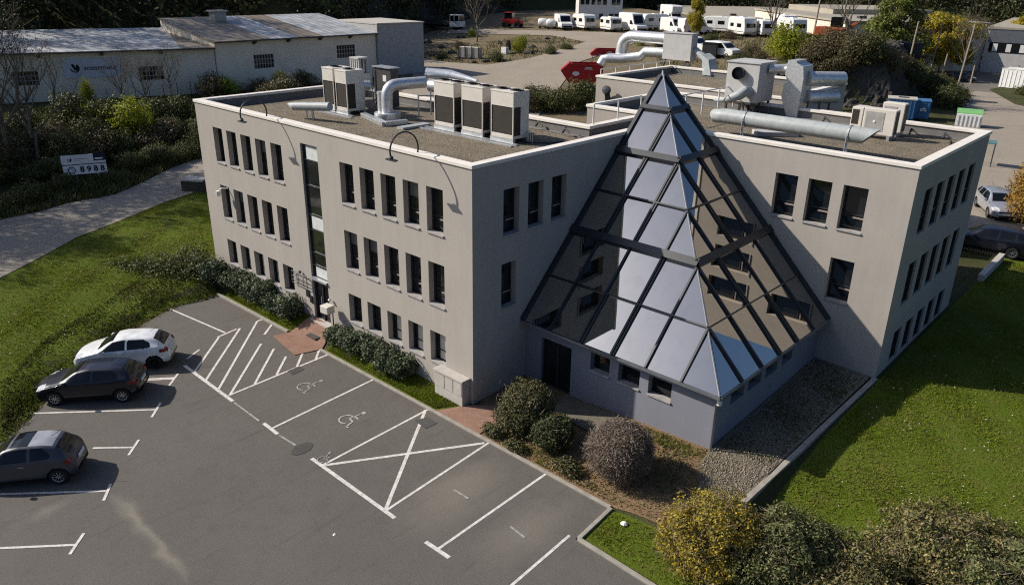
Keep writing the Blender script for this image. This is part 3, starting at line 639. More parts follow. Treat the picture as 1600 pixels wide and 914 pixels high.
for c in range(1, 6):
    x = c*CW; t0 = max(x/S, .155)
    bar('mullion', (PL(x, t0, .06), PL(x, 1, .06), nL), .075, .10); bar('mullion', (PR(x, t0, .06), PR(x, 1, .06), nR), .075, .10)
    if t0 < .62:  # doubled rafters of the opening rows
        e = .655 if t0 > .3 else .335
for x, ta, tb in ((CW, .167, .335), (2*CW, .335, .655), (CW, .335, .655), (3*CW, .655, 1.0), (2*CW, .83, 1.0)):
    for f, n in ((PL, nL), (PR, nR)): bar('rafter', (f(x+.11, max(ta, (x+.11)/S), .05), f(x+.11, tb, .05), n), .05, .10)
for t, wd, dp in ((.155, .20, .20), (.335, .26, .24), (.655, .30, .26), (.495, .06, .09), (.83, .06, .09)):
    ext = .12 if wd > .1 else 0
    bar('transom', (PL(-.02, t, .07), PL(S*t+ext, t, .07), nL), wd, dp); bar('transom', (PR(-.02, t, .07), PR(S*t+ext, t, .07), nR), wd, dp)
bar('edge_rafter', (PL(.05, 0.02, .05), PL(.05, 1, .05), nL), .16, .14); bar('edge_rafter', (PR(.05, .02, .05), PR(.05, 1, .05), nR), .16, .14)
mb = MB(); mb.tube([AP+Vector((.02, -.02, .05)), PL(S, 1, .05)], .035, 6); mb.build('ridge_cap', MT['ridge'], pyr)
for (a, b) in (((.04, 11.30-S-.03), (.04+S+.03, 11.30-S-.03)), ((.04+S+.03, 11.30-S-.03), (.04+S+.03, 11.30))):
    mb = MB(); mb.beam((a[0], a[1], 2.68), (b[0], b[1], 2.68), .12, .09); mb.build('gutter', MT['ridge'], pyr)

# ------------------------------------------------------------------ roof equipment
def hvac(w, d, ht, both, loc, label, group):
    t = thing('hvac_unit', label, 'air conditioner', loc, 0, group); z0 = .16
    mb = MB(); mb.box(-w/2, w/2, -d/2, d/2, ht*.70, ht); mb.box(-w/2-.015, w/2+.015, -d/2-.015, d/2+.015, ht-.05, ht+.01)
    for x in (-w/2, w/2-.05):
        for y in (-d/2, d/2-.05): mb.box(x, x+.05, y, y+.05, z0, ht*.70)
    mb.box(-w/2+.05, w/2-.05, -d/2, -d/2+.05, z0, z0+.16); mb.box(w/2-.05, w/2, -d/2+.05, d/2-.05, z0, z0+.12)
    if both: mb.box(w/2-.04, w/2, -d*.02, d/2-.05, z0+.12, ht*.7)
    else: mb.box(w/2-.04, w/2, -d*.02, d/2-.05, z0+.12, ht*.7)
    mb.build('casing', MT['cream'], t, bevel=.012, world=False)
    mb = MB(); mb.box(-w/2+.05, w/2-.05, -d/2+.03, -d/2+.06, z0+.16, ht*.70); mb.build('grille', MT['grille'], t, world=False)
    mb = MB(); mb.box(w/2-.06, w/2-.03, -d/2+.05, -d*.02, z0+.12, ht*.70); mb.build('grille', MT['grille'], t, world=False)
    mb = MB(); mb.box(-w/2+.05, w/2-.06, d/2-.06, d/2-.02, z0, ht*.7); mb.box(-w/2+.02, -w/2+.05, -d/2+.05, d/2-.05, z0, ht*.7); mb.build('grille', MT['grille'], t, world=False)
    mb = MB(); mb.box(-w/2-.02, w/2+.02, -d/2-.02, -d/2+.12, 0, z0); mb.build('base_rail', MT['galv'], t, world=False); mb = MB(); mb.box(-w/2-.02, w/2+.02, d/2-.12, d/2+.02, 0, z0); mb.build('base_rail', MT['galv'], t, world=False)
    mb = MB()
    for x in ((-.3, .3) if w > 1.1 else (0,)):
        mb.lathe([(.0, ht+.02), (.26, ht+.02), (.28, ht+.05), (.30, ht+.02)], (x*w, 0, 0), 16)
    mb.build('fan_cowl', MT['steel'], t, smooth=True, world=False)
    return t
b0 = onz(767, 219, RZ); lab3 = ['tall cream condenser with dark grille, left of the three in the roof row', 'tall cream condenser with dark grille, middle of the three in the roof row', 'tall cream condenser with dark grille, right of the three in the roof row']
for k in range(3): hvac(1.27, .95, 2.05, True, (b0[0]+.62-1.75*(2-k), b0[1]+.48, RZ+.03), lab3[k], 'row of three rooftop condensers')
b1 = onz(508, 172, RZ)
hvac(.9, 1.05, 2.05, False, (b1[0]+.45, b1[1]+.5, RZ+.03), 'cream condenser at the outer left end of the roof pair, partly covered by its neighbour', 'pair of rooftop condensers')
hvac(.9, 1.05, 2.05, False, (b1[0]+1.72, b1[1]+.35, RZ+.03), 'cream condenser of the roof pair standing next to the dark cabinet side', 'pair of rooftop condensers')
mb = MB(); mb.box(b0[0]-4.0, b0[0]+1.6, b0[1]-.18, b0[1]-.02, RZ, RZ+.06); mb.box(b0[0]-4.0, b0[0]+1.6, b0[1]-.5, b0[1]-.34, RZ, RZ+.05); tag(mb.build('support_rail', MT['galv']), 'pair of long galvanised rails lying before the three condensers', 'support rail', 'galvanised rails under the condensers')
mb = MB(); mb.box(b1[0]-.4, b1[0]+2.6, b1[1]-.3, b1[1]-.12, RZ, RZ+.06); mb.box(b1[0]-.2, b1[0]+2.9, b1[1]-.6, b1[1]-.46, RZ, RZ+.05); tag(mb.build('support_rail', MT['galv']), 'galvanised rails lying on the gravel before the pair of condensers', 'support rail', 'galvanised rails under the condensers')
def tubes(name, label, cat, mat, parts, group=None):
    """parts: list of (part name, pts, r, n)"""
    p0 = parts[0][1][0]; t = thing(name, label, cat, (p0[0], p0[1], RZ), 0, group)
    for nm, pts, r, n, m in parts: mb = MB(); mb.tube(pts, r, n); mb.build(nm, MT[m or mat], t, smooth=True)
    return t
def bend(a, b, c, r, k=5):
    """points of a rounded corner a-b-c"""
    a, b, c = Vector(a), Vector(b), Vector(c); p = b+(a-b).normalized()*r; q = b+(c-b).normalized()*r
    return [a]+[p*(1-t)**2+b*2*t*(1-t)+q*t*t for t in [i/k for i in range(k+1)]]+[c]
# extractor fan, dark cabinet behind the pair
q = onz(564, 150, RZ); t = thing('roof_fan', 'white louvred extractor fan box showing above the pair of condensers', 'extractor fan', (q[0], q[1], RZ))
mb = MB(); mb.box(q[0]-.45, q[0]+.45, q[1]-.4, q[1]+.4, RZ, RZ+1.25); mb.box(q[0]-.4, q[0]+.4, q[1]-.35, q[1]+.35, RZ+2.0, RZ+2.08)
for k in range(5):
    x = q[0]-.36+.18*k; mb.box(x-.03, x+.05, q[1]-.33, q[1]-.28, RZ+1.25, RZ+2.0); mb.box(x-.03, x+.05, q[1]+.25, q[1]+.3, RZ+1.25, RZ+2.0)
for k in range(3): mb.box(q[0]+.3, q[0]+.36, q[1]-.2+.2*k, q[1]-.12+.2*k, RZ+1.25, RZ+2.0)
mb.build('casing', MT['ahu'], t)
mb = MB(); mb.box(q[0]-.2, q[0]+.2, q[1]-.16, q[1]+.16, RZ+1.26, RZ+1.95); mb.build('motor', MT['steel'], t)
q = onz(590, 168, RZ); t = thing('control_cabinet', 'tall dark cabinet with a small white label beside the pair of condensers', 'cabinet', (q[0], q[1], RZ))
mb = MB(); mb.box(q[0]-.15, q[0]+1.15, q[1], q[1]+.5, RZ+.12, RZ+2.0); mb.build('body', MT['steel'], t); mb = MB(); mb.box(q[0]-.22, q[0]+1.2, q[1]-.08, q[1]+.55, RZ+2.0, RZ+2.05); mb.build('top_sheet', MT['galv'], t)
mb = MB(); mb.box(q[0]+.55, q[0]+.82, q[1]-.012, q[1], RZ+1.35, RZ+1.65); mb.build('label_plate', MT['white'], t)
mb = MB(); mb.tube([(q[0]-.2, q[1]-.1, RZ), (q[0]-.2, q[1]-.1, RZ+1.95)], .035, 6); mb.tube([(q[0]-.2, q[1]-.1, RZ), (q[0]-.2, q[1]+.6, RZ)], .03, 6); mb.build('post', MT['galv'], t)
# goose-neck duct with round base, cross duct behind and its legs
q = onz(606, 186, RZ)
bp = [(q[0], q[1], RZ), (q[0], q[1], RZ+1.75), (q[0]+.9, q[1]+1.2, RZ+1.75)]
pts = bend((q[0], q[1], RZ+.1), (q[0], q[1], RZ+1.55), (q[0]+.75, q[1]+1.75, RZ+1.62), .55)
t = tubes('air_duct', 'shiny lagged gooseneck duct rising from a round base between the condenser groups', 'air duct', 'alu', [('pipe', pts, .27, 14, None), ('base_collar', [(q[0], q[1], RZ), (q[0], q[1], RZ+.3)], .62, 18, None), ('side_pipe', [(q[0]-.5, q[1]+.1, RZ+.1), (q[0]-.5, q[1]+.1, RZ+1.2)], .24, 12, None)], 'lagged ducts on the front roof')
q2 = (q[0]+1.0, q[1]+1.9)
t = tubes('air_duct', 'thick shiny duct lying level on thin legs behind the gooseneck duct', 'air duct', 'alu', [('pipe', [(q2[0]-1.2, q2[1]+1.0, RZ+1.25), (q2[0]+.6, q2[1]+1.35, RZ+1.3)], .3, 14, None), ('pipe', [(q2[0]-1.0, q2[1]+.6, RZ+1.9), (q2[0]+.1, q2[1]+1.2, RZ+1.85), (q2[0]+1.7, q2[1]+1.4, RZ+1.7)], [.26, .26, .12], 12, None)], 'lagged ducts on the front roof')
for dx, dy in ((.2, -1.0), (.55, -.3), (-.4, .3), (1.2, .1), (1.5, .5)): mb = MB(); mb.tube([(q2[0]+dx, q2[1]+dy, RZ), (q2[0]+dx, q2[1]+dy, RZ+1.15)], .035, 6); mb.build('leg', MT['galv'], t)
mb = MB(); mb.tube([(q2[0]+.2, q2[1]-1.0, RZ+1.1), (q2[0]+.55, q2[1]-.3, RZ+1.1)], .03, 6); mb.tube([(q2[0]+1.2, q2[1]+.1, RZ+1.0), (q2[0]+2.1, q2[1]-.5, RZ+1.0)], .09, 8); mb.build('brace', MT['galv'], t)
q = onz(482, 146, RZ+.6)
tubes('air_duct', 'white lagged pipe with elbow leading over the back edge left of the condenser pair', 'air duct', 'alu', [('pipe', bend((q[0]+2.9, q[1]+1.0, RZ+.75), (q[0]-.2, q[1]+2.4, RZ+.75), (q[0]+.4, q[1]+3.6, RZ+.7), .6), .26, 12, None)], 'lagged ducts on the front roof')
q = onz(460, 168, RZ+.5); q3 = onz(512, 163, RZ+.62)
t = tubes('air_duct', 'grey open ended trough duct on a small stand, leftmost item on the roof', 'air duct', 'greyduct', [('pipe', [(q[0], q[1], RZ+.55), (q[0]+2.1, q[1]+.55, RZ+.72)], .2, 12, None), ('cut_end', [(q[0]-.35, q[1]-.1, RZ+.62), (q[0], q[1], RZ+.55)], [.06, .2], 12, None)], 'lagged ducts on the front roof')
for dx, dy in ((.85, .1), (.95, .4), (1.2, .15)): mb = MB(); mb.tube([(q[0]+dx, q[1]+dy, RZ), (q[0]+dx, q[1]+dy, RZ+.5)], .03, 6); mb.build('leg', MT['galv'], t)
q = onz(568, 183, RZ); q3 = onz(602, 198, RZ); q4 = onz(636, 194, RZ)
t = thing('cable_tray', 'low white bent channel lying on the roof gravel before the gooseneck duct', 'cable tray', (q[0], q[1], RZ))
mb = MB(); mb.beam((q[0], q[1], RZ+.1), (q3[0], q3[1], RZ+.1), .3, .2); mb.build('channel', MT['galv'], t, bevel=.02); mb = MB(); mb.beam((q3[0]-.05, q3[1], RZ+.11), (q4[0], q4[1], RZ+.11), .28, .2); mb.build('channel', MT['galv'], t, bevel=.02)
mb = MB(); qa = onz(625, 203, RZ); qb = onz(668, 196, RZ); mb.beam((qa[0], qa[1], RZ+.06), (qb[0], qb[1], RZ+.06), .45, .1); tag(mb.build('cable_tray', MT['greyduct']), 'flat grey tray on the gravel beside the leftmost tall condenser of the three', 'cable tray')
# right roof: long round duct, air handler, sheet metal duct, split units
P0 = onz(1106, 181, RZ+.8); P1 = onz(1352, 209, RZ+.8); yd = (P0[1]+P1[1])/2
t = thing('air_duct', 'long fat grey round duct running level across the right roof with a cut end', 'air duct', (P0[0], yd, RZ))
mb = MB(); mb.tube([(P0[0]-.02, yd+.2, RZ+.8), (P0[0]+.15, yd+.03, RZ+.75), (P0[0]+.5, yd, RZ+.8), (P1[0], yd, RZ+.8)], [.24, .3, .32, .32], 20); o = mb.build('pipe', MT['greyduct'], t, smooth=True)
mb = MB(); R_ = [(math.cos(2*PI*k/20), math.sin(2*PI*k/20)) for k in range(20)]; mb.add([(P1[0]+.003, yd+.32*c_, RZ+.8+.32*s_) for c_, s_ in R_]+[(P1[0]+.38+.32*s_, yd+.32*c_, RZ+.8+.32*s_) for c_, s_ in R_], [(k, (k+1) % 20, 20+(k+1) % 20, 20+k) for k in range(20)]); mb.build('cut_end', MT['greyduct'], t, smooth=True); mb = MB(); mb.poly([(P1[0]+.33+.31*s_, yd+.31*c_, RZ+.8+.31*s_) for c_, s_ in R_]); mb.build('dark_mouth', MT['black'], t)
for x in (P0[0]+1.6, P1[0]-.4):
    mb = MB(); mb.lathe([(.33, -.03), (.345, -.03), (.345, .03), (.33, .03)], (x, yd, RZ+.8), 20, axis=(1, 0, 0)); mb.tube([(x, yd-.38, RZ), (x, yd-.36, RZ+.75)], .025, 6); mb.tube([(x+.12, yd-.36, RZ), (x+.02, yd-.34, RZ+.5)], .025, 6); mb.build('strap', MT['galv'], t)
qa = onz(1178, 182, RZ); t = thing('air_handler', 'big grey box with a round black intake and bent pipe on the right roof', 'air handler', (qa[0], qa[1], RZ)); ax, ay = qa[0], qa[1]
mb = MB(); mb.box(ax-1.75, ax, ay, ay+1.75, RZ+.62, RZ+2.5); mb.build('casing', MT['ahu'], t, bevel=.015)
mb = MB(); mb.box(ax-1.8, ax+.05, ay-.05, ay+1.8, RZ+2.5, RZ+2.56); mb.build('lid', MT['ahu'], t)
mb = MB()
for x in (-1.65, -.9, -.1):
    for y in (.1, 1.6): lg = MB(); lg.box(ax+x-.05, ax+x+.05, ay+y-.05, ay+y+.05, RZ, RZ+.62); lg.build('leg', MT['steel'], t)
mb.box(ax-1.75, ax, ay+.02, ay+.1, RZ+.52, RZ+.6); mb.build('stand', MT['steel'], t)
for k in range(4): lg = MB(); lg.tube([(ax-.25-.28*k, ay+.9, RZ), (ax-.25-.28*k, ay+.9, RZ+.62)], .05, 6); lg.tube([(ax-.1-.28*k, ay+.5, RZ+.3), (ax-.35-.28*k, ay+.9, RZ+.3)], .05, 6); lg.build('pipe', MT['galv' if k % 2 else 'steel'], t)
ic = Vector((ax-1.05, ay-.02, RZ+2.0))
mb = MB(); mb.lathe([(.30, 0), (.31, .28), (.29, .28), (.28, .02), (.0, .02)], ic, 18, axis=(.15, -1, .05)); mb.build('intake', MT['black'], t, smooth=True)
mb = MB(); mb.tube([(ax-.45, ay, RZ+1.15), (ax-.5, ay-.3, RZ+1.2), (ax-.7, ay-.5, RZ+1.0), (ax-1.3, ay-.6, RZ+.72), (ax-2.0, ay-.55, RZ+.62)], [.27, .27, .25, .16, .05], 14); mb.build('bent_pipe', MT['greyduct'], t, smooth=True)
# curved rectangular sheet duct
qd = onz(1240, 184, RZ); dx, dy = qd[0], qd[1]; t = thing('air_duct', 'tall rectangular sheet metal duct curving down to the roof beside the big grey box', 'air duct', (dx, dy, RZ))
prof = [(-.95, 2.75), (.25, 2.75), (.55, 2.55), (.78, 2.1), (.82, 1.2), (.82, .05), (.25, .05), (.25, 1.1), (.0, 1.45), (-.35, 1.7), (-.2, 2.0), (-.95, 2.1)]
prof = [(-.55, 2.7), (-.1, 2.7), (-.1, 2.6), (.25, 2.45), (.35, 1.9), (.30, .02), (-.25, .02), (-.65, .95), (-.60, 1.55), (-.42, 1.7), (-.62, 2.0)]
mb = MB(); mb.extr([(dx+a-.15, dy, RZ+b) for a, b in prof], (0, 1.15, 0)); mb.build('duct_body', MT['alu'], t)
mb = MB(); mb.tube([(dx+.2, dy+.55, RZ+1.85), (dx+1.3, dy+2.2, RZ+1.8)], .36, 16); mb.build('pipe', MT['alu'], t, smooth=True); mb = MB(); mb.tube([(dx+.2, dy+.75, RZ+.95), (dx+1.15, dy+2.1, RZ+.95)], .33, 16); mb.build('pipe', MT['alu'], t, smooth=True)
for a, b in ((.75, 1.1), (1.0, 1.7), (.4, .5)): mb = MB(); mb.tube([(dx+a, dy+b, RZ), (dx+a, dy+b, RZ+.8)], .05, 6); mb.build('leg', MT['steel'], t)
mb = MB(); mb.tube([(ax+.0, ay+.9, RZ+2.2), (dx-.6, dy+.6, RZ+2.3)], .22, 10); mb.build('pipe', MT['alu'], t, smooth=True)
def split_unit(px, py, w, d, ht, label, rz=0.0):
    q = onz(px, py, RZ); t = thing('split_unit', label, 'air conditioner', (q[0], q[1], RZ), rz, 'small air conditioners on the right roof')
    mb = MB(); mb.box(0, w, 0, d, .18, .18+ht); mb.build('casing', MT['cream'], t, bevel=.03, world=False)
    mb = MB(); mb.box(.08*w, .66*w, -.012, .0, .18+.14*ht, .18+.88*ht); mb.build('fan_guard', MT['grille'] if w < .6 else MT['sill'], t, world=False)
    if w > .6: mb = MB(); mb.lathe([(.0, .0), (.06, .0), (.05, .02), (0, .025)], (.37*w, -.012, .18+.5*ht), 12, axis=(0, -1, 0)); mb.build('fan_hub', MT['white'], t, world=False)
    mb = MB(); mb.box(w, w+.01, .06, d*.9, .24, .1+ht); mb.build('side_vent', MT['steel'], t, world=False)
    for x0 in (.05, w-.2): mb = MB(); mb.box(x0, x0+.12, -.1, d+.1, 0, .18); mb.build('foot', MT['galv'], t, world=False)
    return t
split_unit(1326, 203, .52, .8, .88, 'small cream air conditioner end-on, left of the one with a round fan guard')
split_unit(1343, 214, 1.35, .5, 1.1, 'cream air conditioner with a pale round fan guard near the cut duct end')
split_unit(1371, 210, .95, .5, 1.25, 'tall dark sided air conditioner hidden behind the one with a round fan guard')
q = onz(1190, 212, RZ); mb = MB(); mb.beam((q[0]-.3, q[1]-.15, RZ+.1), (q[0]+1.1, q[1]+1.1, RZ+.1), .75, .2); tag(mb.build('skylight', MT['ahu'], bevel=.02), 'flat grey roof hatch lying askew under the long round duct', 'roof hatch')
# loose cables and small pipes lying on the roof
def cable(pts, r, mat, lb):
    mb = MB(); P = [Vector((x, y, RZ+r)) for x, y in pts]; Q = [P[0]]
    for a, b in zip(P[:-1], P[1:]):
        for k in range(1, 6): f = k/5; Q.append(a.lerp(b, f)+Vector((random.uniform(-.05, .05), random.uniform(-.05, .05), 0)))
    mb.tube(Q, r, 5); tag(mb.build('cable', MT[mat], smooth=True), lb, 'cable', 'cables on the roofs')
cable([(b0[0]+1.3, b0[1]+.5), (b0[0]+2.2, b0[1]+1.2), (b0[0]+2.9, b0[1]+3.0), (-2.2, 8.6)], .03, 'black', 'black cable running from the right one of the three condensers to the back parapet')
cable([(b1[0]+2.8, b1[1]+.4), (b1[0]+4.4, b1[1]-.2), (b0[0]-4.2, b0[1]+.2)], .035, 'black', 'black cable between the pair and the row of three condensers')
cable([(P0[0]+.5, yd-1.0), (P0[0]+3.5, yd-1.15), (P1[0]-1, yd-1.0), (P1[0]+1.2, yd-.3)], .025, 'steel', 'thin dark cable before the long round duct')
cable([(P1[0]+1.8, yd+.2), (P1[0]+3.0, yd+1.0), (9.6, 19.8)], .025, 'steel', 'thin cable from the small air conditioners to the back corner')
for i in range(4): mb = MB(); x, y = b0[0]+1.35+.1*i, b0[1]+.75; mb.tube([(x, y, RZ), (x, y, RZ+.3+.05*i), (x-.25, y, RZ+.34+.05*i)], .02, 6); tag(mb.build('refrigerant_pipe', MT['galv']), 'thin pipe bent into the side of the right one of the three condensers', 'pipe', 'pipes beside the right condenser')
# rear wing equipment
q = onz(1076, 116, RZ); ax, ay = q[0], q[1]; t = thing('air_handler', 'grey box unit on splayed legs on the rear roof behind the pyramid tip', 'air handler', (ax, ay, RZ))
mb = MB(); mb.box(ax-2.3, ax, ay, ay+.8, RZ+.85, RZ+2.65); mb.build('casing', MT['ahu'], t, bevel=.015); mb = MB(); mb.box(ax-2.35, ax+.05, ay-.05, ay+.85, RZ+2.65, RZ+2.7); mb.build('lid', MT['ahu'], t)
for a, b in ((-.3, -.9), (-.3, .3), (-2.1, -2.2)): mb = MB(); mb.tube([(ax+a, ay+.2, RZ+.85), (ax+b, ay-.1, RZ)], .06, 6); mb.build('leg', MT['steel'], t)
mb = MB(); mb.poly([(ax-.35, ay-.06, RZ+.8), (ax-1.0, ay-.15, RZ+.05), (ax+.35, ay-.1, RZ+.05)]); mb.build('skirt', MT['steel'], t)
mb = MB(); mb.extr([(ax+1.3, ay-.4, RZ+.1), (ax+2.0, ay-.5, RZ+.1), (ax+1.6, ay-.3, RZ+1.1), (ax+1.0, ay-.2, RZ+1.4)], (.3, .5, .1)); mb.tube([(ax, ay+.5, RZ+1.6), (ax+1.2, ay+.3, RZ+1.0)], .25, 10); mb.build('outlet_hood', MT['greyduct'], t)
qa = onz(950, 100, RZ+.4); zt2 = RZ+2.2
pts = bend((ax-2.3, ay+.45, RZ+2.2), (ax-6.0, ay+.25, RZ+2.2), (ax-6.0, ay+.1, RZ+.55), 1.0)
tubes('air_duct', 'shiny duct with a high arched elbow at the left end of the rear roof', 'air duct', 'alu', [('pipe', pts, .42, 16, None)], 'silver ducts on the rear roof')
pts = [(ax-2.3, ay+.4, RZ+1.25), (ax-3.9, ay+.2, RZ+1.2), (ax-4.2, ay+.1, RZ+.85), (ax-5.6, ay-.3, RZ+.62), (ax-6.5, ay-.6, RZ+.6), (ax-6.9, ay-.8, RZ+.5), (ax-7.0, ay-1.0, RZ+.1)]
tubes('air_duct', 'low shiny duct snaking along the rear roof below the arched elbow', 'air duct', 'alu', [('pipe', pts, .36, 14, None)], 'silver ducts on the rear roof')
q = onz(942, 184, 6.6); t = thing('flue_pipe', 'short black flue with elbow on the pale wall behind the low parapet', 'flue', (q[0], 23.0, 6.3))
mb = MB(); mb.tube([(-11.2, 23.0, 6.2), (-11.2, 23.0, 8.0), (-11.15, 22.85, 8.35), (-11.05, 22.6, 8.5)], .18, 10); mb.build('pipe', MT['black'], t, smooth=True); mb = MB(); mb.lathe([(.26, -.14), (.28, 0), (.24, .18), (0, .2)], (-11.1, 22.7, 8.5), 12, axis=(.2, -1, .4)); mb.build('cowl', MT['black'], t, smooth=True)
# guard rails at the step between the roofs
def railing(a, b, ht, label, lean=(0, 0)):
    t = thing('guard_rail', label, 'railing', (a[0], a[1], ZT), 0, 'pale roof guard rails'); n = max(1, round(math.dist(a, b)/1.6))
    mb = MB(); mb.tube([(a[0]+lean[0], a[1]+lean[1], ZT+ht), (b[0]+lean[0], b[1]+lean[1], ZT+ht)], .03, 6); mb.build('top_rail', MT['white'], t)
    for i in range(n+1):
        x = a[0]+(b[0]-a[0])*i/n; y = a[1]+(b[1]-a[1])*i/n; mb = MB(); mb.tube([(x, y, ZT-.3), (x+lean[0], y+lean[1], ZT+ht)], .035, 6); mb.build('post', MT['white'], t)
railing((-1.9, 9.2), (-1.9, 12.8), .85, 'pale rail on the roof step left of the pyramid tip')
railing((-12.2, 23.5), (-12.2, 31.6), .35, 'low pale rail along the left edge of the rear roof')
railing((-.9, 13.5), (-.9, 19.8), .8, 'pale rail right of the pyramid tip before the big grey box')
# small brackets on the back parapets
for i, (px, py) in enumerate([(1293, 180), (1428, 198), (1480, 205), (848, 186), (890, 196)]):
    q = onz(px, py, ZT-.05); mb = MB(); mb.tube([(q[0], q[1]-.25, ZT-.12), (q[0]+.02, q[1]-.5, ZT-.3)], .05, 6); mb.tube([(q[0], q[1]-.35, ZT-.1), (q[0]+.35, q[1]-.4, ZT-.3)], .035, 6)
    tag(mb.build('anchor_bracket', MT['steel']), ['dark parapet bracket nearest the sheet metal duct', 'dark parapet bracket right of the small air conditioners', 'dark parapet bracket close to the right back roof corner', 'dark parapet bracket just right of the three condensers', 'dark parapet bracket on the back parapet towards the pyramid'][i], 'bracket', 'parapet brackets')
# swan neck lamps over the facade
def swan(x, label):
    t = thing('swan_neck_lamp', label, 'wall lamp', (x, .1, ZT), 0, 'swan neck lamps on the parapet')
    pts = [(x+.03*math.cos(a), .0-.56+.62*math.cos(a), ZT+.18+.62*math.sin(a)) for a in [math.radians(k) for k in range(-18, 216, 13)]]
    mb = MB(); mb.tube([(x, .02, ZT-.05)]+pts, .032, 7); mb.build('arm', MT['black'], t, smooth=True)
    e = pts[-1]; mb = MB(); mb.cbox((e[0]-.02, e[1]+.02, e[2]-.05), (.5, .16, .05), 0); mb.lathe([(.05, 0), (.08, .1), (.04, .16)], (e[0], e[1], e[2]-.06), 8); mb.build('lamp_head', MT['steel'], t)
swan(-13.0, 'black ring shaped lamp arm above the left window group'); swan(-2.85, 'black ring shaped lamp arm above the window group nearest the front corner')
# wall fittings
t = thing('security_camera', 'white dome camera on a short arm beside the leftmost middle floor window', 'camera', (-17.45, -.02, 5.1))
mb = MB(); mb.tube([(-17.3, 0, 5.18), (-17.4, -.25, 5.2), (-17.5, -.38, 5.12)], .035, 8); mb.build('arm', MT['white'], t); mb = MB(); mb.lathe([(0, -.16), (.09, -.14), (.12, 0), (.11, .1), (0, .12)], (-17.52, -.42, 4.98), 12); mb.build('dome', MT['white'], t, smooth=True)
t = thing('wall_sign', 'open metal name frame fixed left of the entrance door', 'sign', (-11.3, 0, 2.0)); mb = MB()
for z in (1.75, 1.9, 2.08, 2.32): mb.tube([(-11.95, -.12, z), (-10.7, -.12, z)], .018, 5)
for x in (-11.95, -11.4, -10.7): mb.tube([(x, -.12, 1.75), (x, -.12, 2.32)], .018, 5)
mb.tube([(-10.7, -.12, 2.2), (-10.7, 0, 2.2)], .018, 5); mb.tube([(-11.95, -.12, 2.2), (-11.95, 0, 2.2)], .018, 5); mb.build('frame', MT['steel'], t)
mb = MB(); mb.box(-11.3, -11.2, -.14, -.06, 2.36, 2.46); mb.build('lamp', MT['black'], t)
for x0, z0, x1, z1, lb in ((-10.98, 1.28, -10.75, 1.62, 'small dark plaque under the metal name frame'), (-10.7, 1.05, -10.5, 1.4, 'small dark keypad plate next to the entrance door')):
    mb = MB(); mb.box(x0, x1, -.05, -.002, z0, z1); tag(mb.build('plaque', MT['black']), lb, 'plaque', 'dark plaques by the entrance')
gz = h(-8.75, -.25); t = thing('letter_box', 'cream letter box on a thin post right of the entrance', 'letter box', (-8.75, -.3, gz))
mb = MB(); mb.cbox((-8.75, -.42, gz+1.28), (.5, .42, .36), .1); mb.build('box', MT['cream'], t, bevel=.03); mb = MB(); mb.tube([(-8.62, -.25, gz), (-8.62, -.25, gz+1.15)], .03, 6); mb.build('post', MT['steel'], t)
mb = MB(); mb.lathe([(0, -.1), (.08, 0), (0, .1)], (-8.98, -.12, gz+1.55), 10); mb.build('lamp', MT['white'], t, smooth=True)
# utility cabinets at the corner
t = thing('utility_cabinet', 'pale concrete meter cabinet with two doors standing at the front corner', 'cabinet', (-.95, -.2, -.1))
mb = MB(); mb.box(-1.72, -.16, -.42, -.02, -.15, 1.02); mb.build('body', MT['concrete'], t, bevel=.02); mb = MB(); mb.box(-1.76, -.12, -.47, -.02, 1.02, 1.1); mb.build('cap', MT['concrete'], t)
for x0, x1 in ((-1.66, -1.16), (-1.12, -.68), (-.64, -.22)): mb = MB(); mb.box(x0, x1, -.435, -.42, .42, .98); mb.build('door', MT['concrete'], t)
for q, s, lb in (((975, 820), .1, 'white stone lying on the grass below the clipped grey bush'), ((523, 836), .05, 'tiny white pebble on the open asphalt')):
    p = at(*q); mb = MB(); mb.lathe([(0, 0), (s, .02), (s*1.2, s*.6), (s*.6, s*1.1), (0, s*1.2)], p, 7); tag(mb.build('stone', MT['white']), lb, 'stone', 'white stones')
# retaining wall along the gravel, low wall and slat fence behind
t = thing('retaining_wall', 'low concrete wall between the gravel strip and the right lawn', 'wall', (10.75, 1.3, .2)); 
for a, b in (((10.55, 1.2), (10.72, 5.2)), ((10.72, 5.23), (10.86, 11.28))):
    mb = MB(); za, zb = h(a[0]-.25, a[1]+.1)+.10, h(b[0]-.3, b[1])+.08
    mb.add([(a[0]-.1, a[1], -.6), (a[0]+.1, a[1], -.6), (b[0]+.1, b[1], -.3), (b[0]-.1, b[1], -.3), (a[0]-.1, a[1], za), (a[0]+.1, a[1], za), (b[0]+.1, b[1], zb), (b[0]-.1, b[1], zb)], [(3,2,1,0),(4,5,6,7),(0,1,5,4),(1,2,6,5),(2,3,7,6),(3,0,4,7)]); mb.build('wall_block', MT['kerb'], t, bevel=.02)
a = at(1531, 440); b = at(1563, 408); mb = MB(); mb.beam((a[0], a[1], a[2]+.12), (b[0], b[1], b[2]+.2), .28, .5); tag(mb.build('garden_wall', MT['concrete']), 'narrow concrete wall dividing the far lawn behind the right wing', 'wall')
fz = h(9.8, 29.9); t = thing('slat_fence', 'low weathered fence of upright slats before the dark parked car', 'fence', (9, 29.9, fz)); mb = MB()
for k in range(44): x = 5.2+k*.13; mb.box(x, x+.09, 29.86, 29.89, h(x, 29.9), h(x, 29.9)+.95)
mb.build('slats', MT['wood'], t); mb = MB(); mb.box(5.2, 11, 29.9, 29.94, fz+.25, fz+.32); mb.box(5.2, 11, 29.9, 29.94, fz+.72, fz+.79); mb.build('rails', MT['wood'], t)
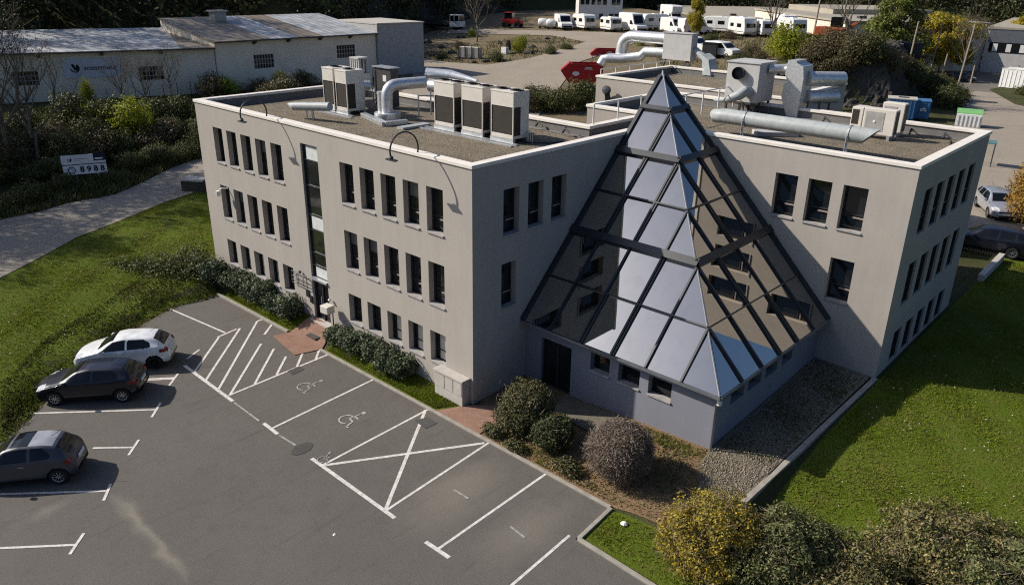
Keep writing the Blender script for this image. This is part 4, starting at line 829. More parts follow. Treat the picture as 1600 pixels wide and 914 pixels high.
q = at(312, 297); mb = MB(); mb.cbox((q[0]-.1, q[1]-.2, q[2]+.35), (1.5, 1.0, .8), .6); o = mb.build('planter_wall', MT['rock']); tag(o, 'short dark stone block with a pale top by the far left end of the building', 'wall')
mb = MB(); mb.cbox((q[0]-.1, q[1]-.2, q[2]+.79), (1.6, 1.1, .10), .6); o2 = mb.build('capstone', MT['concrete']); o2.parent = o

# ------------------------------------------------------------------ cars
_pc = {}
def interp(T, x):
    """monotone cubic through the table"""
    k = id(T)
    if k not in _pc:
        X = np.array([p[0] for p in T]); Y = np.array([p[1] for p in T]); dx = np.diff(X); d = np.diff(Y)/dx; m = np.zeros(len(X)); m[0], m[-1] = d[0], d[-1]
        for i in range(1, len(X)-1):
            if d[i-1]*d[i] > 0: w1, w2 = 2*dx[i]+dx[i-1], dx[i]+2*dx[i-1]; m[i] = (w1+w2)/(w1/d[i-1]+w2/d[i])
        _pc[k] = (X, Y, m, T)
    X, Y, m, _ = _pc[k]; x = min(max(x, X[0]), X[-1]); i = int(min(max(np.searchsorted(X, x)-1, 0), len(X)-2)); hh = X[i+1]-X[i]; t = (x-X[i])/hh
    return float((1+2*t)*(1-t)**2*Y[i]+t*(1-t)**2*hh*m[i]+t*t*(3-2*t)*Y[i+1]+t*t*(t-1)*hh*m[i+1])
def car(spec, loc, rz, label, group, body, roofpanel=None):
    t = thing('parked_car', label, 'car', loc, rz, group); L = spec['L']; W = spec['W']/2; top, belt, wid, rw = spec['top'], spec['belt'], spec['wid'], spec['rw']; ax = spec['ax']; r = spec['r']
    xs = [0, .012, .035, .07]+list(np.arange(.10, L-.09, .026))+[L-.07, L-.035, L-.012, L]; segs = [4, 13, 6, 14, 3, 10]; nv = sum(segs)+1
    V, cls = [], []
    for x in xs:
        zt = interp(top, x)*spec.get('hs', .955); zb = min(interp(belt, x), zt-.05); w = W*interp(wid, x); wr = W*interp(rw, x); zs = interp(spec['sill'], x); 
        p = [(w*.90, zs), (w*.99, zs+.14), (w, zb-.16), (w*.975, zb), (min(wr, w*.96), max(zt-.055, zb+.012)), (min(wr, w*.96)*.86, zt-.008), (0, zt+.018)]
        row = []
        for i, n in enumerate(segs):
            for k in range(n):
                f = k/n; row.append((p[i][0]+(p[i+1][0]-p[i][0])*f, p[i][1]+(p[i+1][1]-p[i][1])*f))
        row.append(p[-1])
        # soften the ring a little
        sm = row
        for _ in range(3): sm = [sm[0]]+[((sm[i-1][0]+2*sm[i][0]+sm[i+1][0])/4, (sm[i-1][1]+2*sm[i][1]+sm[i+1][1])/4) for i in range(1, nv-1)]+[sm[-1]]
        V.append(sm)
    nx_ = len(xs); segid = [i for i, n in enumerate(segs) for _ in range(n)]
    def inpoly(P, x, y):
        c = False
        for i in range(len(P)):
            (a, b), (d, e) = P[i], P[(i+1) % len(P)]
            if (b > y) != (e > y) and x < (d-a)*(y-b)/(e-b)+a: c = not c
        return c
    parts = {}
    vid = {}
    def vert(name, i, j, s):
        mb = parts.setdefault(name, MB()); key = (name, i, j, s if j < nv-1 else 1)
        if key not in vid: vid[key] = len(mb.v); mb.v.append((L/2-xs[i], s*V[i][j][0], V[i][j][1]))
        return vid[key]
    for i in range(nx_-1):
        xm = (xs[i]+xs[i+1])/2
        for j in range(nv-1):
            ym = (V[i][j][0]+V[i+1][j+1][0])/2; zm = (V[i][j][1]+V[i+1][j+1][1])/2; sg = segid[j]
            for s in (1, -1):
                nm = 'body'
                if sg <= 2 and any((xm-a)**2+(zm-r)**2 < (r+.055)**2 for a in ax): continue
                wi = [k for k, P in enumerate(spec['win']) if inpoly(P, xm, zm)] if sg == 3 else []
                if wi: nm = 'side_window#%d%d' % (s, wi[0])
                elif sg >= 4 and spec['ws'][0] < xm < spec['ws'][1] and not (sg == 4): nm = 'windscreen'
                elif sg >= 4 and spec['rwn'][0] < xm < spec['rwn'][1] and not (sg == 4): nm = 'rear_window'
                elif sg >= 4 and roofpanel and spec['ws'][1]+.12 < xm < spec['rwn'][0]-.1 and sg == 5: nm = 'roof_panel' if xm > .55*spec['ws'][1]+.45*spec['rwn'][0] else 'sunroof'
                elif inpoly(spec['hl'], xm, zm) and ym > .5*W: nm = 'headlight#%d' % s
                elif inpoly(spec['tl'], xm, zm) and ym > spec.get('tly', .55)*W: nm = 'tail_light#%d' % s
                elif zm < spec['sillz'] and sg <= 1: nm = 'lower_trim#%d%d' % (s, sum(xm > a for a in ax)) if (xm > .05 and xm < L-.03) else 'body'
                q = [vert(nm, i, j, s), vert(nm, i+1, j, s), vert(nm, i+1, j+1, s), vert(nm, i, j+1, s)]
                parts[nm].f.append(tuple(q if s > 0 else q[::-1]))
    for e in (0, nx_-1):
        ring_ = [vert('body', e, j, 1) for j in range(nv)]+[vert('body', e, j, -1) for j in range(nv-2, -1, -1)]; parts['body'].f.append(tuple(ring_ if e else ring_[::-1]))
    mats = dict(body=body, side_window=MT['carglass'], windscreen=MT['carglass'], rear_window=MT['carglass'], sunroof=MT['carglass'], lower_trim=MT['carblack'], roof_panel=roofpanel)
    for nm, mb in parts.items():
        n2 = nm.split('#')[0]; mt = mats.get(n2) or (MT['lampglass'] if n2 == 'headlight' else MT['redlamp'])
        o = mb.build(n2, mt, t, smooth=True, world=False)
    mb = MB(); mb.box(-L/2+.25, L/2-.25, -W*.86, W*.86, .20, .55); mb.box(-L/2+.9, L/2-1.0, -W*.8, W*.8, .5, .8); mb.build('underbody', MT['carblack'], t, world=False)
    for a in ax:
        for s in (1, -1):
            c = (L/2-a, s*(W-.11), r); mb = MB(); mb.lathe([(r*.62, -.10), (r*.9, -.10), (r, -.06), (r, .06), (r*.9, .10), (r*.64, .10), (r*.60, .04)], c, 24, axis=(0, s, 0), cap=False); wo = mb.build('wheel', MT['tyre'], t, smooth=True, world=False)
            mb = MB(); mb.lathe([(0, .06), (r*.12, .065), (r*.14, .05)], c, 12, axis=(0, s, 0)); mb.lathe([(r*.58, .085), (r*.65, .095), (r*.66, .06), (r*.58, .05)], c, 24, axis=(0, s, 0), cap=False)
            for k in range(spec.get('spokes', 9)):
                an = 2*PI*k/spec.get('spokes', 9); e = Vector((math.cos(an), 0, math.sin(an))); cc = Vector(c)+Vector((0, s*.065, 0)); mb.beam(cc+e*r*.1, cc+e*r*.62, r*.085, .03, up=(0, 1, 0))
            mb.build('rim', MT[spec.get('rimmat', 'rim')], wo, world=False)
            mb = MB(); mb.lathe([(0, .02), (r*.62, .02)], c, 20, axis=(0, s, 0)); mb.build('brake_disc', MT['carblack'], wo, world=False)
    for s in (1, -1):
        mx = spec['mirror']; mb = MB(); mb.lathe([(0, -.09), (.065, -.07), (.08, 0), (.06, .07), (0, .09)], (L/2-mx[0], s*(W+.05), mx[1]), 10, axis=(.2, 1, 0)); mb.build('mirror', MT[spec.get('mirmat', 'carblack')] if spec.get('mirmat') else body, t, smooth=True, world=False)
        for hx in spec['handles']:
            mb = MB(); mb.box(L/2-hx-.09, L/2-hx+.09, *sorted((s*(W*.985), s*(W+.015))), spec['hz'], spec['hz']+.03); mb.build('handle', MT['rim'] if spec.get('chrome') else body, t, world=False)
    zp = spec['plate']; mb = MB(); mb.box(-L/2-.012, -L/2+.03, -.26, .26, zp, zp+.11); mb.build('number_plate', MT['white'], t, world=False)
    mb = MB(); mb.box(L/2-.03, L/2+.012, -.26, .26, .42, .53); mb.build('number_plate', MT['white'], t, world=False)
    mb = MB(); mb.box(L/2-.05, L/2+.006, -W*.55, W*.55, .56, .64); mb.box(L/2-.05, L/2+.006, -W*.5, W*.5, .28, .4); mb.build('front_grille', MT['carblack'], t, world=False)
    mb = MB(); mb.tube([(L/2-spec['rwn'][0]+.25, 0, interp(top, spec['rwn'][0]-.25)+.0), (L/2-spec['rwn'][0]-.1, 0, interp(top, spec['rwn'][0]-.3)+.2)], .008, 5); mb.build('aerial', MT['carblack'], t, world=False)
    return t
HATCH = dict(L=3.97, W=1.74, ax=(.80, 3.34), r=.31, top=[(0, .50), (.04, .62), (.12, .72), (.45, .84), (.92, .95), (1.08, 1.02), (1.72, 1.38), (2.2, 1.46), (2.9, 1.45), (3.35, 1.38), (3.55, 1.28), (3.86, .92), (3.92, .80), (3.97, .55)],
    belt=[(0, .46), (.1, .60), (.6, .78), (1.1, .90), (2.5, .95), (3.5, 1.02), (3.8, .93), (3.97, .52)], wid=[(0, .62), (.06, .76), (.2, .87), (.6, .97), (1.2, 1), (2.9, 1), (3.5, .97), (3.8, .88), (3.92, .78), (3.97, .68)],
    rw=[(0, .5), (.5, .80), (.95, .84), (1.3, .76), (1.8, .68), (2.8, .67), (3.4, .66), (3.7, .72), (3.97, .62)], sill=[(0, .28), (.3, .2), (3.6, .2), (3.97, .32)],
    win=[[(1.22, .93), (1.78, 1.30), (2.25, 1.36), (2.22, .97)], [(2.30, .97), (2.33, 1.36), (2.95, 1.34), (3.22, 1.20), (3.28, 1.05), (3.0, 1.0)]], ws=(1.06, 1.74), rwn=(3.36, 3.76),
    hl=[(.03, .60), (.05, .70), (.42, .80), (.52, .78), (.25, .62)], tl=[(3.6, .78), (3.62, .92), (3.85, .93), (3.95, .84), (3.93, .76)], sillz=.30, mirror=(1.28, .97), handles=(2.05, 2.85), hz=.84, plate=.62)
MINI = dict(L=3.55, W=1.63, ax=(.68, 2.98), r=.30, top=[(0, .50), (.05, .66), (.15, .76), (.45, .88), (.78, .96), (.92, 1.04), (1.45, 1.40), (1.9, 1.48), (2.5, 1.47), (2.95, 1.38), (3.12, 1.26), (3.4, .92), (3.5, .78), (3.55, .5)],
    belt=[(0, .46), (.12, .64), (.5, .80), (.9, .90), (2.2, .95), (3.0, 1.0), (3.3, .92), (3.55, .48)], wid=[(0, .60), (.07, .78), (.2, .88), (.6, .97), (1.2, 1), (2.5, 1), (3.1, .97), (3.4, .86), (3.5, .76), (3.55, .64)],
    rw=[(0, .5), (.4, .80), (.85, .84), (1.1, .78), (1.6, .71), (2.5, .70), (3.0, .68), (3.3, .72), (3.55, .6)], sill=[(0, .28), (.3, .2), (3.2, .2), (3.55, .32)],
    win=[[(1.02, .94), (1.48, 1.31), (2.15, 1.38), (2.12, .98)], [(2.22, .98), (2.24, 1.38), (2.6, 1.34), (2.86, 1.12), (2.82, 1.03)]], ws=(.90, 1.47), rwn=(2.98, 3.32),
    hl=[(.04, .62), (.06, .74), (.3, .82), (.36, .72), (.2, .62)], tl=[(3.22, .74), (3.22, .90), (3.38, .92), (3.46, .82), (3.42, .72)], tly=.66, sillz=.30, mirror=(1.1, .98), handles=(1.95,), hz=.80, plate=.66, chrome=True, spokes=9)
WAGON = dict(L=4.5, W=1.78, ax=(.9, 3.55), r=.32, top=[(0, .52), (.05, .68), (.15, .78), (.6, .92), (1.15, 1.0), (1.3, 1.06), (2.0, 1.44), (2.5, 1.5), (3.6, 1.48), (4.0, 1.4), (4.35, 1.0), (4.45, .85), (4.5, .55)],
    belt=[(0, .48), (.12, .66), (.7, .86), (1.3, .94), (3.0, .98), (4.1, 1.02), (4.5, .52)], wid=[(0, .62), (.07, .78), (.25, .9), (.7, .98), (1.2, 1), (3.6, 1), (4.1, .96), (4.4, .86), (4.5, .7)],
    rw=[(0, .5), (.6, .82), (1.2, .84), (1.6, .75), (2.1, .69), (3.6, .68), (4.1, .70), (4.5, .62)], sill=[(0, .28), (.3, .2), (4.2, .2), (4.5, .32)],
    win=[[(1.5, .97), (2.05, 1.36), (2.7, 1.41), (2.68, 1.0)], [(2.76, 1.0), (2.78, 1.41), (3.5, 1.4), (3.52, 1.02)], [(3.6, 1.03), (3.6, 1.38), (3.9, 1.3), (4.05, 1.1)]], ws=(1.28, 2.0), rwn=(4.0, 4.33),
    hl=[(.03, .62), (.05, .74), (.45, .84), (.5, .74), (.2, .62)], tl=[(4.15, .8), (4.15, .98), (4.4, 1.0), (4.46, .85)], sillz=.3, mirror=(1.55, 1.0), handles=(2.45, 3.3), hz=.86, plate=.7)
DIRB = Vector((-.615, -.788)); RZB = math.atan2(DIRB.y, DIRB.x)     # heading of the three cars on the left
def park(spec, px, py, axle, rz, label, group, body, roofpanel=None, side=1):
    p = onz(px, py, LZ); K = .955; lx = (spec['L']/2-spec['ax'][axle])*K; ly = side*(spec['W']/2-.02)*K; c, s = math.cos(rz), math.sin(rz)
    t = car(spec, (p[0]-(c*lx-s*ly), p[1]-(s*lx+c*ly), LZ+.004), rz, label, group, body, roofpanel); t.scale = (K, K, K); return t
WHT = dict(HATCH, rimmat='carblack')
park(WHT, 243, 577, 1, RZB, 'glossy white hatchback parked nearest the striped zone', 'cars in the left parking bays', MT['whcar'])
park(HATCH, 193, 629, 1, RZB-.03, 'dark navy hatchback parked between the white and the grey car', 'cars in the left parking bays', MT['navycar'])
MT['roofgrey'] = M('silver_roof_panel', (.30, .31, .34), rough=.45)
park(MINI, 94, 757, 1, RZB+.03, 'small rounded grey car with a pale roof panel at the left edge', 'cars in the left parking bays', MT['greycar'], MT['roofgrey'])
q = at(1550, 345); car(WAGON, (q[0]-.3, q[1]+1.9, q[2]+.07), math.radians(-62), 'silver estate car facing the lawn on the far right lot', 'cars on the right lot', MT['silvercar'])
q = at(1552, 402); car(WAGON, (q[0]-.6, q[1]+.8, q[2]+.07), math.radians(180+8), 'black estate car parked behind the slat fence', 'cars on the right lot', MT['navycar'])

# ------------------------------------------------------------------ foliage
def rdirs(n):
    v = RNG.normal(size=(n, 3)); return v/np.linalg.norm(v, axis=1, keepdims=True)
def leafcloud(n, blobs, size, hollow=.55, up=.25, flat=0.0, lump=.16, aspect=.55, minz=None, spray=0.0):
    """n small leaf quads spread through a set of ellipsoids (cx,cy,cz,rx,ry,rz)"""
    B = np.array(blobs, float); wt = (B[:, 3]*B[:, 4]*B[:, 5])**.75; wt /= wt.sum(); k = RNG.choice(len(B), n, p=wt)
    d = rdirs(n); r = np.where(RNG.random(n) < hollow, 1-.22*RNG.random(n)**1.5, RNG.random(n)**(1/2.2))
    ph = RNG.random((len(B), 4))*6.28
    lp = 1+lump*(np.sin(d[:, 0]*5+ph[k, 0])*np.sin(d[:, 1]*5+ph[k, 1])+.7*np.sin(d[:, 2]*7+ph[k, 2]+d[:, 0]*4)+.5*np.sin(d[:, 1]*11+ph[k, 3]))
    P = B[k, :3]+d*(r*lp)[:, None]*B[k, 3:6]
    if spray: P += rdirs(n)*spray*RNG.random((n, 1))
    nn = d*.8+rdirs(n)*.9+np.array([0, 0, up]); nn /= np.linalg.norm(nn, axis=1, keepdims=True)
    t = np.cross(nn, rdirs(n)); t /= np.linalg.norm(t, axis=1, keepdims=True)+1e-9; b = np.cross(nn, t)
    s = size*(.6+.8*RNG.random((n, 1))); 
    Q = np.stack([P-t*s, P-b*s*aspect, P+t*s, P+b*s*aspect], 1)
    if minz is not None:
        ok = Q[:, :, 2].min(1) > minz; Q = Q[ok]
    return Q.reshape(-1, 3)
def quads(V): return np.arange(len(V)).reshape(-1, 4).tolist()
def leafobj(name, V, mat, parent=None): return meshobj(name, V.tolist(), quads(V), mat, parent)
L = {}
L['shrub'] = leafmat('shrub_leaf', [(.035, .055, .022), (.10, .12, .065), (.055, .08, .03), (.20, .21, .14)], .15)
L['darkball'] = leafmat('dark_leaf', [(.018, .032, .010), (.05, .065, .018), (.035, .05, .014), (.10, .09, .035)], .15)
L['ball'] = leafmat('ball_leaf', [(.045, .05, .016), (.10, .09, .035), (.06, .075, .02), (.17, .13, .075)], .15)
L['greyball'] = leafmat('greyball_twig', [(.11, .075, .058), (.17, .125, .10), (.23, .18, .15), (.08, .062, .04)], .1)
L['forsy'] = leafmat('yellow_leaf', [(.15, .13, .035), (.34, .27, .03), (.21, .19, .04), (.54, .36, .025), (.13, .11, .045), (.28, .25, .05)], .3)
L['hedgegreen'] = leafmat('hedge_leaf', [(.045, .06, .018), (.095, .11, .035), (.21, .20, .08), (.06, .075, .022)], .2)
L['hedgetip'] = leafmat('hedge_tip_leaf', [(.045, .06, .018), (.10, .11, .03), (.25, .20, .075), (.06, .08, .022), (.34, .25, .11), (.13, .14, .04)], .2)
L['lime'] = leafmat('lime_leaf', [(.17, .21, .018), (.36, .37, .025), (.25, .27, .02), (.12, .13, .02)], .4)
L['bank'] = leafmat('bank_leaf', [(.032, .045, .012), (.075, .085, .022), (.12, .115, .038), (.05, .062, .016)], .2)
L['brush'] = leafmat('brush_leaf', [(.11, .085, .045), (.16, .12, .06), (.07, .075, .025), (.10, .07, .04)], .2)
L['tree'] = leafmat('tree_leaf', [(.08, .105, .018), (.16, .185, .035), (.22, .23, .055), (.11, .14, .025)], .3)
L['willow'] = leafmat('willow_leaf', [(.42, .33, .03), (.34, .27, .025), (.26, .23, .03), (.48, .38, .05)], .35)
L['wood'] = leafmat('woodland_leaf', [(.018, .026, .009), (.042, .054, .016), (.065, .072, .022), (.065, .058, .028)], .1)
L['twigs'] = leafmat('twig_shoot', [(.16, .12, .075), (.09, .07, .045), (.22, .175, .11)], 0)
L['orange'] = leafmat('orange_leaf', [(.30, .17, .035), (.40, .24, .05), (.22, .13, .03)], .3)
L['grass'] = mat_blade('grass_blade', [(.095, .14, .008), (.145, .195, .012), (.19, .21, .02), (.19, .18, .04)], (.21, .18, .06))
L['cover'] = mat_blade('cover_leaf', [(.04, .06, .012), (.075, .10, .02), (.06, .075, .02), (.10, .10, .04)], (.10, .09, .035))
def bush(name, label, loc, blobs, n, size, mat, group=None, cat='shrub', stems=6, twigs=0, **k):
    t = thing(name, label, cat, loc, 0, group); V = leafcloud(n, blobs, size, **k); leafobj('foliage', V, L[mat], t)
    mb = MB(); B = blobs[0]
    for i in range(stems):
        b = blobs[i % len(blobs)]; a = random.uniform(0, 6.28); e = (b[0]+b[3]*.6*math.cos(a), b[1]+b[4]*.6*math.sin(a), b[2]+b[5]*.35); mb.tube([(b[0]*.4+.05*math.cos(a), b[1]*.4+.05*math.sin(a), -.1), ((b[0]*.4+e[0])/2, (b[1]*.4+e[1])/2, e[2]*.5), e], [.03, .022, .01], 5)
    mb.build('stem', MT['bark'], t, world=False)
    if twigs: leafobj('twigs', leafcloud(twigs, blobs, size*3.4, hollow=.8, up=.2, aspect=.05, lump=k.get('lump', .16), spray=.22, minz=.02), L['twigs'], t)
    return t
# planting along the facade: two varieties, copied with own size and turn
protoA = bush('evergreen_shrub', 'x', (0, 0, 0), [(0, 0, .52, .58, .55, .52), (.28, .12, .62, .36, .34, .36), (-.25, -.1, .5, .36, .34, .36)], 2600, .055, 'shrub', minz=.02, lump=.2)
protoB = bush('evergreen_shrub', 'x', (0, 0, 0), [(0, 0, .42, .66, .52, .44), (.3, -.15, .58, .34, .32, .34), (-.34, .1, .44, .34, .3, .34), (0, .2, .7, .28, .28, .28)], 2600, .055, 'shrub', minz=.02, lump=.2)
sp = [(-17.9, -1.0, 1.25, 'dark shrub at the far left end of the planting under the left windows'), (-16.8, -.6, 1.1, 'second shrub from the left end under the left windows'), (-15.9, -.55, 1.15, 'third shrub from the left end under the left windows'), (-14.9, -.6, 1.05, 'shrub under the middle ground floor window of the left group'), (-14.0, -.55, 1.05, 'shrub just left of the rounded pair before the left group'), (-13.0, -.62, 1.0, 'rounded shrub with a gap on its right under the left window group'), (-11.7, -.6, 1.22, 'big rounded shrub beside the brick apron and metal name frame'),
      (-8.0, -.55, .9, 'pale leaved shrub right beside the cream letter box'), (-7.2, -.5, 1.0, 'second pale shrub from the letter box'), (-6.3, -.5, 1.05, 'third pale shrub from the letter box'), (-5.4, -.5, .95, 'fourth pale shrub from the letter box'), (-4.5, -.5, 1.05, 'fifth pale shrub from the letter box, below a blind covered window'), (-3.6, -.48, 1.02, 'last pale shrub of the row on the side of the concrete cabinet')]
for i, (x, y, s, lb) in enumerate(sp):
    p = (protoA, protoB)[i % 2]; g = 'shrubs planted along the facade'
    if i < 2: p.location = (x, y, h(x, y)); p.rotation_euler.z = i*1.3; p['label'] = lb; p['group'] = g; p.scale = (s,)*3
    else: dup(p, (x, y, h(x, y)), i*1.9, lb, g, (s, s, s*random.uniform(.85, 1.1)))
bush('dark_bush', 'spreading dark shrubbery covering the far left corner of the building', (-20.6, -2.2, h(-20.6, -2.2)), [(0, 0, .25, 1.5, 1.1, .5), (1.6, 1.0, .4, 1.0, .8, .7), (-1.6, -1.0, .15, 1.2, .9, .35), (.2, 1.3, .4, .9, .8, .7), (-2.4, -1.6, .05, .6, .6, .25)], 9000, .06, 'bank', minz=.0, stems=10, spray=.25, lump=.3)
# clipped balls by the pyramid
def ballpos(px, py): return at(px, py)
bush('clipped_bush', 'tall clipped round bush with brownish top beside the brick path', (2.55, .15, h(2.55, .15)), [(0, 0, .95, .92, .92, .95), (-.2, -.25, .55, .8, .75, .6), (.2, .1, 1.2, .72, .72, .6)], 15000, .042, 'ball', 'clipped bushes before the pyramid', lump=.11, minz=.02, hollow=.7, spray=.14, twigs=1500)
bush('clipped_bush', 'smaller dark green clipped bush between the two big ones', (4.05, -.15, h(4.05, -.15)), [(0, 0, .6, .72, .70, .62), (.12, .1, .75, .6, .6, .5)], 9000, .042, 'darkball', 'clipped bushes before the pyramid', lump=.14, minz=.02, hollow=.7, spray=.14, twigs=700)
bush('clipped_bush', 'round grey brown twiggy bush clipped like a ball near the pyramid corner', (6.75, .0, h(6.75, 0)), [(0, 0, .98, 1.08, 1.05, .98), (.1, .05, 1.2, .9, .9, .75)], 34000, .042, 'greyball', 'clipped bushes before the pyramid', lump=.07, minz=.02, hollow=.7, aspect=.24, spray=.16, twigs=3500)
for x, y, s, n, m, lb in [(1.9, -.85, .4, 900, 'ball', 'low scrappy clump at the foot of the tall clipped bush'), (5.3, -.75, .45, 1000, 'ball', 'low yellowish clump between the dark and the grey brown bush'), (3.1, -1.0, .35, 700, 'ball', 'low scrappy clump against the kerb below the dark green bush')]:
    bush('low_clump', lb, (x, y, h(x, y)), [(0, 0, s*.5, s*1.3, s*.8, s*.6)], n, .045, m, 'low clumps along the kerb', minz=0, stems=3)
# big shrubs at the lower right
def bigbush(lb, x, y, blobs, n, size, mat, **k): return bush('garden_bush', lb, (x, y, h(x, y)), blobs, n, size, mat, 'big bushes at the lower right', stems=12, twigs=n//9, **k)
bigbush('yellow flowering bush, left end of the big bushes at the lower right', 10.9, -1.25, [(-.1, 0, .95, 1.1, 1.1, 1.0), (-.5, -.5, .7, .9, .8, .75), (.4, .45, .85, .8, .8, .8), (.1, -.9, .5, .9, .7, .6)], 28000, .042, 'forsy', lump=.24, minz=.02, spray=.12, hollow=.65)
bigbush('dark green bush right next to the yellow flowering one', 12.5, -.35, [(0, 0, .85, 1.05, 1.0, .9), (.6, .6, .7, .8, .8, .7), (-.1, -.8, .5, 1.0, .8, .6)], 26000, .046, 'hedgegreen', lump=.24, minz=.02, spray=.1, hollow=.7)
bigbush('lower spreading bush with pale tips filling the gap in the middle of the bottom edge', 14.0, .35, [(0, 0, .5, 1.1, 1.0, .62), (.5, -.6, .4, 1.0, .9, .5), (-.5, -.9, .35, .9, .9, .5)], 22000, .045, 'hedgetip', lump=.24, minz=.02, spray=.1, hollow=.7)
bigbush('large orange tipped bush, rightmost of the big bushes', 15.6, 2.7, [(0, 0, .72, 1.25, 1.25, .82), (.9, .9, .62, 1.1, 1.0, .72), (-.6, -.7, .45, 1.0, .9, .6), (1.2, -.3, .5, 1.2, 1.1, .6)], 40000, .046, 'hedgetip', lump=.24, minz=.02, spray=.1, hollow=.7)
bigbush('dark lower bush at the right corner of the picture', 17.0, 2.2, [(0, 0, .6, 1.1, 1.1, .7), (.8, .9, .7, 1.0, 1.0, .8)], 18000, .048, 'hedgegreen', lump=.24, minz=.02, spray=.1)
# bank vegetation, copies of four bushes spread over the slopes
BK = [bush('bank_bush', 'x', (0, 0, -50), bl, n, sz, m, stems=8, minz=-.2, lump=.28, spray=.3) for bl, n, sz, m in [
    ([(0, 0, .8, 1.5, 1.4, .9), (1.0, .4, .7, 1.0, 1.0, .8), (-.9, -.3, 1.0, 1.0, .9, .9)], 6500, .075, 'bank'), ([(0, 0, 1.0, 1.3, 1.3, 1.1), (.3, .6, 1.5, .8, .8, .8)], 6000, .075, 'bank'),
    ([(0, 0, .9, 1.4, 1.4, 1.0), (-.6, .5, 1.2, .9, .9, .9)], 5500, .07, 'brush'), ([(0, 0, 1.1, 1.3, 1.2, 1.2), (.5, -.4, 1.7, .8, .8, .9)], 6000, .065, 'lime')]]
_used = [False]*4
def put(kind, x, y, s, lb, grp='bushes on the left bank', rz=None, dz=-.1):
    p = BK[kind]; rz = random.uniform(0, 6.28) if rz is None else rz; sc = (s, s, s*random.uniform(.8, 1.15)) if not hasattr(s, '__len__') else s
    if not _used[kind]: _used[kind] = True; p.location = (x, y, h(x, y)+dz); p.rotation_euler.z = rz; p.scale = sc; p['label'] = lb; p['group'] = grp; return p
    return dup(p, (x, y, h(x, y)+dz), rz, lb, grp, sc)
lbk = {0: 'low spreading dark green bush on the bank below the pale warehouse', 1: 'upright dark green bush on the bank below the pale warehouse', 2: 'brown dry bush on the bank below the pale warehouse'}
kk = 0
for row, (sa, sb, n) in enumerate([((-43.5, -6), (-40.5, 15), 9), ((-46.5, -8), (-43, 18), 10), ((-49.5, -8), (-44, 22), 11), ((-52, -6), (-44, 27), 12), ((-35, 17.5), (-18, 21.5), 8), ((-40, 20), (-22, 25), 8)]):
    for i in range(n):
        f = (i+.5)/n; x = sa[0]+(sb[0]-sa[0])*f+random.uniform(-.8, .8); y = sa[1]+(sb[1]-sa[1])*f+random.uniform(-.8, .8); kd = random.choice([0, 0, 1, 1, 2]); put(kd, x, y, random.uniform(.75, 1.25), lbk[kd])
p = at(205, 212); put(3, p[0], p[1], 1.35, 'bright yellow green bush on the bank under the warehouse banner', dz=-.3)
p = at(150, 205); put(3, p[0]-.5, p[1]-.5, .8, 'small yellow green bush left of the brightest bush on the bank', dz=-.3)
p = at(140, 165); put(3, p[0], p[1], (.5, .5, .9), 'narrow yellow green sapling below the left end of the banner')
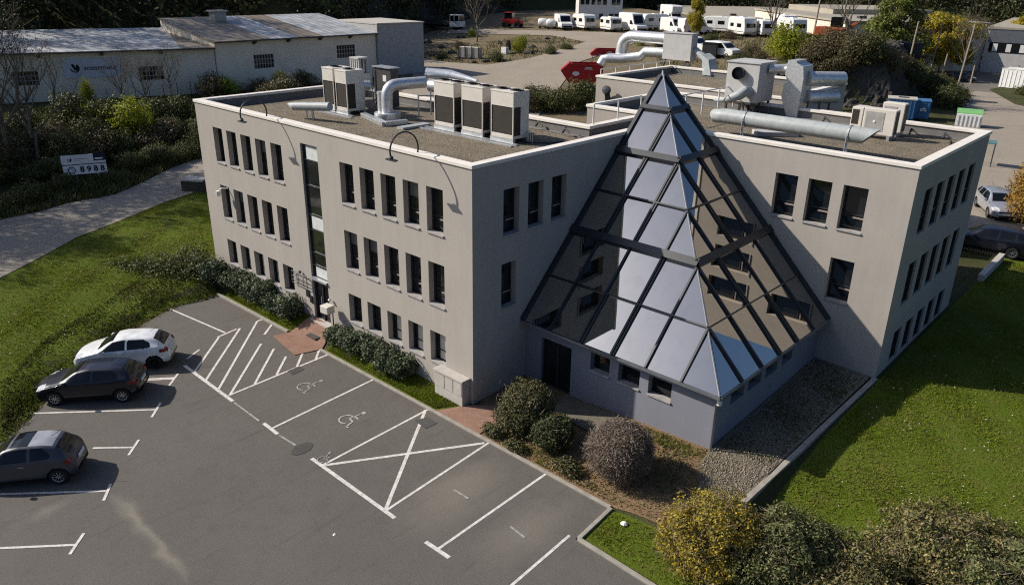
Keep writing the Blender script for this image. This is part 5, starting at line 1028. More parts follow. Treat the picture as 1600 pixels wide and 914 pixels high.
for px, py, kd, s, lb in [(360, 150, 3, .9, 'dull lime bush at the wall foot right of the shed joint'), (400, 148, 2, .9, 'brown bush between lime bushes at the warehouse foot'), (440, 146, 3, .8, 'dull lime bush under the middle warehouse window'), (330, 152, 2, 1.0, 'brown bush at the joint of the two sheds'), (480, 140, 2, .9, 'brown bush behind the roof condensers at the warehouse foot'),
    (840, 165, 1, 1.0, 'green bush left of the red skip legs'), (865, 175, 0, 1.1, 'low green bush under the red skip'), (905, 172, 1, 1.15, 'upright green bush at the wall right of the skip legs'), (820, 175, 2, .9, 'brown bush on the bank behind the roof parapet'), (720, 132, 2, .5, 'small brown tuft in the road bend behind the three condensers'), (730, 130, 3, .35, 'small lime tuft in the road bend behind the three condensers'),
    (1235, 92, 3, 1.75, 'big bright lime bush on the cliff top right of the white van'), (1215, 88, 3, 1.2, 'lime bush merging into the big bright one'), (1270, 98, 2, 1.4, 'brown bush right of the big lime bush'), (1300, 85, 2, 1.7, 'brown bush on the cliff top under the orange machine'), (1330, 92, 2, 1.6, 'dark brown brush on the cliff edge'), (1290, 120, 2, 1.2, 'brown brush on the rock face behind the silver ducts'), (1360, 100, 1, 1.3, 'green bush near the end of the cliff top'),
    (1455, 150, 0, 1.5, 'green bush on the slope above the blue container'), (1440, 140, 1, 1.3, 'upright green bush on the slope top above the blue container'), (1480, 168, 0, 1.3, 'green bush at the road end of the slope'), (1495, 158, 0, 1.0, 'small green bush by the road near the dark parked car'), (1420, 130, 1, 1.2, 'green bush behind the crest of the slope'),
    (1170, 92, 2, .8, 'dry reeds beside the white van'), (1185, 98, 2, .7, 'dry brown clump behind the roof box'), (1150, 100, 0, .8, 'dark green clump below the white van'),
    (40, 318, 0, 0.7, 'low dark bush along the lane at the left edge'), (100, 296, 1, 0.6, 'low dark bush beside the lane below the company sign'), (185, 285, 0, 0.6, 'low dark bush by the lane right of the company sign'), (240, 262, 1, 0.7, 'dark bush beside the lane near the building'), (1425, 108, 0, 1.2, 'green bush beside the dark blue container'), (1470, 148, 1, 1.2, 'green bush on the slope before the leaning poles'), (1392, 112, 2, 1.3, 'brown brush on top of the rock face end'), (1350, 95, 2, 1.5, 'brown brush overhanging the rock face'), (1320, 110, 2, 1.0, 'small brown brush clinging to the rock face'), (1600, 150, 0, 0.8, 'low green bush beside the white ribbed container'), (810, 82, 3, .9, 'round lime bush on the island of rough ground'), (738, 58, 3, .6, 'thin lime bush beside the concrete blocks'), (775, 96, 0, .7, 'low green weeds at the road edge of the island'), (690, 92, 0, .6, 'low green weeds left on the island'), (720, 78, 2, .6, 'brown weeds behind the concrete blocks'), (860, 85, 0, .6, 'dark green verge clump beside the yard road'), (885, 78, 0, .55, 'green verge clump further along the yard road'),
    (1000, 72, 3, .5, 'yellow green verge clump beyond the yard road'), (1030, 74, 2, .6, 'dry verge clump beyond the yard road'), (1070, 70, 3, .45, 'lime verge clump before the camper vans'), (1110, 66, 0, .7, 'dark bush before the middle caravans'), (1140, 62, 2, .7, 'brown bush before the right caravans')]:
    q = at(px, py); put(kd, q[0], q[1], s, lb, 'bushes around the yard')
q = at(1592, 335); put(2, q[0], q[1], 1.0, 'brown undergrowth below the orange tree at the right edge', 'bushes around the yard')
bush('orange_bush', 'orange leaved tree reaching in from the right edge', at(1608, 352), [(0, 0, 2.2, 1.3, 1.3, 1.6), (.4, .3, 3.4, 1.0, 1.0, 1.2), (-.3, -.2, 1.2, 1.1, 1.1, .9), (-.5, .2, 2.9, .9, .9, .9)], 14000, .07, 'orange', cat='tree', lump=.25, spray=.25)
q = at(1590, 160); 

# ------------------------------------------------------------------ trees
def branch(mb, p, d, ln, r, depth, tips, n=5, spread=.55, segs=3):
    pts = [Vector(p)]; rs = [r]; d = Vector(d).normalized()
    for i in range(segs):
        d = (d+Vector((random.uniform(-.18, .18), random.uniform(-.18, .18), random.uniform(-.02, .14)))).normalized(); pts.append(pts[-1]+d*ln/segs); rs.append(r*(1-.45*(i+1)/segs))
    mb.tube(pts, rs, max(3, n), cap=False)
    if depth == 0: tips.append(pts[-1]); tips.append(pts[-2]); return
    for k in range(random.choice([2, 3, 3])):
        a = random.uniform(0, 6.28); q = random.choice(pts[1:]) if k else pts[-1]; o = d.orthogonal().normalized(); o.rotate(Matrix.Rotation(a, 3, d)); branch(mb, q, d+o*spread*random.uniform(.7, 1.4)+Vector((0, 0, .12)), ln*random.uniform(.6, .8), r*.55, depth-1, tips, n-1, spread)
def tree(name, label, loc, ht, depth, leaves, size, mat, r=.16, spread=.55, clump=.8, group=None, trunk='bark', first=.35, crown=None):
    t = thing(name, label, 'tree', loc, 0, group); mb = MB(); tips = []
    branch(mb, (0, 0, -.2), (random.uniform(-.08, .08), random.uniform(-.08, .08), 1), ht*first, r, 0, [], 7)
    top = Vector((0, 0, ht*first*.95))
    for k in range(4): a = k*1.57+random.uniform(-.5, .5); branch(mb, top*random.uniform(.75, 1), (math.cos(a)*.6, math.sin(a)*.6, random.uniform(.7, 1.3)), ht*.3, r*.6, depth, tips, 6, spread)
    branch(mb, top, (0, 0, 1), ht*.34, r*.65, depth, tips, 6, spread); mb.build('trunk', MT[trunk], t, smooth=True, world=False)
    if leaves:
        bl = crown or [(p.x, p.y, p.z, clump*random.uniform(.6, 1.3), clump*random.uniform(.6, 1.3), clump*random.uniform(.5, 1.0)) for p in tips]
        leafobj('crown', leafcloud(leaves, bl, size, hollow=.3, lump=.25, spray=.2), L[mat], t)
    return t
q = at(18, 268); bt = tree('bare_tree', 'bare many branched tree at the left edge before the warehouse', q, 10.5, 4, 2500, .05, 'brush', r=.19, spread=.6, clump=.5, trunk='twig')
for i, (px, py, s, lb) in enumerate([(60, 262, .8, 'smaller bare tree right beside the big bare one at the left edge'), (195, 170, .42, 'thin bare sapling before the warehouse banner'), (270, 160, .4, 'thin bare sapling left of the barred window'), (230, 172, .4, 'thin bare sapling under the right end of the banner')]):
    q = at(px, py); dup(bt, q, 1.3*i+.6, lb, 'bare trees on the bank', s)
# tall trees just outside the left edge: they shade the bank and the lane
shade = tree('bare_tree', 'tall half bare tree growing out of view left of the lane', (-52, -9, h(-52, -9)), 14, 4, 6500, .14, 'bank', r=.22, spread=.6, clump=1.1, group='tall trees left of the lane')
for x, y, s, r in [(-47, -13.5, .95, 2.2), (-60, -10, 1.15, 3.1), (-43, -17.5, .8, 4.4), (-66, -16, 1.2, 2.0), (-54, -20, 1.1, .4)]: dup(shade, (x, y, h(x, y)-.1), r, sc=s)
for x, y, s, r in [(-88, 3, 1.25, .3), (-84, -6, 1.2, 1.9), (-90, 12, 1.3, 3.3)]: dup(shade, (x, y, h(x, y)-.1), r, 'tall half bare tree rising behind the left shed roof', 'trees behind the sheds', s)
def crown_blobs(n, z0, z1, rx, rmin, rmax):
    out = []
    for _ in range(n):
        f = random.random(); z = z0+(z1-z0)*f; rr = rx*(.35+.65*math.sin(PI*min(1, .18+f*.82)))*random.random()**.5; a = random.uniform(0, 6.28); r = random.uniform(rmin, rmax); out.append((rr*math.cos(a), rr*math.sin(a), z, r, r, r*.85))
    return out
_d = ray(1393, 88); _t = (113-CAM[1])/_d[1]; _p = CAM+_d*_t; q = (_p[0], _p[1], h(_p[0], _p[1])); gt = tree('poplar_tree', 'tall green tree in front of the beige factory', (q[0], q[1], q[2]), 12, 3, 20000, .19, 'tree', r=.22, spread=.5, group='trees by the factory', crown=crown_blobs(44, 1.2, 11.5, 3.9, .8, 1.7))
q = at(1466, 116); wt = tree('willow_tree', 'bright yellow spring tree before the grey factory wall', (q[0], q[1], q[2]), 8.0, 3, 24000, .17, 'willow', r=.16, spread=.65, group='trees by the factory', crown=crown_blobs(46, 2.2, 8.6, 5.2, .8, 1.5))
q2 = at(1535, 103); dup(wt, q2, 1.5, 'smaller yellow bush tree right of the bright yellow tree', sc=.55)
q2 = at(1604, 105); dup(wt, q2, 2.5, 'yellow tree cut by the right edge before the factory', sc=.95)
q2 = at(1500, 128); dup(bt, (q2[0], q2[1], q2[2]), 2.2, 'bare tree right of the bright yellow tree', 'trees by the factory', .85)
q2 = at(1085, 60); dup(wt, (q2[0], q2[1], q2[2]), .7, 'thin yellow green tree among the middle caravans', sc=(.27, .27, .62))
for px, py, s, lb in [(1205, 72, .8, 'thin yellowish tree before the rightmost caravans'), (745, 66, .75, 'thin pale birch beside the concrete blocks'), (1320, 78, .75, 'thin brown tree above the rock face')]:
    q2 = at(px, py); dup(bt, q2, px*.7, lb, 'bare trees in the yard', s)
# wooded hillside behind everything
n = 26000; X = RNG.uniform(-230, 140, n); Y = RNG.uniform(-60, 380, n); sdh = sdist(HILL, X, Y); Z = H(X, Y)
D = np.stack([X, Y, Z+4], 1)-CAM; dep = D @ AF; sx_ = 800+FPX*(D @ AR)/dep; sy_ = 457-FPX*(D @ AU)/dep
ok = (sdh > 1) & (dep > 10) & (sx_ > -80) & (sx_ < 1680) & (sy_ > -110); idx = np.nonzero(ok)[0]; keep = []
for i in idx:      # no two stems closer than a crown's radius
    if all((X[i]-X[j])**2+(Y[i]-Y[j])**2 > 3.2**2 for j in keep): keep.append(i)
    if len(keep) > 420: break
Wp = np.stack([X[keep], Y[keep]], 1); Zw = Z[keep]
bl = []
for (x, y), z in zip(Wp, Zw):
    if y > 98 and -122 < x < -84 and y < 122 and random.random() < .5: continue   # the open rock face
    s = random.uniform(.8, 1.3); bl += [(x, y, z+3.2*s, 3.0*s, 3.0*s, 3.6*s), (x+random.uniform(-2, 2), y+random.uniform(-2, 2), z+5.5*s, 2.0*s, 2.0*s, 2.6*s)]
o = leafobj('woodland', leafcloud(170000, bl, .36, hollow=.6, lump=.3, spray=.6), L['wood']); o['kind'] = 'stuff'
mb = MB()
for (x, y), z in zip(Wp, Zw): mb.tube([(x, y, z-.5), (x, y, z+5)], [.22, .1], 4, cap=False)
tk = mb.build('woodland_trunks', MT['bark']); tk['kind'] = 'stuff'
# lighter green crowns on the right skyline
for i, (x, y, s) in enumerate([(-30, 262, 1.5), (-5, 266, 1.6), (20, 262, 1.5), (42, 268, 1.6), (-55, 248, 1.4), (-78, 232, 1.3)]):
    dup(gt, (x, y, h(x, y)-1), i*1.1, 'light green tree on the hillside beyond the factory roof', 'light green hillside trees', s)

# ------------------------------------------------------------------ grass blades and ground litter
CLIFF = [(-12, 34), (-15, 60), (-15.5, 71.5), (-7.5, 75), (-8.5, 91), (-15.5, 91), (-15.5, 82), (-23, 79), (-22, 60), (-19.5, 35)]
def tufts(name, poly, n, hgt, mat, off=0.0, wd=.02, lean=.6, avoid=()):
    xs = [p[0] for p in poly]; ys = [p[1] for p in poly]; x = RNG.uniform(min(xs), max(xs), n); y = RNG.uniform(min(ys), max(ys), n)
    d = np.sin(x*.8+1.7*np.sin(y*.6))*np.sin(y*.9+.5)+.5*np.sin(x*2.3+y*1.7); ok = (sdist(poly, x, y) > .06) & (RNG.random(n) < .62+.3*d)
    for a_ in avoid: ok &= sdist(a_, x, y) < -.1
    x, y = x[ok], y[ok]; d = d[ok]; z = H(x, y)+off; n = len(x)
    a = RNG.random(n)*6.28; hh = hgt*(.5+RNG.random(n))*(1+.35*d); ww = wd*(.6+.8*RNG.random(n)); lx = np.cos(a+1.57)*hh*lean*RNG.normal(size=n); ly = np.sin(a+1.57)*hh*lean*RNG.normal(size=n)
    c, s = np.cos(a)*ww, np.sin(a)*ww
    V = np.stack([np.stack([x-c, y-s, z], 1), np.stack([x+c, y+s, z], 1), np.stack([x+lx+c*.3, y+ly+s*.3, z+hh], 1), np.stack([x+lx-c*.3, y+ly-s*.3, z+hh], 1)], 1).reshape(-1, 3)
    o = leafobj(name, V, L[mat]); o['kind'] = 'stuff'; return o
tufts('grass', [(11.0, 1.4), (11.0, 20), (11.1, 29.5), (18, 29), (26, 20), (26, -3), (7.7, -2.9), (7.55, -1.45), (9.7, -1.2)], 230000, .055, 'grass', .03, .013)
tufts('grass', [p for p in LAWN_L], 260000, .06, 'grass', .03, .016)
tufts('grass', [(-8.1, -1.15), (-7.9, -.05), (-.25, -.05), (-.2, -.4), (-1.0, -1.15)], 30000, .055, 'grass', .03, .013)
tufts('grass', [(-16.9, -1.15), (-16.6, -.3), (-10.75, -.05), (-10.8, -1.15)], 24000, .055, 'grass', .03, .013)
def specks(name, polys, n, mat, s=.02):
    V = []
    for poly in polys:
        xs = [p[0] for p in poly]; ys = [p[1] for p in poly]; x = RNG.uniform(min(xs), max(xs), n); y = RNG.uniform(min(ys), max(ys), n); ok = sdist(poly, x, y) > .2; x, y = x[ok], y[ok]; z = H(x, y)+.09
        for a, b, c in zip(x, y, z): r = s*random.uniform(.6, 1.5); V += [(a-r, b, c), (a, b-r, c+.01), (a+r, b, c), (a, b+r, c+.01)]
    o = meshobj(name, V, np.arange(len(V)).reshape(-1, 4).tolist(), MT[mat]); o['kind'] = 'stuff'
specks('daisies', [[(11.2, 1.6), (11.2, 10), (12, 20), (18, 20), (22, 6), (20, -2), (10.5, -.5)], LAWN_L, COVER if 'COVER' in globals() else LAWN_L], 260, 'white')
L['dry'] = leafmat('dry_grass', [(.22, .17, .08), (.16, .13, .05), (.09, .11, .025), (.28, .22, .12)], .2)
tufts('dry_grass', [(1.6, -1.15), (7.4, -1.15), (9.9, -1.0), (10.4, 1.5), (8.7, 2.9), (.1, 2.7)], 9000, .07, 'dry', .03, .02)
tufts('grass', [(4.6, 1.9), (8.6, 2.2), (8.9, 2.8), (5, 2.85)], 2600, .06, 'grass', .03, .014)
tufts('grass', [(1.6, -1.15), (6, -1.15), (7.3, -.9), (5, -.4), (2, -.5)], 2600, .05, 'grass', .03, .014)
tufts('dry_grass', [(-16.9, -3.4), (-16.2, -5.3), (-14.2, -8.7), (-11.3, -11.5), (-9.5, -13.2), (-9.9, -13.6), (-11.7, -11.9), (-14.7, -9.1), (-16.7, -5.7), (-17.5, -3.6)], 16000, .07, 'dry', .03, .02)
COVER = [at(*q)[:2] for q in [(0, 600), (70, 530), (150, 480), (230, 425), (300, 400), (345, 425), (352, 462), (270, 484), (205, 515), (130, 556), (60, 630), (0, 690)]]
tufts('ground_cover', COVER, 55000, .07, 'cover', .03, .028)
tufts('rough_grass', [at(*q)[:2] for q in [(-60, 372), (0, 346), (60, 333), (110, 319), (180, 306), (225, 286), (265, 266), (305, 250), (290, 235), (200, 255), (100, 290), (-40, 320)]], 26000, .3, 'bank', .03, .05)
tufts('weeds', [(8.6, 3.2), (10.5, 3.2), (10.6, 11.2), (8.5, 11.2)], 7000, .06, 'bank', .06, .02)
tufts('rough_grass', [(-42, -12), (-41.5, 8), (-40, 15), (-30, 19), (-17, 22), (-17, 29), (-40, 30), (-56, 25), (-60, 5), (-55, -12)], 60000, .28, 'bank', 0, .05, avoid=(YARD, PATH))
tufts('rough_grass', [(-72, 55), (-48, 42), (-38, 48), (-56, 100), (-70, 100)], 26000, .22, 'dry', 0, .06, avoid=(YARD,))
tufts('rough_grass', [(-13.5, 33), (1, 33), (0, 45), (-4, 62), (-10, 80), (-20, 100), (-55, 118), (-60, 100), (-30, 60)], 60000, .28, 'dry', 0, .06, avoid=(YARD, ROAD, CLIFF))
# pebbles in the gravel bed
n = 9000; x = RNG.uniform(8.4, 10.8, n); y = RNG.uniform(.7, 11.3, n); ok = (sdist([(8.6, 1.9), (9.4, .6), (10.5, 1.3), (10.66, 11.3), (8.45, 11.3), (8.45, 2.9)], x, y) > .03); x, y = x[ok], y[ok]; z = H(x, y)+.07; n = len(x); s = RNG.uniform(.015, .045, n)
a = RNG.random(n)*6.28; T = np.array([[1, 0, -.2], [-.5, .87, -.2], [-.5, -.87, -.2], [0, 0, .8]]); P = T[None]*s[:, None, None]; ca, sa = np.cos(a)[:, None], np.sin(a)[:, None]
P = np.stack([P[..., 0]*ca-P[..., 1]*sa, P[..., 0]*sa+P[..., 1]*ca, P[..., 2]], -1)+np.stack([x, y, z], 1)[:, None]; V = P.reshape(-1, 3); b = np.arange(n)[:, None]*4
F = np.concatenate([b+np.array([0, 1, 3]), b+np.array([1, 2, 3]), b+np.array([2, 0, 3])]); L['pebble'] = leafmat('pebble', [(.23, .19, .14), (.14, .115, .082), (.31, .27, .21), (.165, .14, .10)], 0)
o = meshobj('pebbles', V.tolist(), F.tolist(), L['pebble']); o['kind'] = 'stuff'

# ------------------------------------------------------------------ lettering
def text_mesh(name, body, size, mat, parent, M4, ext=.004, bold=0.0):
    cu = bpy.data.curves.new('t', 'FONT'); cu.body = body; cu.size = size; cu.extrude = ext; cu.offset = bold; cu.align_x = 'CENTER'; cu.align_y = 'CENTER'
    ob = bpy.data.objects.new('t', cu); COL.objects.link(ob); dg = bpy.context.evaluated_depsgraph_get(); me = bpy.data.meshes.new_from_object(ob.evaluated_get(dg)); me.name = name; bpy.data.objects.remove(ob)
    me.transform(M4); me.materials.clear(); me.materials.append(mat); o = bpy.data.objects.new(name, me); COL.objects.link(o)
    if parent: o.parent = parent
    return o
def frame(o, u, up):
    u = Vector(u).normalized(); up = Vector(up).normalized(); n = u.cross(up)
    return Matrix(((u.x, up.x, n.x, o[0]), (u.y, up.y, n.y, o[1]), (u.z, up.z, n.z, o[2]), (0, 0, 0, 1)))
def arcband(mb, M4, r0, r1, a0, a1, z=.006, n=24):
    for i in range(n):
        p, q = math.radians(a0+(a1-a0)*i/n), math.radians(a0+(a1-a0)*(i+1)/n)
        mb.poly([M4 @ Vector((r0*math.cos(p), r0*math.sin(p), z)), M4 @ Vector((r1*math.cos(p), r1*math.sin(p), z)), M4 @ Vector((r1*math.cos(q), r1*math.sin(q), z)), M4 @ Vector((r0*math.cos(q), r0*math.sin(q), z))])

# ------------------------------------------------------------------ warehouses on the left bank
def shed(name, label, c0, c1, z0, ze, depth, zr, roofmats, wins, chimney=False):
    """wall from c0 to c1 faces the camera; roof rises away from it"""
    a = Vector((*c0, 0)); b = Vector((*c1, 0)); u = (b-a).normalized(); n = Vector((-u.y, u.x, 0)); ln = (b-a).length   # n points back
    t = thing(name, label, 'building', (*c0, z0)); zb = z0-2.5
    def P(s, d, z): q = a+u*s+n*d; return (q.x, q.y, z)
    W = MB(); us = sorted({0, ln, *[q for w_ in wins for q in w_[:2]]}); zs = sorted({zb, ze, *[q for w_ in wins for q in w_[2:4]]})
    for s0, s1 in zip(us[:-1], us[1:]):
        for y0, y1 in zip(zs[:-1], zs[1:]):
            if any(w_[0] < (s0+s1)/2 < w_[1] and w_[2] < (y0+y1)/2 < w_[3] for w_ in wins): continue
            W.poly([P(s0, 0, y0), P(s1, 0, y0), P(s1, 0, y1), P(s0, 0, y1)])
    for s0, s1, y0, y1 in wins:
        R = [(s0, y0), (s1, y0), (s1, y1), (s0, y1)]
        for i in range(4): (p, q), (r, s_) = R[i], R[(i+1) % 4]; W.poly([P(p, 0, q), P(p, .2, q), P(r, .2, s_), P(r, 0, s_)])
    W.poly([P(ln, 0, zb), P(ln, depth, zb), P(ln, depth, zr-.1), P(ln, 0, ze)]); W.poly([P(0, depth, zb), P(0, 0, zb), P(0, 0, ze), P(0, depth, zr-.1)]); W.poly([P(ln, depth, zb), P(0, depth, zb), P(0, depth, zr-.1), P(ln, depth, zr-.1)])
    W.build('wall', MT['whwall'], t)
    for s0, s1, y0, y1 in wins:
        g = MB(); g.add([P(s0, .2, y0), P(s1, .2, y0), P(s1, .2, y1), P(s0, .2, y1)], [(0, 1, 2, 3)]); wo = g.build('window', MT['glass'], t); g = MB(); k = 7
        for i in range(k+1): s_ = s0+(s1-s0)*i/k; g.beam(P(s_, .08, y0), P(s_, .08, y1), .07, .04, up=tuple(n))
        for i in range(4): z = y0+(y1-y0)*i/3; g.beam(P(s0, .07, z), P(s1, .07, z), .08, .04, up=tuple(n))
        g.build('bars', MT['sill'], wo)
    sp_ = 0
    for frac, mt in roofmats:
        s0, s1 = sp_-(.25 if sp_ == 0 else 0), sp_+frac*ln+(.2 if sp_+frac*ln > ln-.1 else 0); sp_ += frac*ln; R = MB(); R.extr([P(s0, -.45, ze-.04), P(s1, -.45, ze-.04), P(s1, depth, zr), P(s0, depth, zr)], (0, 0, .09)); R.build('roof', MT[mt], t)
    g = MB(); g.beam(P(-.2, -.5, ze-.05), P(ln+.1, -.5, ze-.05), .12, .10); g.build('gutter', MT['steel'], t)
    for i in range(1, 5): g = MB(); s_ = ln*i/5+.3; g.beam(P(s_, 0, ze-.35), P(s_, -.4, ze-.12), .28, .2); g.build('bracket', MT['steel'], t)
    if chimney: g = MB(); q = P(ln*.28, depth*.82, 0); g.box(q[0]-.6, q[0]+.6, q[1]-.7, q[1]+.7, zr-.6, zr+.7); g.box(q[0]-.8, q[0]+.8, q[1]-.9, q[1]+.9, zr+.7, zr+.85); g.build('chimney', MT['concrete'], t)
    return t, P, n, u
wl = math.dist((-65.2, .4), (-58.1, 21.0)); 
t1, P1_, n1, u1 = shed('warehouse', 'pale rendered warehouse with the banner and shiny roof, left shed of two', (-66.5, -3.4), (-58.1, 21.0), 3.5, 7.85, 13, 8.9, [(.88, 'zincroof'), (.12, 'brownroof')], [(8.3, 10.3, 5.0, 6.25), (18.7, 20.9, 5.0, 6.3)])
t2, P2_, n2, u2 = shed('warehouse', 'pale rendered warehouse with patched brown and silver roof, right shed of two', (-58.0, 21.1), (-57.9, 41.0), 3.5, 8.4, 11.5, 10.0, [(.30, 'brownroof'), (.17, 'zincroof'), (.16, 'brownroof'), (.37, 'zincroof')], [(4.1, 6.4, 5.5, 6.9), (14.4, 16.9, 5.9, 7.3)], True)
t = thing('block_building', 'taller grey blockwork annex at the right end of the warehouses', 'building', (-57, 42, 3.5)); mb = MB(); mb.prism([(-57.6, 41.05), (-57.0, 47.6), (-66, 48.2), (-66, 41.05)], 1, 9.35); mb.build('wall', MT['block'], t); mb = MB(); mb.prism([(-57.5, 41.0), (-56.9, 47.7), (-66.1, 48.3), (-66.1, 41.0)], 9.35, 9.5); mb.build('coping', MT['concrete'], t)
# banner on the left shed
bs0, bs1, bz0, bz1 = 12.4, 17.4, 5.5, 7.25
t = thing('banner', 'pale banner with a round navy emblem and navy lettering on the warehouse wall', 'banner', P1_(bs0, -.05, bz0)); mb = MB(); mb.add([P1_(bs0, -.03, bz0), P1_(bs1, -.03, bz0), P1_(bs1, -.03, bz1), P1_(bs0, -.03, bz1), P1_(bs0, -.07, bz0), P1_(bs1, -.07, bz0), P1_(bs1, -.07, bz1), P1_(bs0, -.07, bz1)], [(0,1,2,3),(7,6,5,4),(0,4,5,1),(1,5,6,2),(2,6,7,3),(3,7,4,0)])
MT['banner'] = M('banner_cloth', (.62, .64, .70), (.55, .57, .62), rough=.6, scale=1); mb.build('cloth', MT['banner'], t); o0 = Vector(P1_(bs0, -.08, bz0))
def bpt(s, z): return Vector(P1_(bs0+s, -.075, bz0+z))-parent_loc(t)
em = MB(); F4 = frame(bpt(.95, .88), u1, (0, 0, 1)); arcband(em, F4, .0, .40, -75, 62); arcband(em, F4, .30, .40, 180, 285); arcband(em, F4, .08, .42, 100, 128, n=6); em.poly([F4 @ Vector(p) for p in ((-.06, -.2, .006), (.06, -.2, .006), (.02, .3, .006), (-.28, .3, .006))]); em.build('emblem', MT['ink'], t, world=False)
text_mesh('lettering', 'sosenmesa', .62, MT['ink'], t, frame(bpt(3.05, .86), u1, (0, 0, 1)), .004, .008)
# company sign by the lane
q = at(138, 288); sx, sy, sz_ = q; u = Vector((.36, .93, 0)).normalized(); t = thing('company_sign', 'white two panel company sign with a clock symbol and dark figures beside the lane', 'sign', (sx, sy, sz_)); fr = frame((0, 0, 0), u, (0, 0, 1)); nn = u.cross(Vector((0, 0, 1)))
def sp_(x, z, d=0): v = u*x+nn*d; return (v.x, v.y, z)
def plate(nm, x0, x1, z0, z1, mt, d0=.0, d1=.04): mb = MB(); mb.add([sp_(x0, z0, d1), sp_(x1, z0, d1), sp_(x1, z1, d1), sp_(x0, z1, d1), sp_(x0, z0, d0), sp_(x1, z0, d0), sp_(x1, z1, d0), sp_(x0, z1, d0)], [(0,1,2,3),(7,6,5,4),(0,4,5,1),(1,5,6,2),(2,6,7,3),(3,7,4,0)]); return mb.build(nm, MT[mt], t, world=False)
MT['signwhite'] = M('sign_white', (.80, .80, .82), rough=.5)
plate('lower_panel', -1.35, 1.35, .75, 1.4, 'signwhite'); plate('divider', -1.37, 1.37, 1.405, 1.455, 'ink'); plate('upper_panel', -1.37, 1.35, 1.46, 2.1, 'signwhite'); plate('corner_panel', .62, 1.36, 1.62, 2.12, 'ink', .041, .05)
for x in (-.6, .75): mb = MB(); mb.tube([sp_(x, -.2, -.04), sp_(x, 1.9, -.04)], .035, 6); mb.build('post', MT['galv'], t, world=False)
em = MB(); F4 = frame(sp_(-.82, 1.07, .043), u, (0, 0, 1)); arcband(em, F4, .18, .24, 0, 360); em.poly([F4 @ Vector(p) for p in ((-.02, -.02, .006), (.12, -.02, .006), (.12, .02, .006), (-.02, .02, .006))]); em.poly([F4 @ Vector(p) for p in ((-.02, .02, .006), (.02, .02, .006), (.02, .14, .006), (-.02, .14, .006))]); F5 = frame(sp_(-.85, 1.78, .043), u, (0, 0, 1)); arcband(em, F5, .0, .13, -80, 70); arcband(em, F5, .08, .13, 150, 280); em.build('emblem', MT['ink'], t, world=False)
for i, ch in enumerate('8988'): text_mesh('figure', ch, .52, MT['ink'], t, frame(sp_(-.18+.42*i, 1.07, .044), u, (0, 0, 1)), .003, .022)
plate('text_line', -.6, .35, 1.80, 1.83, 'steel', .041, .045); plate('text_line', -.6, -.2, 1.70, 1.72, 'steel', .041, .045); plate('text_line', .7, 1.2, 1.72, 1.82, 'signwhite', .051, .055)
# wire fence before the warehouse
t = thing('wire_fence', 'wire fence on thin dark posts along the top of the bank before the warehouse', 'fence', (-53, 8, 3.4)); fp = [at(x, y)[:2] for x, y in ((100, 178), (170, 165), (236, 160), (300, 152), (360, 146))]
wire = MB()
for i, (a, b) in enumerate(zip(fp[:-1], fp[1:])):
    for k in range(3 if i else 3): f = k/3; x, y = a[0]+(b[0]-a[0])*f, a[1]+(b[1]-a[1])*f; mb = MB(); z = h(x, y); mb.tube([(x, y, z-.2), (x, y, z+1.5)], .035, 5); mb.build('post', MT['steel'], t)
    for zz in (.2, .5, .8, 1.1, 1.4): wire.beam((a[0], a[1], h(*a)+zz), (b[0], b[1], h(*b)+zz), .012, .012)
wire.build('wires', MT['steel'], t)

# ------------------------------------------------------------------ yard: skips, vehicles, clutter
def skip(q, rz, label, legs):
    t = thing('tipping_skip', label, 'skip', q, rz, 'red tipping skips'); pr = [(-2.0, 1.2), (-1.2, .1), (1.2, .1), (2.0, 1.1), (2.0, 1.75), (-.9, 1.75), (-1.2, 1.9)]; mb = MB(); zo = legs
    n = len(pr); o = [(x, y, z+zo) for y in (-.9, .9) for x, z in pr]; mb.add(o, [tuple(range(n)), tuple(range(2*n-1, n-1, -1))]+[(i, n+i, n+(i+1) % n, (i+1) % n) for i in range(n) if i not in (4,)]); mb.build('body', MT['red'], t, world=False)
    mb = MB(); mb.box(-1.0, 2.08, -.98, -.88, 1.7+zo, 1.84+zo); mb.box(-1.0, 2.08, .88, .98, 1.7+zo, 1.84+zo); mb.box(1.95, 2.08, -.9, .9, 1.7+zo, 1.84+zo); mb.build('rim', MT['red'], t, world=False)
    mb = MB()
    for k in range(20): a = k*PI/10; mb.v.append((-.55+.33*math.cos(a), -.906, .95+zo+.2*math.sin(a)))
    mb.f.append(tuple(range(20))); mb.build('badge', MT['white'], t, world=False); mb = MB(); mb.box(.25, 1.0, -.907, -.9, 1.35+zo, 1.42+zo); mb.box(.35, .9, -.907, -.9, 1.48+zo, 1.55+zo); mb.build('lettering', MT['white'], t, world=False)
    mb = MB(); mb.tube([(-1.1, -.8, .1+zo), (-1.6, -1.1, -1.2)], .05, 6); mb.tube([(1.0, -.8, .1+zo), (.9, -1.0, -1.2)], .05, 6); mb.tube([(-1.1, .8, .1+zo), (-1.2, .9, -.3)], .05, 6); mb.tube([(1.0, .8, .1+zo), (1.0, .9, -.3)], .05, 6); mb.build('leg', MT['steel'], t, world=False); return t
MT['red'] = M('red_skip_paint', (.38, .016, .020), (.30, .013, .016), rough=.5)
q = onz(908, 133, 4.1); skip((q[0], q[1], 3.3), math.radians(38), 'red tipping skip with a round badge standing on tall legs behind the roof', .9).scale = (1.12, 1.12, 1.12)
q = onz(944, 97, 3.9); skip((q[0], q[1], 3.7), math.radians(38), 'second red skip lying further back behind the arched duct', .1)
def wheelset(t, xs, y, r=.33):
    for x in xs:
        for s in (1, -1): mb = MB(); mb.lathe([(0, -.1), (r, -.1), (r, .1), (r*.6, .1), (r*.5, .06), (0, .06)], (x, s*y, r), 14, axis=(0, s, 0)); mb.build('wheel', MT['tyre'], t, world=False)
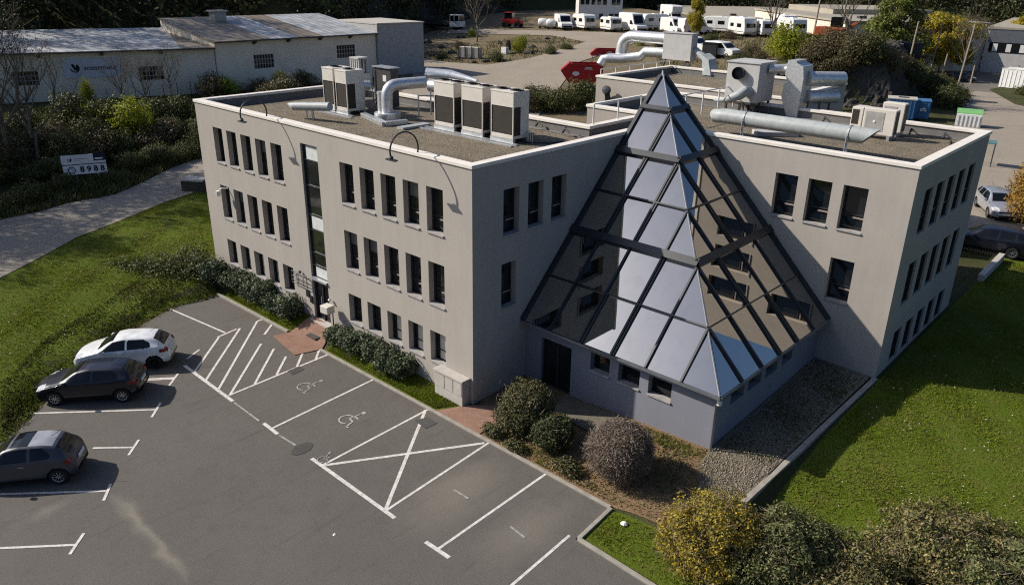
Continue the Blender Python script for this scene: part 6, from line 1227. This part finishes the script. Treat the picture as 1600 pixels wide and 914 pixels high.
def caravan(q, rz, label, L_=4.6, H_=2.5, grp='caravans and campers in the yard', mat='white'):
    t = thing('caravan', label, 'caravan', q, rz, grp); pr = [(-L_/2, .55), (-L_/2+.25, .4), (L_/2-.3, .4), (L_/2, .75), (L_/2-.05, 1.5), (L_/2-.35, H_-.15), (L_/2-.8, H_), (-L_/2+.5, H_), (-L_/2+.08, H_-.25)]
    mb = MB(); mb.extr([(x, -1.1, z) for x, z in pr], (0, 2.2, 0)); mb.build('body', MT[mat], t, bevel=.07, world=False)
    for nm, b in (('window', (L_/2-.12, L_/2+.02, -.75, .75, 1.35, 1.95)), ('window', (-L_/2-.012, -L_/2+.1, -.6, .6, 1.4, 1.95)), ('window', (.2, 1.3, -1.115, -1.09, 1.35, 1.9)), ('window', (-1.6, -.7, -1.115, -1.09, 1.4, 1.9)), ('window', (-1.2, .8, 1.09, 1.115, 1.35, 1.9))): mb = MB(); mb.box(*b); mb.build(nm, MT['carglass'], t, bevel=.01, world=False)
    mb = MB(); mb.box(-.55, .05, -1.112, -1.09, .5, 2.05); mb.build('door', MT['white'], t, world=False); mb = MB(); mb.box(-L_/2+.1, L_/2-.2, -1.118, -1.1, .72, .8); mb.build('stripe', MT['steel'], t, world=False); mb = MB(); mb.box(-.4, .5, -.4, .4, H_, H_+.08); mb.build('roof_hatch', MT['white'], t, world=False)
    mb = MB(); mb.tube([(L_/2-.3, .5, .45), (L_/2+1.0, 0, .45), (L_/2-.3, -.5, .45)], .05, 5); mb.build('drawbar', MT['steel'], t, world=False); wheelset(t, (-.2,), 1.0, .32); return t
def van(q, rz, label, name='van', L_=5.4, H_=2.4, coach=False, mat='white', bull=None, grp='vans in the yard'):
    t = thing(name, label, 'van' if name != 'motorhome' else 'motorhome', q, rz, grp); f = L_/2
    pr = [(-f, .4), (f-.05, .35), (f, .75), (f-.12, 1.05), (f-1.0, 1.25), (f-1.75, H_-.1), (f-2.1, H_), (-f+.15, H_), (-f, H_-.2)]
    if coach: pr = [(-f, .4), (f-.05, .35), (f, .75), (f-.12, 1.05), (f-.75, 1.2), (f-1.15, 1.75), (f-.6, 2.0), (f-.65, H_-.2), (f-1.2, H_), (-f+.15, H_), (-f, H_-.2)]
    mb = MB(); mb.extr([(x, -1.0, z) for x, z in pr], (0, 2.0, 0)); mb.build('body', MT[mat], t, bevel=.08, world=False)
    a, b = (Vector((f-1.0, 0, 1.25)), Vector((f-1.75, 0, H_-.1))) if not coach else (Vector((f-.75, 0, 1.2)), Vector((f-1.15, 0, 1.75)))
    d = b-a; n = Vector((d.z, 0, -d.x)).normalized()*.012; p0, p1 = a+d*.06+n, a+d*.86+n; mb = MB(); mb.extr([(p0.x, -.85, p0.z), (p0.x, .85, p0.z), (p1.x, .8, p1.z), (p1.x, -.8, p1.z)], n*.5); mb.build('windscreen', MT['carglass'], t, world=False)
    for s in (1, -1):
        mb = MB(); xs_ = ((f-1.25, 1.22), (f-1.85, 1.85), (f-2.3, 1.85), (f-2.35, 1.22)) if not coach else ((f-1.0, 1.2), (f-1.3, 1.7), (f-1.9, 1.7), (f-1.9, 1.2)); pts = [(x, s*1.008, z) for x, z in xs_]; mb.extr(pts if s < 0 else pts[::-1], (0, -s*.01, 0)); mb.build('side_window', MT['carglass'], t, world=False)
        mb = MB(); mb.box(f-.22, f-.02, s*.85-.12, s*.85+.12, .72, .92); mb.build('headlight', MT['lampglass'], t, world=False)
        mb = MB(); mb.box(-f-.012, -f+.02, s*.88-.09, s*.88+.09, .9, 1.4); mb.build('tail_light', MT['redlamp'], t, world=False)
        if coach: mb = MB(); mb.box(-f+.9, -f+1.9, *sorted((s*1.0, s*1.012)), 1.4, 1.9); mb.build('side_window', MT['carglass'], t, world=False)
    mb = MB(); mb.box(f-.06, f+.012, -.85, .85, .4, .68); mb.build('bumper', MT['carblack'] if bull is None else MT[bull], t, world=False); wheelset(t, (-f+1.0, f-.95), .92); return t
def look(px, py): # heading that makes a front face the camera from a spot
    q = at(px, py); return math.atan2(CAM[1]-q[1], CAM[0]-q[0])
VH = [((880, 46), 'van', .25, 'blue windowed white van at the left end of the camper row', {}), ((912, 47), 'caravan', .5, 'caravan with a wide window beside the blue windowed van', {}), ((954, 50), 'caravan', .55, 'small cream caravan standing alone before the white office block', dict(L_=3.6, H_=2.3)), ((988, 50), 'van', .55, 'white high roofed camper van right of the small cream caravan', dict(name='motorhome', L_=6, H_=2.9)), ((1022, 47), 'caravan', 2.0, 'pale blue grey box caravan seen from behind', {}), ((1048, 36), 'van', .4, 'white motorhome with an overcab bed in the back row', dict(name='motorhome', coach=True, L_=6.5, H_=3.1)), ((1052, 53), 'van', .55, 'white van in front of the overcab motorhome', {}), ((1085, 54), 'van', 2.2, 'white panel van seen from its back doors', {}), ((1122, 52), 'caravan', 1.2, 'plain pale caravan in the middle of the row', {}), ((1158, 57), 'caravan', .6, 'tall white caravan with a dark end window', dict(H_=2.8)), ((1194, 58), 'caravan', .3, 'white camper with a big dark front window', dict(L_=4.2)), ((1236, 58), 'caravan', .45, 'white caravan at the right end of the row', dict(L_=5.2, H_=2.7)), ((1225, 48), 'caravan', .4, 'white caravan roof showing behind the rightmost caravan', {})]
for (px, py), kd, dr, lb, kw in VH:
    q = at(px, py); rz = look(px, py)+dr
    if kd == 'van': van(q, rz, lb, grp='caravans and campers in the yard', **kw)
    else: caravan(q, rz, lb, **kw)
q = at(1128, 90); van((q[0], q[1], q[2]), math.radians(-8), 'white van with dark lower body parked behind the roof units', L_=4.6, H_=1.95, grp='vans near the rear roof')
q = at(1093, 84); van((q[0]-1.5, q[1]+1, q[2]), math.radians(-8), 'pale van half hidden left of the white van', L_=4.6, H_=2.0, grp='vans near the rear roof')
q = at(1108, 92); t = thing('waste_container', 'dark open crate standing before the white van', 'container', q, .3); mb = MB(); mb.box(-.9, .9, -.6, .6, .1, 1.9); mb.build('body', MT['steel'], t, world=False); mb = MB(); mb.box(-.95, .95, -.65, .65, 1.9, 2.0); mb.box(-.9, .9, -.62, -.6, .2, .3); mb.build('rim', MT['black'], t, world=False)
# flatbed truck and red vehicle in the shade
q = at(700, 47); rz = .35; t = thing('flatbed_truck', 'white cabbed flatbed truck parked in the shade under the hillside', 'truck', q, rz); mb = MB(); mb.box(.8, 2.9, -1.1, 1.1, .6, 1.5); mb.box(.9, 2.7, -1.05, 1.05, 2.45, 2.6); 
for x, y in ((.9, -1.05), (.9, .95), (2.6, -1.05), (2.6, .95), (1.7, -1.05)): mb.box(x, x+.1, y, y+.1, 1.5, 2.5)
mb.build('cab', MT['white'], t, bevel=.03, world=False); mb = MB(); mb.box(.95, 2.65, -1.0, 1.0, 1.5, 2.45); mb.build('cab_window', MT['carglass'], t, world=False); mb = MB(); mb.box(-5, .7, -1.15, 1.15, .9, 1.1); mb.box(-5, .7, -1.15, -1.1, 1.1, 1.6); mb.box(-5, .7, 1.1, 1.15, 1.1, 1.6); mb.build('flatbed', MT['steel'], t, world=False); mb = MB(); mb.box(-4.8, 2.6, -.4, .4, .5, .9); mb.build('chassis', MT['black'], t, world=False); wheelset(t, (-3.5, 1.9), .95, .48)
q = at(800, 44); t = thing('tractor', 'red tractor like machine in the shade under the rock face', 'machine', q, .4); mb = MB(); mb.box(-1.6, 1.2, -.7, .7, .7, 1.5); mb.box(1.2, 1.9, -.6, .6, .7, 1.2); mb.build('body', MT['red'], t, bevel=.05, world=False); mb = MB(); mb.box(-1.2, .2, -.65, .65, 1.5, 2.5); mb.build('cab', MT['carglass'], t, world=False); mb = MB(); mb.box(-1.3, .3, -.72, .72, 2.5, 2.6); mb.build('cab_roof', MT['red'], t, world=False); wheelset(t, (-1.0, 1.2), .9, .55)
for px, py, lb in [(848, 45, 'white tank left of the blue windowed van'), (861, 46, 'white barrel tank next to the blue windowed van')]:
    q = at(px, py); t = thing('water_tank', lb, 'tank', q, .5, 'white tanks'); mb = MB(); mb.lathe([(0, -.8), (.6, -.75), (.75, -.5), (.75, .5), (.6, .75), (0, .8)], (0, 0, .95), 14, axis=(1, 0, 0)); mb.build('tank', MT['white'], t, smooth=True, world=False); mb = MB(); mb.box(-.6, -.4, -.6, .6, 0, .4); mb.box(.4, .6, -.6, .6, 0, .4); mb.build('cradle', MT['steel'], t, world=False)
# concrete block cage and rubble on the island
q = at(735, 92); t = thing('block_cage', 'three pale concrete blocks in a dark cage on the rough island', 'concrete blocks', q, .35)
for k in range(3): mb = MB(); mb.box(-1.5+k*1.02, -.56+k*1.02, -.6, .6, .15, 1.55); mb.build('block', MT['concrete'], t, bevel=.03, world=False)
mb = MB()
for k in range(4): mb.box(-1.6+k*1.02, -1.5+k*1.02, -.66, -.6, .05, 1.65)
mb.box(-1.8, 1.8, -.8, .8, 0, .14); mb.build('cage', MT['steel'], t, world=False)
q = at(793, 84); t = thing('stump', 'dark upright stump on a white crate beside the round lime bush', 'stump', q, 0); mb = MB(); mb.lathe([(0, 0), (.5, .0), (.45, .9), (.3, 1.3), (0, 1.4)], (0, 0, .5), 9); mb.build('trunk', MT['bark'], t, world=False); mb = MB(); mb.box(-.4, .5, -.9, -.3, 0, .9); mb.build('crate', MT['white'], t, world=False)
rk = [((668, 68), 1.0), ((690, 76), .8), ((706, 84), .9), ((675, 88), .7), ((758, 98), .8), ((740, 99), .6), ((826, 85), 1.0), ((832, 76), .8), ((855, 62), .6), ((720, 60), .9), ((780, 70), .6), ((660, 182), .9)]
mb = MB(); bmr = bmesh.new(); bmesh.ops.create_icosphere(bmr, subdivisions=2, radius=.7)
for v in bmr.verts: v.co *= 1+.22*math.sin(v.co.x*5+1)*math.cos(v.co.y*6)+.12*math.sin(v.co.z*9); v.co.z *= .65
mer = bpy.data.meshes.new('boulder'); bmr.to_mesh(mer); bmr.free(); mer.materials.append(MT['rock'])
for i, ((px, py), s) in enumerate(rk):
    q = at(px, py); o = bpy.data.objects.new('boulder', mer); COL.objects.link(o); o.location = (q[0], q[1], q[2]+.15); o.rotation_euler.z = i*1.1; o.scale = (s*1.2, s, s); tag(o, 'dark rough boulder on the island of rough ground' if i < 11 else 'dark boulder at the foot of the blockwork annex', 'boulder', 'boulders in the yard' if i < 11 else None)

# ------------------------------------------------------------------ far buildings
q0 = at(903, 44); t = thing('far_office', 'white two storey block with rows of dark windows behind the caravans', 'building', (q0[0]-4, q0[1]+14, 6)); _d = 1.12; ox, oy = CAM[0]+(q0[0]-CAM[0])*_d, CAM[1]+(q0[1]-CAM[1])*_d; oz = 6.3; uu = Vector((.735, .678, 0)); nn2 = Vector((.678, -.735, 0))
def fo(s, d, z): v = Vector((ox, oy, oz))+uu*s-nn2*d; return (v.x, v.y, oz+z)
mb = MB(); mb.extr([fo(0, 0, -1), fo(8.4, 0, -1), fo(8.4, 0, 7.5), fo(0, 0, 7.5)], -nn2*8); mb.build('wall', MT['white'], t)
for zz, L0 in ((3.2, (.3, 1.25, 2.4, 3.5, 4.6, 6.3, 7.2)), (.7, (1.2, 4.0, 6.0, 7.0))):
    for s in L0: mb = MB(); mb.extr([fo(s, -.02, zz), fo(s+.75, -.02, zz), fo(s+.75, -.02, zz+.9), fo(s, -.02, zz+.9)], nn2*.04); mb.build('window', MT['glass'], t)
# beige factory with a lower hall further left
def hall(name, label, a, b, zt, zb, dep, up=None):
    c0 = Vector((a[0], a[1], 0)); c1 = Vector((b[0], b[1], 0)); uf = (c1-c0).normalized(); nf = Vector((uf.y, -uf.x, 0)); ln = (c1-c0).length
    if nf.y < 0: nf = -nf
    t = thing(name, label, 'building', (c0.x, c0.y, zb))
    def P(s, d, z): v = c0+uf*s+nf*d; return (v.x, v.y, z)
    mb = MB(); mb.extr([P(0, 0, zb-2), P(ln, 0, zb-2), P(ln, dep, zb-2), P(0, dep, zb-2)], (0, 0, zt-zb+1.7)); mb.build('wall', MT['factwall'], t)
    mb = MB(); mb.extr([P(-.3, -.3, zt-.3), P(ln+.3, -.3, zt-.3), P(ln+.3, dep, zt-.3), P(-.3, dep, zt-.3)], (0, 0, .3)); mb.build('roof', MT['factroof'], t)
    if up: mb = MB(); mb.extr([P(ln*up[0], up[2], zt), P(ln*up[1], up[2], zt), P(ln*up[1], dep, zt), P(ln*up[0], dep, zt)], (0, 0, .9)); mb.build('upper_roof', MT['factroof'], t)
    for i in range(4): s_ = ln*(.12+.2*i); mb = MB(); mb.extr([P(s_, 7, zt), P(s_+1.2, 7, zt), P(s_+1.2, 8.2, zt), P(s_, 8.2, zt)], (0, 0, .4)); mb.build('roof_vent', MT['steel'], t)
    return P
pa, pb = onz(1546, 36, 8.7), onz(1322, 33, 8.7); zf = h(pa[0], pa[1])
hall('factory', 'beige flat roofed factory with a blank wall behind the tall green and the yellow tree', pa, pb, 8.7, zf, 45, (-.1, .7, 22))
hall('long_hall', 'long low beige hall showing above the row of caravans', onz(1340, 31, 7.0), onz(1095, 27, 7.0), 7.0, 3.0, 60)
t = thing('factory_annex', 'grey annex with a strip window at the right end of the factory', 'building', (pa[0], pa[1], zf)); ua = Vector((1, .12, 0)).normalized(); na = Vector((-.12, 1, 0)).normalized(); a0 = Vector((pa[0]+.3, pa[1]-.8, 0))
def fa(s, d, z): v = a0+ua*s+na*d; return (v.x, v.y, z)
mb = MB(); mb.extr([fa(0, 0, zf-2), fa(44, 0, zf-2), fa(44, 40, zf-2), fa(0, 40, zf-2)], (0, 0, 8.7)); mb.build('wall', MT['ahu'], t); mb = MB(); mb.extr([fa(-.2, -.2, zf+6.7), fa(44.2, -.2, zf+6.7), fa(44.2, 40, zf+6.7), fa(-.2, 40, zf+6.7)], (0, 0, .3)); mb.build('roof', MT['factroof'], t)
MT['bluegrey'] = M('slate_fascia', (.12, .13, .15), rough=.5); mb = MB(); mb.extr([fa(.3, -.05, zf+4.7), fa(44, -.05, zf+4.7), fa(44, -.05, zf+6.5), fa(.3, -.05, zf+6.5)], tuple(-na*.06)); mb.build('fascia', MT['bluegrey'], t)
mb = MB(); mb.extr([fa(.6, -.03, zf+3.2), fa(10, -.03, zf+3.2), fa(10, -.03, zf+4.65), fa(.6, -.03, zf+4.65)], tuple(-na*.05)); wo = mb.build('strip_window', MT['glass'], t)
for k in range(5): mb = MB(); mb.extr([fa(1.1+k*1.9, -.09, zf+3.3), fa(1.8+k*1.9, -.09, zf+3.3), fa(1.8+k*1.9, -.09, zf+4.5), fa(1.1+k*1.9, -.09, zf+4.5)], tuple(-na*.02)); mb.build('blind', MT['white'], wo)
# ------------------------------------------------------------------ right side: containers, poles, parked vehicles
q = at(1412, 186); t = thing('recycling_container', 'blue ribbed container with a pale lid behind the right roof', 'container', (q[0], q[1], q[2]), .32)
def ribbed(mb, x0, x1, y0, y1, z0, z1, k):
    mb.box(x0, x1, y0, y1, z0, z1)
    for i in range(k): x = x0+(x1-x0)*(i+.5)/k; mb.box(x-.05, x+.05, y0-.05, y0, z0+.1, z1-.1)
    for i in range(max(2, k//2)): y = y0+(y1-y0)*(i+.5)/max(2, k//2); mb.box(x1, x1+.05, y-.05, y+.05, z0+.1, z1-.1)
mb = MB(); ribbed(mb, -1.9, .9, -1.1, 1.1, .15, 2.15, 8); mb.build('body', MT['blue'], t, world=False); mb = MB(); mb.box(-1.95, .95, -1.15, 1.15, 2.15, 2.25); mb.build('lid', MT['concrete'], t, world=False); mb = MB(); mb.box(-.9, .1, -.3, .3, 2.25, 2.31); mb.build('hatch', MT['steel'], t, world=False)
q = at(1442, 187); t = thing('recycling_container', 'smaller blue container with white figures right of the ribbed one', 'container', (q[0]-.5, q[1]+.6, q[2]), .32); mb = MB(); ribbed(mb, -.75, .75, -1.0, 1.0, .1, 1.9, 4); mb.build('body', MT['blue'], t, world=False); mb = MB(); mb.box(-.8, .8, -1.05, 1.05, 1.9, 2.0); mb.build('lid', MT['blue'], t, world=False); text_mesh('lettering', 'sfa', .6, MT['white'], t, frame((.1, -1.06, 1.1), (1, 0, 0), (0, 0, 1)), .004, .02)
q = at(1515, 196); t = thing('storage_bin', 'white crate with a bright green lid by the road behind the right roof corner', 'container', (q[0], q[1]-1.0, q[2]), .25); mb = MB(); ribbed(mb, -1.15, 1.15, -.8, .8, .05, 1.3, 6); mb.build('body', MT['white'], t, world=False); mb = MB(); mb.add([(-1.2, -.3, 1.38), (1.2, -.3, 1.38), (1.2, .95, 1.7), (-1.2, .95, 1.7), (-1.2, -.3, 1.31), (1.2, -.3, 1.31), (1.2, .95, 1.6), (-1.2, .95, 1.6)], [(0,1,2,3),(7,6,5,4),(0,4,5,1),(1,5,6,2),(2,6,7,3),(3,7,4,0)]); mb.build('lid', MT['green'], t, world=False)
q = at(1590, 140); t = thing('skip_container', 'white ribbed open container on the verge at the right edge', 'container', (q[0]+.8, q[1], q[2]), -.15); mb = MB(); ribbed(mb, -3, 3, -1.2, 1.2, .2, 2.7, 11); mb.build('body', MT['white'], t, world=False); mb = MB(); mb.box(-3.05, 3.05, -1.25, -1.15, 2.7, 2.8); mb.box(-3.05, 3.05, 1.15, 1.25, 2.7, 2.8); mb.build('rim', MT['white'], t, world=False)
q = at(1500, 130); car(HATCH, (q[0]-.3, q[1]+1.6, q[2]+.07), math.radians(10), 'dark hatchback with red rear lights by the pole on the far lot', 'cars on the far lot', MT['navycar'])
q = at(1490, 112); car(WAGON, (q[0], q[1]+3, q[2]+.07), math.radians(200), 'pale silver car half hidden behind the dark hatchback on the far lot', 'cars on the far lot', MT['silvercar'])
q = at(1525, 106); van(q, look(1525, 106)+.35, 'white van facing the viewer before the factory', L_=5.0, H_=2.2, grp='vans before the factory')
q = at(1580, 106); car(WAGON, (q[0], q[1]+2, q[2]+.07), math.radians(20), 'dark blue car with a pale bonnet beside the right factory annex', 'cars on the far lot', MT['navycar'])
q = at(1428, 100); van(q, look(1428, 100)+1.2, 'white lorry seen behind the stone gate pillar', L_=6, H_=2.8, grp='vans before the factory')
q = at(1412, 98); t = thing('shed_container', 'dark blue closed container at the end of the cliff top', 'container', (q[0]-1, q[1]+4, q[2]), .3); t.scale = (.6, .6, .75); mb = MB(); ribbed(mb, -2.6, 2.6, -1.2, 1.2, .1, 2.8, 10); mb.build('body', MT['navycar'], t, world=False); mb = MB(); mb.box(2.65, 2.7, -1.1, -.05, .2, 2.7); mb.box(2.65, 2.7, .05, 1.1, .2, 2.7); mb.build('door', MT['blue'], t, world=False)
q = at(1445, 118); mb = MB(); mb.lathe([(.75, -.5), (.7, 3.0), (.85, 3.0), (.85, 3.3), (0, 3.4)], q, 12); tag(mb.build('gate_pillar', MT['concrete'], smooth=True), 'thick pale stone pillar between the leaning poles', 'pillar')
def pole(px, py, ht, lean, lb, cross=False):
    q = at(px, py); t = thing('utility_pole', lb, 'pole', q, 0, 'wooden poles on the right'); mb = MB(); mb.tube([(0, 0, -.5), (lean[0], lean[1], ht)], [.13, .09], 7); mb.build('shaft', MT['wood'], t, world=False)
    if cross: mb = MB(); mb.beam((lean[0]-.5, lean[1], ht-.4), (lean[0]+.5, lean[1], ht-.4), .1, .1); mb.build('crossarm', MT['steel'], t, world=False)
pole(1450, 122, 8, (.4, .2), 'tall pole rising beside the stone pillar', True); pole(1418, 108, 5.5, (.2, 0), 'shorter pole left of the stone pillar'); pole(1468, 128, 4.0, (.3, 0), 'short leaning pole left of the dark hatchback'); pole(1492, 150, 9.0, (.5, 0), 'tall thin dark pole in front of the dark hatchback'); pole(1268, 70, 9.0, (.4, .0), 'tall brown pole behind the big lime bush'); pole(1312, 62, 9.5, (.2, 0), 'pole in front of the factory left of the tall green tree'); pole(1516, 133, 2.8, (0, 0), 'dark post right of the dark hatchback')
q = at(1300, 66); t = thing('digger', 'orange machine partly hidden behind brush on the cliff top', 'machine', q, .2); MT['orangepaint'] = M('orange_paint', (.45, .09, .03), rough=.5); mb = MB(); mb.box(-2.2, 1.2, -.9, .9, .7, 1.8); mb.extr([(1.2, -.2, 1.2), (2.6, -.2, 2.3), (2.6, -.2, 2.6), (1.1, -.2, 1.6)], (0, .4, 0)); mb.build('body', MT['orangepaint'], t, bevel=.05, world=False); mb = MB(); mb.box(-.4, .9, -.7, .7, 1.8, 3.0); mb.build('cab', MT['carglass'], t, world=False); wheelset(t, (-1.4, .7), .85, .5)
q = at(1290, 58); van(q, look(1290, 58)+.4, 'dark blue van behind the orange machine', L_=5, H_=2.2, mat='blue', grp='vans before the factory')
q = at(1555, 262); t = thing('garden_table', 'teal panel jutting out behind the right corner of the building', 'table', (q[0]-1.3, q[1], q[2]), .2); MT['teal'] = M('teal_panel', (.10, .22, .23), rough=.4); mb = MB(); mb.box(-1.2, 1.0, -.7, .7, 1.9, 2.0); mb.build('panel', MT['teal'], t, world=False); mb = MB()
for x, y in ((-1.1, -.6), (.9, -.6), (-1.1, .6), (.9, .6)): mb.box(x-.04, x+.04, y-.04, y+.04, 0, 1.9)
mb.build('leg', MT['steel'], t, world=False)
